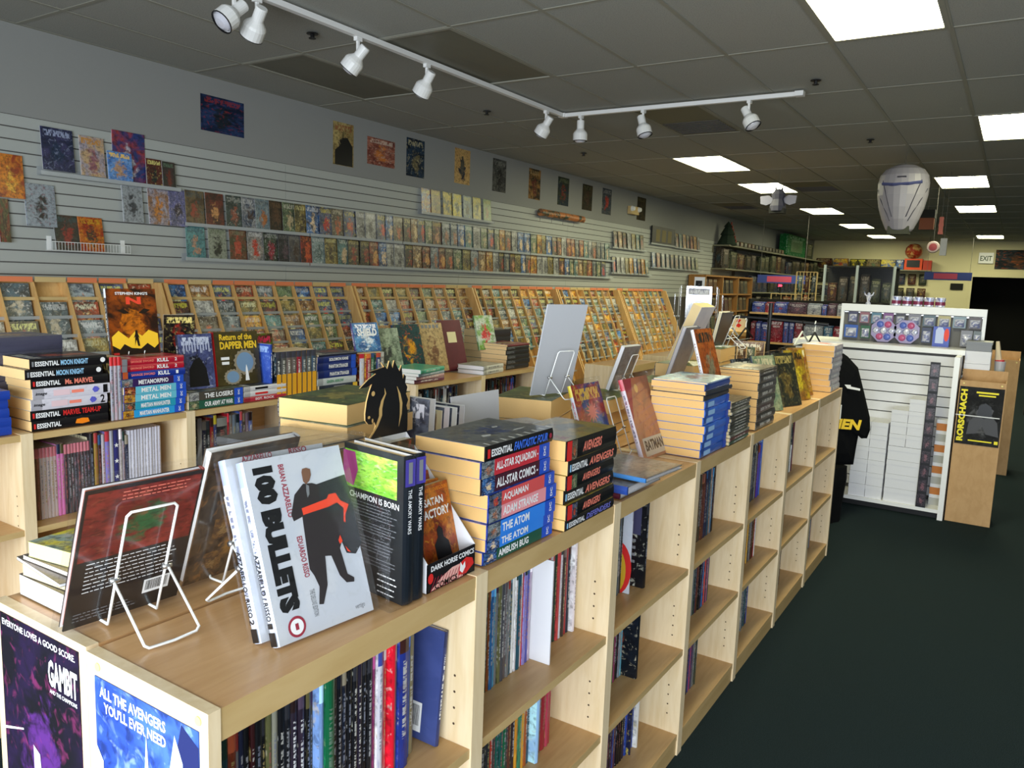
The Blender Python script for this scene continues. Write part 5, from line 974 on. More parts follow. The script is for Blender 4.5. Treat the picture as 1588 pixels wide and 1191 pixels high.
RY = [1.43, 3.30, 5.17, 7.03, 8.89, 10.76, 12.64]; KS = .44; NC = 9
def rx(z): return -5.16-KS*(z-1.465)
def rack(j):
    y0, y1 = RY[j]+.012, RY[j+1]-.012; e = empty('comic_rack', (0, y0, 0))
    tag(e, ['comic rack cut off by the left edge under the wall comics', 'second comic rack from the left, with orange labels', 'third comic rack from the left behind the display covers', 'fourth comic rack from the left, behind the grey board', 'fifth comic rack from the left with many small pockets', 'farthest comic rack beside the spinner stand'][j], 'comic rack', 'sloped wooden comic racks')
    L = y1-y0; zt, zb = 1.462, .30
    def panel(yy, t, off, nm):
        p = [(rx(zt)+off, zt), (-5.24, zt), (-5.24, 0), (rx(zb)+off, 0), (rx(zb)+off, zb)]; b = MB(); n = len(p)
        b.quad([(x, yy, z) for x, z in p], 0, [(0, 0)]*n); b.quad([(x, yy+t, z) for x, z in reversed(p)], 0, [(0, 0)]*n)
        for i in range(n):
            (xa, za), (xb, zb_) = p[i], p[(i+1) % n]; b.quad([(xb, yy, zb_), (xa, yy, za), (xa, yy+t, za), (xb, yy+t, zb_)])
        return b.build(nm, M_RACK, e)
    panel(0, .022, .10, 'side_panel'); panel(L-.022, .022, .10, 'side_panel')
    b = MB(); b.quad([(rx(zt)-.05, .022, zt), (rx(zb)-.05, .022, zb), (rx(zb)-.05, L-.022, zb), (rx(zt)-.05, L-.022, zt)]); b.quad([(rx(zt)-.06, .022, zt), (rx(zt)-.06, L-.022, zt), (rx(zb)-.06, L-.022, zb), (rx(zb)-.06, .022, zb)]); b.build('back_panel', M_RACK, e)
    cw = (L-.044)/NC
    for c in range(1, NC):
        yy = .022+c*cw; b = MB(); dx0, dx1 = -.05, .035
        for s in (-1, 1): b.quad([(rx(zt)+dx0, yy+s*.005, zt), (rx(zb)+dx0, yy+s*.005, zb), (rx(zb)+dx1, yy+s*.005, zb), (rx(zt)+dx1, yy+s*.005, zt)][::s])
        b.quad([(rx(zt)+dx1, yy-.005, zt), (rx(zb)+dx1, yy-.005, zb), (rx(zb)+dx1, yy+.005, zb), (rx(zt)+dx1, yy+.005, zt)]); b.build('divider', M_RACK, e)
    lips = [1.355-.115*k for k in range(9)]
    for k, z in enumerate(lips): MB().box((rx(z)+.004, .022, z-.012), (rx(z)+.012, L-.022, z+.008)).build('pocket_lip', M_TAN if k == 0 else M_FOG, e)
    for c in range(NC): MB().box((-5.115, .024+c*cw+R.uniform(0, .01), 1.455), (-5.108, .022+(c+1)*cw-.008, 1.487)).build('header_label', M_ORANGE if R.random() < .8 else M_TAN, e)
    rows = (5, 5, 5, 5, 7, 7)[j]; rn = ['top', 'second', 'third', 'fourth', 'fifth', 'sixth', 'seventh']
    for r in range(rows):
        for c in range(NC):
            if R.random() < (.07 if j else .14): continue
            z = lips[r]-.16+.004*R.random(); kk = .25
            xb = rx(lips[r])-.003+kk*.16; ang = math.atan(kk)
            B = (-math.sin(ang), 0, math.cos(ang)); w_ = min(.168, cw-.018)
            if not inview((xb, y0+.1+c*cw, lips[r]+.05), 20): continue
            pal = tuple(tuple(min(255, int(k*1.25+10)) for k in c) for c in R.choice(PAL))
            comic((xb, y0+.022+c*cw+(cw-w_)*R.uniform(.3, .7), z), (0, 1, 0), B, pal, '%s and %s comic, %s row, %s column, %s rack' % (cname(pal[0]), cname(pal[1]), rn[r], ordn(c), ordn(j)), 'comic', 'comics filed in the sloped racks', w_, title=R.choice((0, .35, .6)))
for j in range(6): rack(j)

# ------------------------------------------------------------------ bagged comics on the slatwall
G_W = 'bagged comics on the slatwall ledges'
def ledge(y0, y1, z, label, m=None):
    b = MB(); b.box((XL, y0, z-.004), (XL+.055, y1, z)); b.box((XL+.052, y0, z), (XL+.055, y1, z+.022)); b.box((XL, y0, z), (XL+.003, y1, z+.05))
    o = b.build('acrylic_ledge', m or M_FOG); return tag(o, label, 'ledge', 'clear ledges on the slatwall')
def wallrow(ys, z, where, cols, tilt=.07, h=.258, hw=.168, yaw=3.2, base=.040):
    for i, y in enumerate(ys):
        pal = cols[i] if cols and i < len(cols) else R.choice(PAL)
        a = math.radians(yaw+R.uniform(-.6, .6)); A = (-math.sin(a), math.cos(a), 0); B = (-math.sin(tilt), 0, math.cos(tilt))
        comic((XL+base, y, z), A, B, pal, '%s and %s bagged comic, %s in %s' % (cname(pal[0]), cname(pal[2]), ordn(i), where), 'bagged comic', G_W, hw, h, 'bagged_comic', .4)
def spread(y0, y1, dmin, dmax):
    L = [y0]
    while L[-1] < y1: L.append(L[-1]+R.uniform(dmin, dmax))
    return L
P = lambda *a: a
r1c = [P((70, 50, 30), (110, 90, 60), (150, 60, 40), (60, 90, 100)), P((60, 20, 16), (110, 40, 30), (210, 150, 90), (30, 20, 20)), P((30, 44, 44), (60, 80, 80), (150, 80, 60), (200, 200, 190)), P((50, 70, 100), (150, 150, 150), (60, 40, 40), (220, 220, 220)), P((110, 130, 140), (150, 160, 160), (180, 110, 60), (60, 60, 60)), P((36, 26, 20), (60, 40, 28), (90, 60, 40), (120, 90, 60))]
r2c = [P((70, 130, 136), (90, 150, 150), (190, 140, 110), (30, 50, 90)), P((150, 156, 140), (140, 146, 130), (20, 20, 22), (70, 90, 50)), P((70, 66, 40), (120, 60, 40), (190, 70, 50), (150, 150, 120)), P((160, 150, 140), (120, 120, 120), (200, 60, 40), (240, 240, 240)), P((20, 22, 28), (60, 80, 60), (150, 40, 60), (200, 200, 200)), P((30, 30, 36), (50, 50, 56), (90, 70, 80), (120, 120, 120)), P((60, 60, 70), (90, 84, 80), (60, 40, 34), (140, 140, 140)), P((60, 24, 20), (140, 40, 30), (200, 80, 40), (220, 120, 60)), P((140, 160, 160), (110, 130, 130), (40, 80, 80), (220, 220, 220))]
wallrow([3.60, 3.77, 3.95, 4.10, 4.23]+spread(4.37, 10.45, .105, .16), 1.885, 'the upper long wall row', r1c)
wallrow([3.60, 3.79, 3.98, 4.15, 4.31]+spread(4.46, 10.35, .11, .165), 1.632, 'the lower long wall row', r2c)
yy = 3.58; k = 0
while yy < 10.5:
    ledge(yy, yy+1.2, 1.883, 'clear ledge %s along under the upper long wall row' % ordn(k)); ledge(yy, yy+1.2, 1.630, 'clear ledge %s along under the lower long wall row' % ordn(k)); yy += 1.21; k += 1
wallrow([6.30, 6.46, 6.66, 6.83, 7.02, 7.20, 7.40], 2.205, 'the short high row under the posters', [P((60, 90, 150), (150, 90, 50), (120, 60, 40), (230, 220, 100)), P((90, 80, 40), (150, 120, 60), (60, 30, 20), (220, 200, 40)), P((210, 180, 30), (70, 80, 40), (50, 60, 40), (240, 220, 90)), P((190, 190, 150), (220, 200, 60), (40, 60, 40), (230, 220, 120)), P((170, 180, 170), (120, 140, 150), (90, 90, 90), (230, 220, 90)), P((150, 150, 90), (200, 180, 60), (70, 80, 50), (240, 230, 150)), P((80, 120, 60), (110, 130, 80), (120, 90, 50), (200, 190, 90))])
ledge(6.28, 7.6, 2.203, 'clear ledge under the short high comic row')
# left cluster: pixel-measured places
clus = [(2.60, 2.155, .20, .265, P((30, 40, 70), (60, 60, 100), (30, 50, 80), (150, 160, 190)), 'dark blue book leaning at the left of the high left shelf'), (2.84, 2.150, .165, .255, P((170, 160, 170), (200, 170, 130), (150, 100, 110), (200, 140, 60)), 'pale busy cover second on the high left shelf'), (3.02, 2.135, .175, .20, P((80, 130, 200), (110, 160, 220), (190, 150, 120), (240, 200, 120)), 'sky blue square book with spiral edge on the high left shelf'), (3.30, 2.125, .12, .20, P((70, 30, 30), (90, 40, 34), (30, 40, 40), (210, 200, 120)), 'dark red cover with a pale figure on the high left shelf'), (3.42, 2.12, .10, .20, P((50, 50, 44), (70, 50, 50), (110, 50, 40), (90, 110, 90)), 'dull dark cover at the right end of the high left shelf')]
for i, (y, z, w_, h_, pal, l) in enumerate(clus): comic((XL+.045-.004*(i % 2), y, z), (-.03, 1, 0), (-.08, 0, 1), pal, l, 'comic collection', 'books on the left wall shelves', w_, h_, 'graphic_novel', 1.0 if i else 1.0, .008)
comic((XL+.012, 3.07, 2.135), (0, 1, 0), (-.02, 0, 1), P((40, 60, 120), (160, 60, 60), (200, 200, 210), (60, 40, 70)), 'tall blue and red poster book behind the sky blue one', 'comic collection', 'books on the left wall shelves', .235, .345, 'graphic_novel', .0, .006)
ledge(2.58, 3.55, 2.123, 'clear ledge of the high left wall shelf')
for (y, z, w_, h_, pal, l) in ((2.335, 1.958, .155, .262, P((150, 50, 16), (220, 130, 30), (240, 180, 60), (60, 20, 14)), 'flaming orange cover cut by the left edge of the wall'), (2.49, 1.80, .185, .262, P((150, 160, 170), (140, 150, 160), (34, 34, 40), (130, 30, 40)), 'grey cover with a dark cloaked figure, below the flaming one'), (2.335, 1.69, .06, .262, P((70, 70, 40), (120, 40, 30), (60, 40, 30), (160, 150, 90)), 'sliver of a brown cover at the left edge, lowest'), (3.12, 1.872, .15, .26, P((160, 166, 170), (150, 156, 160), (70, 74, 80), (60, 30, 30)), 'pale grey cover with a dark profile left of the long rows'), (3.31, 1.872, .165, .26, P((170, 164, 176), (150, 110, 80), (200, 130, 60), (60, 60, 90)), 'bright cover with orange figures left of the long rows'), (3.47, 1.872, .14, .26, P((110, 110, 160), (90, 90, 120), (50, 40, 50), (210, 200, 210)), 'lilac cover with dark figure just left of the long rows')):
    comic((XL+.040, y, z), (-.03, 1, 0), (-.08, 0, 1), pal, l, 'comic collection', 'books on the left wall shelves', w_, h_, 'graphic_novel', 0, .009)
# white wire basket with two covers
bk = empty('wire_basket', (XL, 2.62, 1.655)); tag(bk, 'white wire basket shelf on the left slatwall with two covers', 'basket')
b = MB(); LB = .52
for zz_ in (0, .055): b.tube([(.07, 0, zz_), (.07, LB, zz_)], .0022, 6)
b.tube([(0, 0, 0), (.07, 0, 0)], .002, 6); b.tube([(0, LB, 0), (.07, LB, 0)], .002, 6); b.build('basket_rim', M_WIRE, bk)
b = MB()
for q in range(27): b.tube([(.07, q*.02, .055), (.07, q*.02, 0), (0, q*.02, 0)], .0012, 5)
b.build('basket_wires', M_WIRE, bk); MB().box((0, .0, .0), (.004, .03, .09)).build('basket_bracket', M_WIRE, bk); MB().box((0, LB-.03, .0), (.004, LB, .09)).build('basket_bracket', M_WIRE, bk)
for (y, pal, l) in ((2.655, P((50, 50, 44), (80, 60, 50), (150, 50, 40), (60, 90, 90)), 'dark cover with a red figure in the wire basket'), (2.81, P((160, 50, 20), (200, 110, 30), (70, 50, 40), (220, 180, 40)), 'fiery red and yellow cover in the wire basket')): comic((XL+.055, y, 1.66), (-.02, 1, 0), (-.16, 0, 1), pal, l, 'comic collection', 'books on the left wall shelves', .165, .225, 'graphic_novel', .5, .006)
# small posters along the top of the wall
PS = [(3.771, 2.60, .389, .262, P((20, 34, 60), (40, 60, 100), (30, 40, 50), (150, 50, 50)), 'landscape blue poster high on the left wall, nearest'), (5.113, 2.535, .255, .375, P((190, 170, 110), (150, 130, 80), (34, 34, 40), (130, 30, 30)), 'tan poster with a dark bulky shape, second from left'), (5.548, 2.60, .385, .25, P((120, 60, 50), (170, 110, 90), (200, 120, 60), (220, 200, 180)), 'landscape reddish poster, third from left'), (6.105, 2.562, .28, .37, P((20, 30, 44), (40, 60, 80), (120, 110, 80), (200, 190, 150)), 'dark blue poster, fourth from left'), (6.897, 2.585, .28, .37, P((206, 170, 110), (196, 156, 96), (40, 46, 60), (190, 150, 90)), 'orange-tan poster with a dark standing figure, fifth from left'), (7.623, 2.58, .28, .37, P((90, 90, 84), (60, 60, 60), (40, 40, 40), (140, 140, 130)), 'grey poster, sixth from left'), (8.418, 2.575, .28, .37, P((50, 44, 34), (150, 110, 60), (100, 50, 40), (180, 150, 100)), 'brown patchy poster, seventh from left'), (9.147, 2.57, .3, .365, P((50, 56, 40), (40, 50, 60), (110, 50, 40), (110, 120, 90)), 'dark poster with a reddish centre, eighth from left'), (9.84, 2.57, .3, .35, P((40, 40, 30), (60, 50, 34), (70, 50, 40), (90, 90, 60)), 'very dark poster, ninth from left'), (10.46, 2.565, .3, .37, P((60, 70, 80), (80, 80, 80), (170, 60, 50), (150, 150, 150)), 'grey and red poster, tenth from left'), (11.70, 2.58, .34, .36, P((40, 36, 24), (60, 50, 30), (70, 60, 40), (90, 80, 50)), 'dark poster at the far end by the emergency lamp')]
for (y, z, w_, h_, pal, l) in PS:
    o = MB().box((0, 0, 0), (.0015, w_, h_)).build('wall_poster', M_ARTM, None, (XL-.012, y, z)); setart(o, pal, R.uniform(0, 40), .6); tag(o, l, 'poster', 'small posters high on the left wall')
    if 'standing figure' in l: patch(o, (.0022, w_*.5, h_*.5), (0, 1, 0), (0, 0, 1), .07, .22, M_INKB, 'printed_figure', [(-.3, -.5), (0, -.1), (.3, -.5), (.4, .1), (.5, .2), (.2, .35), (.15, .5), (-.15, .5), (-.2, .35), (-.5, .1)])
    if 'bulky' in l: patch(o, (.0022, w_*.52, h_*.34), (0, 1, 0), (0, 0, 1), .22, .25, M_INKB, 'printed_figure', [(-.5, -.5), (.5, -.5), (.5, .2), (.2, .5), (-.1, .45), (-.2, .2), (-.5, 0)])

# ------------------------------------------------------------------ track lights
tk_ = empty('light_track', (0, 0, 0)); tag(tk_, 'white L-shaped ceiling lamp track', 'track')
ZT = ZC-.012
MB().box((-3.448, 1.6, ZT-.03), (-3.412, 6.02, ZT)).build('track_rail', M_WHITE, tk_); MB().box((-3.412, 5.985, ZT-.03), (-1.48, 6.02, ZT)).build('track_rail', M_WHITE, tk_); MB().box((-3.452, 1.6, ZT-.012), (-3.449, 6.02, ZT-.004)).build('track_slot', M_BLACK, tk_)
for p in ((-3.43, 6.0), (-1.48, 6.0)): MB().box((p[0]-.03, p[1]-.03, ZT-.032), (p[0]+.03, p[1]+.03, ZT+.002)).build('track_end_cap', M_WHITE, tk_)
def lathe(prof, m, seg=20):
    b = MB(); n = len(prof)
    for i in range(n-1):
        (ra, za), (rb, zb) = prof[i], prof[i+1]
        for k in range(seg):
            a0, a1 = 2*math.pi*k/seg, 2*math.pi*(k+1)/seg
            b.quad([(ra*math.cos(a0), ra*math.sin(a0), za), (ra*math.cos(a1), ra*math.sin(a1), za), (rb*math.cos(a1), rb*math.sin(a1), zb), (rb*math.cos(a0), rb*math.sin(a0), zb)])
    return b.mesh('lathe', m, True)
can = lathe([(.0, .165), (.028, .165), (.031, .160), (.031, .095), (.036, .088), (.054, .068), (.060, .055), (.060, .0), (.056, .0), (.054, .03)], M_WHITE)
ring = lathe([(.060, .0), (.061, -.004), (.056, -.005), (.055, .004)], M_BLACK); bulb = lathe([(.054, .012), (.045, -.004), (.027, -.016), (.0, -.02)], mat('lamp_glass', (205, 205, 214), .15, .6))
HD = [(-3.43, 2.66, (-.10, -.75, -.70), 'first track lamp from the left, lens facing the camera'), (-3.43, 2.80, (-.8, .15, -.85), 'second track lamp from the left'), (-3.43, 3.53, (-.75, -.25, -.9), 'third track lamp from the left, dark rim showing'), (-3.43, 4.17, (-.75, .05, -1), 'fourth track lamp from the left'), (-3.43, 5.72, (-.7, .0, -1), 'fifth track lamp, just left of the track corner'), (-3.256, 6.0, (0.0, .02, -1), 'sixth track lamp, pointing straight down right of the corner'), (-2.69, 6.0, (.35, -.1, -1), 'seventh track lamp, middle of the cross track'), (-1.84, 6.0, (.6, -.2, -1), 'eighth track lamp at the right end of the cross track')]
for (x, y, dv, l) in HD:
    e = empty('track_lamp', (x, y, ZT-.03)); tag(e, l, 'track lamp', 'white track lamps')
    MB().box((-.014, -.022, -.022), (.014, .022, .002)).build('track_adapter', M_WHITE, e); MB().box((-.008, -.007, -.11), (.008, .007, -.02)).build('stem', M_WHITE, e)
    z = -Vector(dv).normalized(); q = z.to_track_quat('Z', 'Y').to_matrix().to_4x4(); q.translation = Vector((0, 0, -.112))+Vector(dv).normalized()*.09
    q.translation += Vector((dv[0], dv[1], 0))*.0
    cn_ = ob('lamp_can', can, e, mtx=q); ob('lamp_rim', ring, cn_); ob('bulb', bulb, cn_)

# ------------------------------------------------------------------ white counter with slatwall front
YK = 6.40
ct_ = empty('counter', (0, YK, 0)); tag(ct_, 'white slatwall counter at the end of the aisle', 'counter')
MB().box((-1.45, .02, .0), (-.33, .55, 1.16)).build('counter_body', M_GROOVE, ct_)
MB().box((-1.47, -.02, 1.155), (-.285, .60, 1.19)).build('counter_top', M_WHITE, ct_)
km = MB().box((-1.45, 0, .004), (-.33, .022, .0702)).mesh('slat', M_BOXW)
for k in range(14): ob('slat', km, ct_, (0, 0, .10+.0742*k))
MB().box((-1.45, -.26, .045), (-.33, .02, .07)).build('base_shelf', M_WHITE, ct_); bevel(MB().box((-.332, -.27, 0), (-.298, .60, 1.155)).build('end_panel', M_WHITE, ct_)); MB().box((-1.45, -.22, 0), (-.34, .5, .045)).build('kick_board', M_BLACK, ct_)
# cartons stacked on the base shelf
cm_ = {}
def carton(x0, x1, z0, z1, lab, y0=YK-.24, y1=YK-.005):
    w, h, d = x1-x0-.003, z1-z0-.002, y1-y0; e = MB()
    e.box((0, 0, 0), (w, d, h)); lid = h*.34
    o = e.build('white_carton', M_BOXW, None, (x0, y0, z0)); MB().box((-.001, -.002, h-lid), (w+.001, d+.001, h+.0005)).build('carton_lid', M_BOXW, o); return tag(o, lab, 'carton', 'white cartons under the counter')
for c in range(2):
    for r in range(6): carton(-1.06+.115*c+.13, -1.06+.115*(c+1)+.13, .0705+.095*r, .0705+.095*(r+1), '%s carton up, %s column of the stack next to the black shirt' % (ordn(r), ('left', 'right')[c]))
for r in range(4): carton(-.69, -.47, .0705+.103*r, .0705+.103*(r+1), 'wide white carton, %s from the floor, under the small cartons' % ordn(r))
for c in range(2):
    for r in range(3 if c == 0 else 4): carton(-.69+.11*c, -.69+.11*(c+1), .4835+.088*r, .4835+.088*(r+1), 'small white carton, %s column, %s row above the wide cartons' % (('left', 'right')[c], ordn(r)))
sp_ = empty('picture_strip', (-.475, YK-.262, .0705)); tag(sp_, 'tall dark strip of small pictures leaning at the counter front', 'strip')
MB().box((0, 0, 0), (.062, .004, 1.04)).build('backing_strip', mat('strip_black', (24, 24, 30), .5), sp_)
for k in range(10):
    q = patch(sp_, (.031, -.0006, .055+.103*k), (1, 0, 0), (0, 0, 1), .052, .085, M_ART, 'small_picture'); setart(q, ((34, 32, 40), (70, 60, 70), (130, 90, 100), (150, 140, 150)), k*3.1, 0)
for k in range(8):
    o = MB().box((0, 0, 0), (.07, .11, .05)).box((-.0015, -.0015, .034), (.0715, .1115, .051)).build('card_box', [mat('card_orange', (196, 120, 50), .5) if k % 2 else mat('card_grey', (176, 176, 170), .5)], None, (-.405, YK-.13, .0705+.078*k)); MB().box((0, 0, .052), (.07, .11, .0775)).build('card_block', M_BOXW, o)
    tag(o, '%s small card box up in the pile at the right end of the counter front' % ordn(k), 'box', 'small card boxes at the counter front')
# display on top of the counter
dp = empty('counter_top_display', (0, 6.70, 1.19)); tag(dp, 'white framed rack of shiny packs standing on the counter', 'display rack')
for x in (-1.175, -.20): MB().box((x-.012, -.012, 0), (x+.012, .012, .29)).build('post', M_WHITE, dp)
MB().box((-1.187, -.02, .235), (-.188, .02, .29)).build('header_rail', M_WHITE, dp); MB().box((-1.165, .012, .0), (-.21, .018, .235)).build('peg_panel', mat('peg_grey', (110, 108, 104), .7), dp); MB().box((-1.165, -.012, .222), (-.21, -.004, .230)).build('peg_bar', M_STEEL, dp)
FOIL = mat('foil_pack', rough=.25, metal=.15, spec=.8, build=lambda nt, b: nt.links.new(mixc(nt, step(nt, noise(nt, objco(nt), 22, 2, 1.5), .42, .62), lin((226, 226, 236)), lin((130, 136, 176))), b.inputs['Base Color']))
def pack(x, z, w, h, c, l, y=6.69):
    o = MB().box((0, 0, 0), (w, .002, h)).box((w*.35, -.0005, h*.93), (w*.65, .0025, h*.96)).build('blister_pack', mat('pack_%d_%d_%d' % c, c, .35), None, (x, y-.014, z)); b = MB(); n = 6
    for i in range(n):
        for k in range(n):
            def Q(p, q): u, v = p/n, q/n; return (w*(.12+.76*u), -.001-.03*min(w, .1)/.1*(math.sin(math.pi*u)*math.sin(math.pi*v))**.6, h*(.08+.68*v))
            b.quad([Q(i, k), Q(i+1, k), Q(i+1, k+1), Q(i, k+1)])
    b.build('blister_dome', FOIL, o, smooth=True); return tag(o, l, 'blister pack', 'shiny packs on the counter display')
for i, (x, z, w, h, c) in enumerate([(-1.13+.085*k, 1.335, .07, .085, ((60, 60, 90), (140, 90, 100), (80, 120, 140), (120, 70, 130), (50, 50, 60))[k]) for k in range(5)]+[(-.70+.10*k, 1.335, .085, .085, ((120, 120, 130), (70, 90, 100), (170, 160, 110), (120, 140, 150), (70, 60, 60))[k]) for k in range(5)]+[(-1.15, 1.215, .10, .10, (50, 90, 170)), (-1.03, 1.215, .07, .10, (40, 90, 60)), (-.60, 1.21, .065, .115, (40, 50, 80)), (-.34, 1.20, .075, .12, (120, 120, 126)), (-.26, 1.20, .05, .12, (90, 100, 100))]):
    pack(x, z, w, h, c, '%s pack on the counter display, %s counting left to right, %s row' % (cname(c), ordn(i if i < 10 else i-10), 'upper' if i < 10 else 'lower'))
for i, x in enumerate((-.86, -.70)):
    o = empty('disc_pack', (x, 6.655, 1.285)); tag(o, ['round flower-shaped foil pack left of centre on the counter', 'round flower-shaped foil pack at centre of the counter'][i], 'blister pack', 'shiny packs on the counter display')
    q = MB().prism([(.095*math.cos(a*math.pi/4+.39), .095*math.sin(a*math.pi/4+.39)) for a in range(8)], 0, .012).build('disc_card', mat('disc_lilac', (150, 140, 180), .3), o); q.matrix_local = frame((0, 0, 0), (1, 0, 0), (0, 0, 1))
    for k in range(6):
        q = ob('disc_petal', lathe([(.0, .014), (.016, .011), (.026, .0)], [FOIL, mat('petal_pink', (190, 90, 130), .25), mat('petal_blue', (90, 110, 190), .25)][k % 3], 10), o, mtx=frame((.055*math.cos(k*math.pi/3), -.0125, .055*math.sin(k*math.pi/3)), (1, 0, 0), (0, 0, 1)))
    ob('disc_hub', lathe([(.0, .022), (.02, .016), (.03, .0)], FOIL, 12), o, mtx=frame((0, -.0125, 0), (1, 0, 0), (0, 0, 1)))
o = MB().box((-.52, 0, 0), (-.41, .05, .15)).build('blue_toy_box', mat('toy_blue', (70, 90, 180), .4), None, (0, 6.64, 1.19)); patch(o, (-.475, -.0008, .085), (1, 0, 0), (0, 0, 1), .055, .12, mat('toy_pale', (180, 190, 220), .3), 'window_panel', [(-.5, -.5), (.5, -.5), (.5, .3), (.25, .5), (-.25, .5), (-.5, .3)]); patch(o, (-.43, -.0008, .09), (1, 0, 0), (0, 0, 1), .035, .10, M_INKO, 'red_panel', disc(10)); tag(o, 'blue toy box with pale arched window on the counter', 'toy box')
for i in range(5):
    o = ob('round_tin', lathe([(0, 0), (.032, 0), (.034, .006), (.034, .048), (.036, .05), (.036, .066), (.033, .072), (0, .073)], FOIL, 16), None, (-.80+.075*i, 6.72, 1.481)); ob('tin_band', lathe([(.0345, .014), (.0345, .040)], mat('tin_red', (130, 50, 80), .3), 16), o); tag(o, '%s shiny round tin from the left on top of the counter display' % ordn(i), 'tin', 'round tins on the counter display')
o = empty('figurine', (-1.0, 6.72, 1.481)); tag(o, 'small silver figurine on the counter display left of the tins', 'figurine'); ob('figure_body', lathe([(0, 0), (.02, 0), (.018, .01), (.01, .02), (.014, .04), (.018, .055), (.008, .066), (.013, .08), (.008, .09), (0, .093)], FOIL, 10), o)
for s in (-1, 1): MB().tube([(0, 0, .055), (s*.028, 0, .075), (s*.034, 0, .095)], [.007, .006, .004], 6).build('figure_arm', FOIL, o)
# boxes right of the counter
o = bevel(MB().box((0, 0, 0), (.155, .25, .05)).box((-.004, -.004, .048), (.159, .254, .066)).build('grey_case', mat('grey_plastic', (120, 122, 124), .4), None, (-.285, 6.42, 1.19))); tag(o, 'grey plastic case on the white cartons right of the counter', 'case')
for k in range(2): carton(-.285, -.125, 1.01+.09*k, 1.01+.09*(k+1), 'white carton stacked under the grey case, %s' % ('lower', 'upper')[k], 6.42, 6.66)
e = empty('side_table', (-.21, 6.54, 0)); tag(e, 'white side unit right of the counter carrying cartons', 'side unit'); MB().box((-.085, -.10, .98), (.10, .13, 1.01)).build('unit_top', M_WHITE, e); MB().box((-.075, .02, 0), (.09, .12, .98)).build('unit_body', M_WHITE, e)
o = ob('clear_cup', lathe([(0, .0), (.03, 0), (.036, .11), (.034, .11), (.029, .005)], M_FOG, 14), None, (-.07, 6.56, 1.011)); tag(o, 'clear cup with a red and orange toy beside the grey case', 'cup')
o = ob('toy_wand', MB().tube([(0, 0, 0), (-.01, 0, .08), (-.03, .02, .24)], [.02, .024, .012], 8).mesh('wand', mat('wand_cream', (226, 206, 170), .5)), None, (-.07, 6.56, 1.02)); MB().tube([(0, 0, .05), (-.006, 0, .11)], .03, 10).build('wand_grip', mat('wand_red', (200, 40, 50), .5), o); tag(o, 'cream stick with red grip standing in the clear cup', 'toy')
# cardboard dump bins
def dump(x, y, w, d, h, lab):
    e = empty('dump_bin', (x, y, 0)); tag(e, lab, 'cardboard bin', 'brown cardboard dump bins')
    for nm, a, b in (('front_panel', (0, 0, 0), (w, .006, h)), ('back_panel', (0, d, 0), (w, d+.006, h+.06)), ('side_panel', (0, .006, 0), (.006, d, h)), ('side_panel', (w-.006, .006, 0), (w, d, h)), ('inner_tray', (.006, .006, h-.12), (w-.006, d, h-.115))): MB().box(a, b).build(nm, M_CARD, e)
    for xx in (.025, w-.025): MB().tube([(xx, -.001, h-.02), (xx, .0, h-.02)], .006, 10).build('rivet', M_CAPY, e)
    return e
d1 = dump(-.287, 6.17, .274, .24, 1.0, 'brown cardboard bin with a black and yellow poster, right of counter'); dump(-.20, 8.1, .26, .3, 1.03, 'plain brown cardboard bin farther back at the right edge')
pp = MB().box((0, 0, 0), (.262, .0015, .40)).build('bin_poster', M_ARTM, None, (-.281, 6.166, .56)); setart(pp, ((26, 26, 26), (40, 40, 40), (90, 90, 92), (60, 60, 60)), 5, 0); tag(pp, 'black poster with yellow vertical lettering on the cardboard bin', 'poster')
text('RORSCHACH', pp, (.028, -.0012, .20), (0, 0, 1), (-1, 0, 0), .36, .040, M_INKY, .05); patch(pp, (.165, -.0012, .365), (1, 0, 0), (0, 0, 1), .13, .012, M_INKY, 'yellow_text'); patch(pp, (.165, -.0012, .345), (1, 0, 0), (0, 0, 1), .10, .010, M_INKY, 'yellow_text'); patch(pp, (.15, -.0012, .03), (1, 0, 0), (0, 0, 1), .14, .009, M_INKY, 'yellow_text'); patch(pp, (.245, -.0012, .03), (1, 0, 0), (0, 0, 1), .022, .022, M_INKY, 'yellow_mark')
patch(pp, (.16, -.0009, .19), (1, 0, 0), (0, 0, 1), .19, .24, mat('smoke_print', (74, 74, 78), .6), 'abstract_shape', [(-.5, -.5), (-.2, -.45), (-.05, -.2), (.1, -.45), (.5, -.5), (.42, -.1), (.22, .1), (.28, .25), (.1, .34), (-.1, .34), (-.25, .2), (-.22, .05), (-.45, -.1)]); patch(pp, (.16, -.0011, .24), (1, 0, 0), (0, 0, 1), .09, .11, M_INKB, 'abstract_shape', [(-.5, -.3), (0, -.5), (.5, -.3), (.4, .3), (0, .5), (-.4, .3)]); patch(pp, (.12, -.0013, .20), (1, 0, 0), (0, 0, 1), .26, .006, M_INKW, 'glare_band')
# black shirt on a stand
sh = empty('black_shirt', (-1.03, 5.62, .5)); tag(sh, 'black T-shirt with yellow lettering hung at the far end of the aisle row', 'shirt')
prof = [(0, .66, .03), (.07, .66, .04), (.10, .64, .05), (.17, .57, .06), (.225, .40, .07), (.275, .235, .05), (.285, .15, .045), (.27, .09, .04), (.235, .085, .05), (.215, .12, .07), (.205, .0, .08), (.20, -.10, .08), (0, -.12, .09)]
b = MB(); NF = 8
def shp(i, f):
    x, z, d_ = prof[i]; return (x, z, d_)
out = [(x, z) for x, z, _ in prof]+[(-x, z) for x, z, _ in reversed(prof[1:-1])]
grid = []
def inside(px, pz):
    c = False; n = len(out)
    for i in range(n):
        (xa, za), (xb, zb) = out[i], out[(i+1) % n]
        if (za > pz) != (zb > pz) and px < (xb-xa)*(pz-za)/(zb-za)+xa: c = not c
    return c
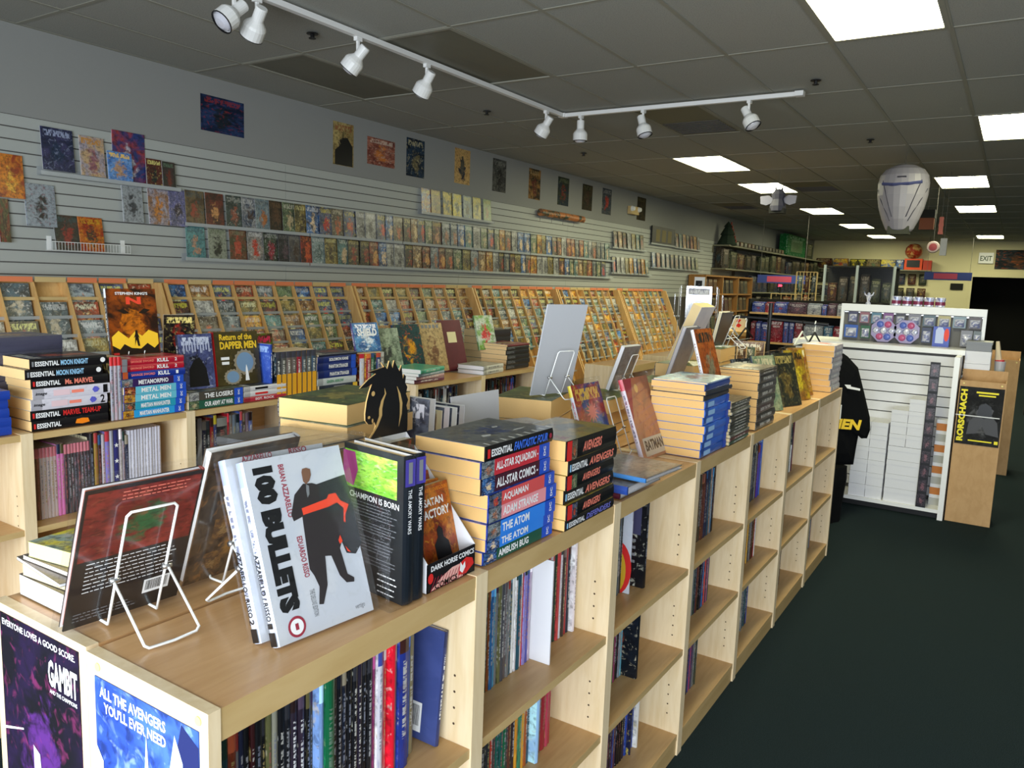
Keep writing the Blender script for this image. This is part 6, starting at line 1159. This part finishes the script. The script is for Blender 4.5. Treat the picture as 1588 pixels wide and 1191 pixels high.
n = len(out); rings = [1.0, .93, .78, .55, .28]; cx_, cz_ = 0, .28
for s in (-1, 1):
    for ri in range(len(rings)):
        for i in range(n):
            j = (i+1) % n; r0 = rings[ri]; r1 = rings[ri+1] if ri+1 < len(rings) else 0
            def V(k, r): x, z = out[k]; bul = .075*(1-r**3)**.7; return (x*r, s*(bul+.006*math.sin(22*x*r+9*z)), cz_+(z-cz_)*r)
            q = [V(i, r0), V(j, r0), V(j, r1), V(i, r1)] if r1 else [V(i, r0), V(j, r0), (0, s*.075, cz_)]
            b.quad(q if s < 0 else q[::-1], 0, [(0, 0)]*len(q))
b.build('shirt_body', M_CLOTH, sh, smooth=True)
sh.rotation_euler = (0, 0, math.radians(20))
text('MEN', sh, (.11, -.084, .19), (1, 0, 0), (0, 0, 1), .20, .070, mat('amber_yellow', (236, 196, 30), .5), .05, .15); patch(sh, (.13, -.086, .44), (1, 0, 0), (0, 0, 1), .10, .035, M_INKW, 'printed_swoosh', [(-.5, .5), (-.3, -.2), (.5, -.5), (.5, -.1), (-.1, .2), (-.1, .5)]); patch(sh, (.05, -.088, .27), (1, 0, 0), (0, 0, 1), .05, .10, M_INKW, 'paper_tag')
gs = empty('garment_stand', (-1.06, 5.62, 0)); tag(gs, 'black covered stand under the black T-shirt', 'stand')
b = MB()
for i in range(18):
    a0, a1 = 2*math.pi*i/18, 2*math.pi*(i+1)/18
    for (z0, r0), (z1, r1) in (((0, .17), (.12, .175)), ((.12, .175), (.30, .19)), ((.30, .19), (.39, .185)), ((.39, .185), (.395, .02))):
        w0, w1 = 1+.06*math.sin(5*a0), 1+.06*math.sin(5*a1); b.quad([(r0*w0*math.cos(a0), r0*w0*math.sin(a0)*.7, z0), (r0*w1*math.cos(a1), r0*w1*math.sin(a1)*.7, z0), (r1*w1*math.cos(a1), r1*w1*math.sin(a1)*.7, z1), (r1*w0*math.cos(a0), r1*w0*math.sin(a0)*.7, z1)])
b.build('draped_cloth', M_CLOTH, gs, smooth=True)
gr = empty('garment_rack', (-1.42, 5.45, 0)); tag(gr, 'black metal garment rack with hangers behind the far stack', 'garment rack')
MB().tube([(0, 0, 0), (0, 0, 1.48)], .014, 8).build('post', M_BLACK, gr); MB().tube([(-.28, 0, 1.20), (-.30, 0, 1.33), (-.24, 0, 1.375), (0, .0, 1.37), (.38, 0, 1.355)], .011, 8).build('hanging_bar', M_BLACK, gr); MB().tube([(-.3, 0, .02), (.3, 0, .02)], .014, 8).tube([(0, -.3, .02), (0, .3, .02)], .014, 8).build('foot', M_BLACK, gr)
for i, x in enumerate((-.26, -.16, .22, .30)):
    o = empty('hanger', (-1.42+x, 5.45, 1.30)); tag(o, '%s clothes hanger from the left on the black rack' % ordn(i), 'hanger', 'hangers on the black rack'); MB().tube([(0, 0, .0), (0, 0, .03), (0, .018, .055), (0, .0, .072), (0, -.018, .055)], .004, 6).build('hook', M_WIRE if i % 2 else M_BLACK, o); MB().tube([(0, -.2, -.08), (0, 0, .0), (0, .2, -.08), (0, -.2, -.08)], .006, 6).build('hanger_bar', M_WIRE if i % 2 == 0 else M_BLACK, o)

# ------------------------------------------------------------------ spinner stand
sn = empty('spinner_stand', (-2.66, 7.5, 0)); tag(sn, 'clear pocketed spinner stand in front of the wooden cube shelves', 'spinner stand')
MB().tube([(0, 0, 0), (0, 0, 1.60)], .02, 10).build('post', M_BLACK, sn); MB().box((-.05, -.012, 1.54), (.05, .012, 1.66)).build('header_sign', M_INKW, sn); MB().box((-.035, -.016, 1.52), (.03, -.012, 1.625)).build('header_mark', M_BLACK, sn); MB().tube([(0, 0, 0), (0, 0, .03)], .26, 20).build('base', M_BLACK, sn)
for lv, z in enumerate((.62, .95, 1.27)):
    for k in range(4):
        a = k*math.pi/2+.35; p = MB().box((-.12, -.03, 0), (.12, -.027, .22)).box((-.12, -.03, -.003), (.12, .03, 0)).box((-.12, .027, 0), (.12, .03, .30)).build('pocket', M_ACRYL, sn); p.matrix_local = Matrix.Rotation(a, 4, 'Z') @ Matrix.Translation((0, -.20, z))
        pal = [P((150, 170, 170), (200, 210, 210), (90, 100, 110), (70, 70, 80)), P((60, 56, 60), (120, 100, 90), (160, 150, 140), (200, 200, 200)), P((120, 116, 140), (210, 206, 200), (100, 90, 110), (220, 220, 220))][(lv+k) % 3]
        c_ = Matrix.Translation((-2.66, 7.5, 0)) @ Matrix.Rotation(a, 4, 'Z'); O = c_ @ Vector((-.10, -.19, z+.004)); A = c_.to_3x3() @ Vector((1, 0, 0))
        comic(O, A, (0, 0, 1), pal, '%s magazine in the %s pocket of the spinner, %s tier' % (cname(pal[0]), ordn(k), ('lowest', 'middle', 'top')[lv]), 'magazine', 'magazines on the spinner stand', .2, .275, 'magazine', 1, .004)

# ------------------------------------------------------------------ wall shelves past the long rows
for (y0, y1, z, n_, wh) in ((10.80, 11.95, 2.09, 7, 'the upper shelf past the long rows'), (10.80, 12.2, 1.71, 9, 'the lower shelf past the long rows'), (13.3, 14.6, 2.22, 7, 'the high shelf beside the framed picture'), (12.3, 14.6, 1.84, 11, 'the low shelf below the framed picture')):
    wallrow([y0+(y1-y0)*i/n_ for i in range(n_)], z, wh, None, .12, .258, .168, 5, .06); ledge(y0-.04, y1+.1, z-.004, 'clear ledge under '+wh)
o = empty('framed_picture', (XL+.02, 12.25, 2.23)); tag(o, 'black framed picture with gold panels on the high wall shelf', 'picture'); fr_ = MB().box((0, 0, 0), (.02, 1.0, .30)).build('frame', M_BLACK, o)
for i in range(3): patch(fr_, (.021, .25+.26*i, .15), (0, 1, 0), (0, 0, 1), .17, .20, mat('gold_dull', (110, 96, 40), .5), 'gold_panel')
ledge(12.2, 13.3, 2.226, 'clear ledge under the black framed picture')
o = ob('rolled_poster', MB().tube([(0, 0, 0), (0, 1.15, 0)], .045, 12).mesh('roll', mat('roll_print', rough=.4, build=lambda nt, b: nt.links.new(mixc(nt, step(nt, noise(nt, objco(nt), 9, 3, 1), .4, .6), lin((60, 70, 60)), lin((190, 120, 70))), b.inputs['Base Color']))), None, (XL+.06, 8.6, 2.42)); tag(o, 'patterned skateboard-like tube held on wall hooks', 'tube')
for i in range(4): MB().tube([(-.06, .1+.3*i, -.10), (-.06, .1+.3*i, -.045), (.03, .1+.3*i, -.047)], .005, 6).build('hook', M_STEEL, o)
o = empty('emergency_lamp', (XL-.01, 11.35, 2.70)); tag(o, 'small twin emergency lamp high on the left wall', 'emergency lamp'); MB().box((0, 0, -.06), (.07, .28, .06)).build('lamp_box', M_TAN, o)
for s in (0.02, .26): ob('lamp_head', lathe([(0, .05), (.03, .05), (.045, 0), (0, -.004)], M_WHITE, 12), o, mtx=frame((.06, s, .02), (0, 1, 0), (0, 0, 1)))

# ------------------------------------------------------------------ back of the shop
cs = empty('cube_shelf', (-4.9, 14.15, 0)); tag(cs, 'tall wooden cube shelving against the far left wall', 'shelving')
DY, NZ = 3.0, 5; bx_ = mat('cube_wood', rough=.5, build=b_wood((170, 122, 66), (150, 104, 54), (4, 4, .8)))
for k in range(4): MB().box((-.33, DY*k/3-.02, 0), (0, DY*k/3+.02, 1.77)).build('upright', bx_, cs)
for k in range(NZ+1): MB().box((-.33, .02, .02+.345*k), (-.005, DY-.02, .05+.345*k)).build('shelf', bx_, cs)
MB().box((-.34, 0, 0), (-.33, DY, 1.77)).build('back', M_DARK, cs)
for c in range(3):
    for r in range(2, NZ):
        for q in range(3):
            col = R.choice([(40, 70, 64), (60, 50, 44), (120, 80, 50), (90, 40, 60), (50, 50, 50), (90, 100, 90)])
            comic((-4.95, 14.2+c+.03+.28*q, .052+.345*r), (0, 1, 0), (-.1, 0, 1), (col, tuple(int(k*.6) for k in col), (90, 80, 60), (150, 140, 110)), '%s game box, %s cubby of row %s, %s along, wooden cube shelving' % (cname(col), ('near', 'middle', 'far')[c], ordn(NZ-1-r), ordn(q)), 'game box', 'boxes in the wooden cube shelving', .22, .27, 'game_box', 1, .05)
def shelfboard(a, b, label, m=M_VENT):
    o = MB().box(a, b).build('wall_shelf', m); x0, y0, z0 = a; x1, y1, z1 = b
    L_ = max(x1-x0, y1-y0); n_ = int(L_/1.2)
    for i in range(n_+1):
        if y1-y0 > x1-x0: MB().box((x0, y0+i*L_/max(1, n_)-.01, z0-.12), (x0+.03, y0+i*L_/max(1, n_)+.01, z0)).build('bracket', m, o)
        else: MB().box((x0+i*L_/max(1, n_)-.01, y1-.03, z0-.12), (x0+i*L_/max(1, n_)+.01, y1, z0)).build('bracket', m, o)
    return tag(o, label, 'wall shelf')
DKP = [P((20, 22, 24), (40, 40, 36), (70, 60, 40), (130, 120, 90)), P((24, 30, 50), (40, 50, 80), (90, 40, 40), (150, 150, 150)), P((40, 20, 18), (80, 30, 24), (150, 120, 50), (180, 160, 120)), P((30, 40, 30), (50, 56, 40), (100, 90, 60), (140, 140, 110)), P((40, 34, 30), (60, 54, 44), (40, 60, 70), (150, 140, 130))]
def toy(O, A, w, h, t, pal, label, name='toy_box', cat='toy box', group=None):
    SEED[0] += 1; k = ('toy', round(w, 2), round(h, 2), round(t, 2))
    if k not in BK:
        b = MB(); b.box((0, 0, -t), (w, h, 0)); b.box((w*.18, h*.2, -.002), (w*.82, h*.8, .004), 1); b.box((0, h, -t*.6), (w, h+.012, -t*.4)); BK[k] = b.mesh('toy_box', [M_ARTM, M_ART])
    o = ob(name, BK[k]); o.matrix_world = frame(O, A, (0, 0, 1)); setart(o, pal, SEED[0]*1.37 % 50, .8); return tag(o, label, cat, group)
G_T = 'boxed figures on the back shelves'
shelfboard((XL-.01, 15.4, 1.90), (XL+.30, 24.3, 1.93), 'long dark shelf along the far left wall'); shelfboard((XL-.01, 17.3, 1.44), (XL+.30, 24.3, 1.47), 'lower dark shelf along the far left wall'); shelfboard((XL-.01, 17.4, .95), (XL+.30, 24.3, .98), 'lowest dark shelf along the far left wall')
for zi, (z, y0, n_) in enumerate(((1.931, 15.45, 18), (1.471, 17.4, 13), (.981, 17.5, 13))):
    for i in range(n_):
        toy((XL+.26-R.uniform(0, .06), y0+i*.5, z), (0, 1, 0), R.uniform(.34, .46), R.uniform(.30, .42), .15, R.choice(DKP), 'boxed figure on the far left wall, %s shelf, %s along' % (('upper', 'middle', 'lower')[zi], ordn(i)), group=G_T)
toy((XL+.30, 20.1, 2.391), (0, 1, 0), 1.9, .52, .2, P((10, 96, 44), (12, 104, 48), (10, 90, 40), (150, 190, 160)), 'large green box on the top shelf at the far left', 'green_box', 'box', None); toy((XL+.30, 22.1, 2.391), (0, 1, 0), .8, .4, .2, DKP[3], 'dark box right of the large green box', 'toy_box', 'toy box', G_T)
shelfboard((XL-.01, 15.4, 2.36), (XL+.34, 24.3, 2.39), 'top dark shelf along the far left wall')
for i in range(14): toy((XL+.28, 16.0+i*.28, 2.391), (0, 1, 0), .25, .1, .12, R.choice(DKP), 'low dark box on the top far left shelf, %s along' % ordn(i), group=G_T)
tr_ = ob('display_cone', MB().prism([(.2*math.cos(a*math.pi/4), .2*math.sin(a*math.pi/4)) for a in range(8)], 0, .02).mesh('cone_base', mat('cone_green', (22, 40, 26), .8)), None, (XL+.22, 15.62, 2.3902)); b = MB()
for a in range(10):
    a0, a1 = 2*math.pi*a/10, 2*math.pi*(a+1)/10
    for (z0, r0), (z1, r1) in (((.02, .20), (.2, .12)), ((.2, .15), (.36, .06)), ((.36, .09), (.47, .0))): b.quad([(r0*math.cos(a0), r0*math.sin(a0), z0), (r0*math.cos(a1), r0*math.sin(a1), z0), (r1*math.cos(a1), r1*math.sin(a1), z1), (r1*math.cos(a0), r1*math.sin(a0), z1)])
b.build('cone_tiers', mat('cone_green', (22, 40, 26), .8), tr_)
for q in range(6): MB().tube([(.17-.028*q, .02*q, .05+.07*q), (.175-.028*q, .02*q, .11+.07*q)], .018, 6).build('red_ornament', mat('ornament_red', (130, 44, 30), .5), tr_)
tag(tr_, 'dark green cone tree with red ornaments on the top far left shelf', 'tree')
# back wall shelves
shelfboard((-5.15, YB-.36, 2.17), (-2.1, YB-.005, 2.20), 'shelf of boxed toys high on the back wall'); shelfboard((-5.15, YB-.30, 1.38), (-2.1, YB-.005, 1.41), 'lower shelf on the back wall')
bc = [(-5.1, .42, .27, DKP[2]), (-4.62, .38, .27, P((40, 70, 110), (190, 140, 30), (170, 50, 30), (220, 190, 60))), (-4.18, .2, .26, P((60, 60, 20), (30, 34, 20), (190, 170, 40), (220, 200, 60))), (-3.97, .22, .26, P((30, 30, 24), (20, 20, 20), (200, 180, 40), (220, 210, 80))), (-3.74, .36, .26, P((60, 60, 44), (100, 80, 50), (60, 90, 60), (160, 150, 100))), (-3.36, .36, .26, P((40, 70, 130), (200, 180, 40), (60, 90, 150), (230, 210, 90))), (-2.98, .19, .26, P((40, 60, 120), (70, 110, 160), (190, 160, 60), (230, 230, 230)))]
for i, (x, w_, h_, pal) in enumerate(bc): toy((x, YB-.30, 2.201), (1, 0, 0), w_, h_, .15, pal, 'bright toy box on the high back wall shelf, %s from the left' % ordn(i), group=G_T)
o = empty('globe_machine', (-2.53, YB-.2, 2.201)); tag(o, 'orange globe-topped machine on the high back shelf', 'machine'); bevel(MB().box((-.24, -.14, 0), (.20, .14, .30)).build('machine_body', mat('machine_orange', (210, 70, 24), .5), o)); MB().box((-.18, -.15, .07), (.14, -.14, .26)).build('dark_front', M_BLACK, o); ob('globe', lathe([(.0, -.20), (.12, -.17), (.20, -.09), (.22, 0), (.20, .10), (.12, .19), (0, .22)], mat('globe_print', rough=.3, build=lambda nt, b: nt.links.new(mixc(nt, step(nt, noise(nt, objco(nt), 7, 3, 1), .4, .6), lin((150, 40, 24)), lin((190, 150, 90))), b.inputs['Base Color'])), 18), o, (-.05, 0, .50)); MB().box((.22, -.12, 0), (.42, .12, .26)).build('side_box', mat('machine_red', (170, 50, 30), .5), o)
for r in range(2):
    for i in range(11): toy((-5.1+.27*i, YB-.22+.06*R.random(), 1.411 if r else 1.78), (1, 0, 0), .20, .28, .06, R.choice(DKP), 'hanging figure pack on the back wall, %s row, %s from the left' % (('upper', 'lower')[r], ordn(i)), group=G_T) if r else toy((-5.1+.27*i, YB-.06, 1.80), (1, 0, 0), .19, .28, .05, R.choice(DKP), 'hanging figure pack on the back wall, upper row, %s from the left' % ordn(i), group=G_T)
def banner(x, y, z, w, h, lab):
    o = MB().box((0, 0, 0), (w, .02, h)).build('banner_sign', mat('banner_blue', (60, 76, 150), .6), None, (x, y, z)); patch(o, (w*.45, -.001, h*.5), (1, 0, 0), (0, 0, 1), w*.5, h*.7, mat('banner_pink', (200, 80, 110), .6), 'pink_panel')
    for s in (.05, w-.05): MB().tube([(s, .01, h), (s, .01, ZC-z)], .004, 5).build('hanging_wire', M_GROOVE, o)
    return tag(o, lab, 'sign')
banner(-4.48, 16, 1.67, .95, .16, 'blue and pink banner sign hung above the wire racks'); banner(-2.1, 22.5, 1.92, 1.05, .20, 'blue and pink banner sign near the dark doorway')
o = empty('exit_sign', (-1.03, YB-.06, 2.42)); tag(o, 'white exit sign box on the back wall', 'exit sign'); MB().box((0, 0, 0), (.34, .055, .28)).build('sign_box', M_WHITE, o); text('EXIT', o, (.17, -.002, .13), (1, 0, 0), (0, 0, 1), .27, .13, mat('exit_ink', (60, 80, 60), .5), .02)
o = MB().box((0, 0, 0), (.95, .02, .5)).build('wall_picture', M_ARTM, None, (-.65, YB-.022, 2.28)); setart(o, P((26, 30, 34), (50, 60, 66), (90, 60, 40), (190, 90, 40)), 12, 0); tag(o, 'dark wide picture on the back wall above the doorway', 'picture')
o = MB().box((0, 0, 0), (.30, .03, .17)).build('wall_panel', M_DARK, None, (-1.62, YB-.032, 1.70)); tag(o, 'small black panel left of the dark doorway', 'panel')
# glass show-cases and wire racks in the far middle
def wire_rack(x, y, w, h, z0, lab):
    e = empty('wire_rack', (x, y, 0)); tag(e, lab, 'wire rack', 'wire racks at the back'); b = MB()
    for i in range(7): b.tube([(w*i/6, 0, z0), (w*i/6, 0, z0+h)], .007, 5)
    for i in range(8): b.tube([(0, 0, z0+h*i/7), (w, 0, z0+h*i/7)], .007, 5)
    b.build('wire_grid', M_TAN, e)
    for s in (0, w): MB().tube([(s, 0, 0), (s, 0, z0+h)], .014, 6).build('leg', M_TAN, e)
    for r in range(3):
        for c in range(3): toy((x+.04+c*w/3, y-.03, z0+.05+r*h/3.2), (1, 0, 0), w/3-.05, h/3.2-.06, .02, R.choice(DKP+PAL[:3]), '%s card %s on the %s' % (ordn(r*3+c), 'pack', lab.split(',')[0]), 'card_pack', 'card pack', 'packs on the wire racks')
wire_rack(-3.92, 15.0, .55, .75, .72, 'pale wire rack under the banner, left'); wire_rack(-3.30, 14.2, .34, 1.05, .82, 'tall pale lattice rack, right of banner')
o = MB().box((0, 0, 0), (.10, .03, .05)).build('led_sign', M_BLACK, None, (-3.92, 15.4, 1.60)); patch(o, (.05, -.002, .025), (1, 0, 0), (0, 0, 1), .085, .042, M_LED, 'lit_digits', [(-.5, -.5), (.3, -.5), (.5, 0), (.3, .5), (-.5, .5), (-.3, .1)]); MB().tube([(.05, .015, -1.6), (.05, .015, 0)], .01, 6).build('led_post', M_BLACK, o); tag(o, 'small red lit display under the banner sign', 'display')
tb_ = empty('wooden_table', (-3.2, 9.6, 0)); tag(tb_, 'wooden display table behind the garment rack', 'table'); MB().box((0, 0, .98), (1.1, .5, 1.03)).build('table_top', M_RACK, tb_)
for xx in (.03, 1.03):
    for yy in (.03, .43): MB().box((xx, yy, 0), (xx+.05, yy+.05, .98)).build('leg', M_RACK, tb_)
o = MB().box((0, 0, 0), (.16, .05, .19)).build('small_sign', mat('sign_cream', (224, 210, 190), .6), None, (-3.0, 9.75, 1.031)); patch(o, (.08, -.001, .095), (1, 0, 0), (0, 0, 1), .08, .11, M_INKR, 'red_curl', [(-.5, -.3), (.1, -.5), (.5, -.2), (0, 0), (.4, .4), (-.1, .5), (-.4, .2), (.05, .05)]); tag(o, 'small cream sign with a red curl on the wooden table', 'sign')
o = MB().box((0, 0, 0), (.34, .2, .08)).box((-.003, -.003, .06), (.343, .203, .085)).build('tan_box', M_TAN, None, (-2.7, 9.7, 1.031)); tag(o, 'low tan box on the wooden table', 'box')
gc = empty('glass_showcase', (-2.6, 9.0, 0)); tag(gc, 'dark glass showcase of books behind the hangers', 'showcase')
for z in (.55, .95, 1.28): MB().box((0, 0, z), (1.35, .4, z+.02)).build('shelf', M_RACK, gc)
for xx in (0, 1.33): MB().box((xx, 0, 0), (xx+.02, .4, 1.45)).build('side_panel', M_DARK, gc)
MB().box((0, .38, 0), (1.35, .4, 1.45)).build('back', M_DARK, gc)
for lv, z in enumerate((.971, 1.301)):
    xx = -2.57; i = 0
    while xx < -1.47:
        w_ = R.choice((.05, .09, .14, .2)); pal = R.choice([P((150, 30, 50), (120, 24, 40), (170, 60, 70), (230, 220, 220)), P((40, 60, 140), (70, 90, 170), (150, 60, 80), (230, 230, 240)), P((60, 44, 60), (90, 60, 80), (140, 100, 110), (200, 190, 190)), P((170, 176, 184), (140, 146, 156), (60, 70, 90), (230, 230, 230)), P((40, 80, 120), (80, 130, 160), (200, 210, 210), (220, 220, 220))])
        toy((xx, 9.06, z), (1, 0, 0), w_, R.uniform(.2, .26) if lv == 0 else R.uniform(.10, .135), .14, pal, '%s boxed set in the glass showcase, %s shelf, %s from left' % (cname(pal[0]), ('lower', 'upper')[lv], ordn(i)), 'boxed_set', 'boxed set', 'boxed sets in the showcase'); xx += w_+.01; i += 1
# tall glass cylinders / case behind the counter
e = empty('glass_cabinet', (-2.5, 12.5, 0)); tag(e, 'tall glass cabinet behind the counter', 'cabinet')
for xx in (0, .45, .95): MB().tube([(xx, 0, 0), (xx, 0, 1.95)], .02, 8).build('post', mat('cabinet_post', (150, 160, 164), .3), e)
for z in (.5, 1.0, 1.4, 1.92): MB().box((-.02, 0, z), (.97, .4, z+.02)).build('shelf', M_DARK, e)
MB().box((-.02, .39, 0), (.97, .41, 1.94)).build('back', M_DARK, e); MB().box((0, -.004, .05), (.95, 0, 1.92)).build('glass_pane', M_CLEAR, e)
for i in range(6): toy((-2.46+.15*i, 12.62, 1.421), (1, 0, 0), .12, R.uniform(.25, .4), .1, R.choice(DKP), 'figure box behind glass in the cabinet, %s from the left' % ordn(i), group=G_T)
# dark racks at the far right edge
e = empty('dark_rack', (.20, 12.5, 0)); tag(e, 'dark rack with orange packs at the right edge by the doorway', 'rack'); MB().box((0, 0, 0), (.7, .5, 1.75)).build('rack_body', M_DARK, e)
for r in range(4):
    for c in range(3): patch(e, (.12+.22*c, -.002, .3+.36*r), (1, 0, 0), (0, 0, 1), .16, .24, mat('rack_orange', (120, 50, 24), .6) if (r+c) % 2 else mat('rack_brown', (50, 30, 24), .6), 'hanging_pack')

# ------------------------------------------------------------------ things hung from the ceiling
inf = empty('hanging_inflatable', (-1.115, 9.0, 2.2)); tag(inf, 'white shield-shaped inflatable hanging from the ceiling', 'inflatable')
pr_ = [(0, .11, .08), (.02, .13, .10), (.12, .175, .14), (.24, .215, .17), (.36, .236, .19), (.48, .24, .19), (.56, .225, .18), (.62, .18, .14), (.66, .10, .08), (.675, .0, .0)]
b = MB(); sg = 24
for i in range(len(pr_)-1):
    for k in range(sg):
        a0, a1 = 2*math.pi*k/sg, 2*math.pi*(k+1)/sg; (z0, x0, y0), (z1, x1, y1) = pr_[i], pr_[i+1]
        b.quad([(x0*math.cos(a0), y0*math.sin(a0), z0), (x0*math.cos(a1), y0*math.sin(a1), z0), (x1*math.cos(a1), y1*math.sin(a1), z1), (x1*math.cos(a0), y1*math.sin(a0), z1)])
b.build('inflated_body', mat('vinyl_white', (142, 139, 148), .4), inf, smooth=True)
def seam(p, m, nm, r=.005):
    pts = []
    for (x, z) in p:
        for i in range(len(pr_)-1):
            if pr_[i][0] <= z <= pr_[i+1][0]: f_ = (z-pr_[i][0])/(pr_[i+1][0]-pr_[i][0]); rx_ = pr_[i][1]+f_*(pr_[i+1][1]-pr_[i][1]); ry_ = pr_[i][2]+f_*(pr_[i+1][2]-pr_[i][2])
        pts.append((x*rx_, -ry_*math.sqrt(max(0, 1-x*x))-.001, z))
    return MB().tube(pts, r, 5).build(nm, m, inf)
DKS = mat('seam_dark', (66, 64, 76), .5)
for s in (-1, 1): seam([(s*.75, .50), (s*.62, .40), (s*.5, .28), (s*.36, .14)], DKS, 'seam_line'); seam([(s*.96, .42), (s*.80, .30), (s*.62, .18), (s*.5, .10)], DKS, 'seam_line')
seam([(-.75, .47), (-.3, .455), (.3, .46), (.75, .48)], mat('navy_print', (70, 76, 120), .5), 'printed_band', .016); seam([(-.18, .53), (.18, .53)], DKS, 'printed_mark', .008)
MB().box((-.10, -.09, -.03), (.10, .06, .05)).build('dark_vent', mat('vent_olive', (50, 52, 40), .7), inf); MB().tube([(0, 0, .67), (0, 0, ZC-2.2)], .002, 5).build('hanging_wire', M_GROOVE, inf)
h2 = empty('hanging_figure', (-2.62, 10.0, 2.52)); tag(h2, 'dark winged figure hanging before the second left ceiling panel', 'figure')
HM_ = mat('figure_grey', (70, 70, 84), .5)
ob('body', lathe([(0, 0), (.09, .0), (.10, .06), (.07, .14), (.09, .20), (.05, .25), (0, .27)], HM_, 10), h2)
for s in (-1, 1):
    MB().prism([(0, 0), (s*.08, .05), (s*.18, .04), (s*.17, -.05), (s*.10, -.07), (s*.05, -.05)][::s], -.012, .012).build('wing', mat('wing_pale', (110, 110, 130), .5), h2).matrix_local = frame((s*.04, 0, .14), (1, 0, 0), (0, 0, 1)); MB().tube([(s*.03, 0, .24), (s*.05, 0, .31)], [.02, .004], 6).build('horn', HM_, h2)
MB().box((-.09, -.06, -.03), (.09, .06, .03)).build('base', M_DARK, h2); MB().tube([(0, 0, .27), (0, 0, ZC-2.52)], .002, 5).build('hanging_wire', M_GROOVE, h2)
hx = [('hanging_box', (-1.06, 11.0, 2.30), 'orange and black box hanging behind the white inflatable', 'box'), ('hanging_strip', (-.86, 10.5, 2.27), 'salmon red strip hanging right of the inflatable', 'strip'), ('hanging_disc', (-1.05, 12.0, 2.08), 'round red and white disc hanging below the inflatable', 'disc'), ('hanging_packet', (-.82, 10.6, 2.03), 'pale packet hanging at the lower right of the inflatable', 'packet')]
for i, (nm, loc, l, c_) in enumerate(hx):
    e = empty(nm, loc); tag(e, l, c_); 
    if i == 0: MB().box((-.08, -.04, .06), (.08, .04, .24)).build('box_body', mat('hang_orange', (110, 54, 20), .6), e); MB().box((-.085, -.045, .20), (.085, .045, .30)).build('box_top', M_DARK, e); tz = .3
    elif i == 1: MB().box((-.022, -.012, 0), (.022, .012, .20)).box((-.026, -.015, .0), (.026, .015, .03)).box((-.026, -.015, .09), (.026, .015, .12)).build('strip_body', mat('hang_salmon', (170, 84, 66), .5), e); tz = .20
    elif i == 2: ob('disc_body', lathe([(0, .02), (.07, .015), (.08, 0), (.07, -.015), (0, -.02)], mat('hang_white', (140, 124, 124), .5), 16), e, mtx=frame((0, 0, .12), (1, 0, 0), (0, 0, 1))); ob('disc_face', lathe([(0, .024), (.05, .020)], mat('hang_red', (110, 36, 44), .5), 14), e, mtx=frame((0, 0, .12), (1, 0, 0), (0, 0, 1))); tz = .2
    else: MB().box((-.035, -.02, 0), (.035, .02, .20)).box((-.02, -.026, .06), (.02, -.02, .15), 0).build('packet_body', mat('hang_grey', (150, 150, 146), .4), e); tz = .2
    MB().tube([(0, 0, tz), (0, 0, ZC-loc[2])], .002, 5).build('hanging_wire', M_GROOVE, e)
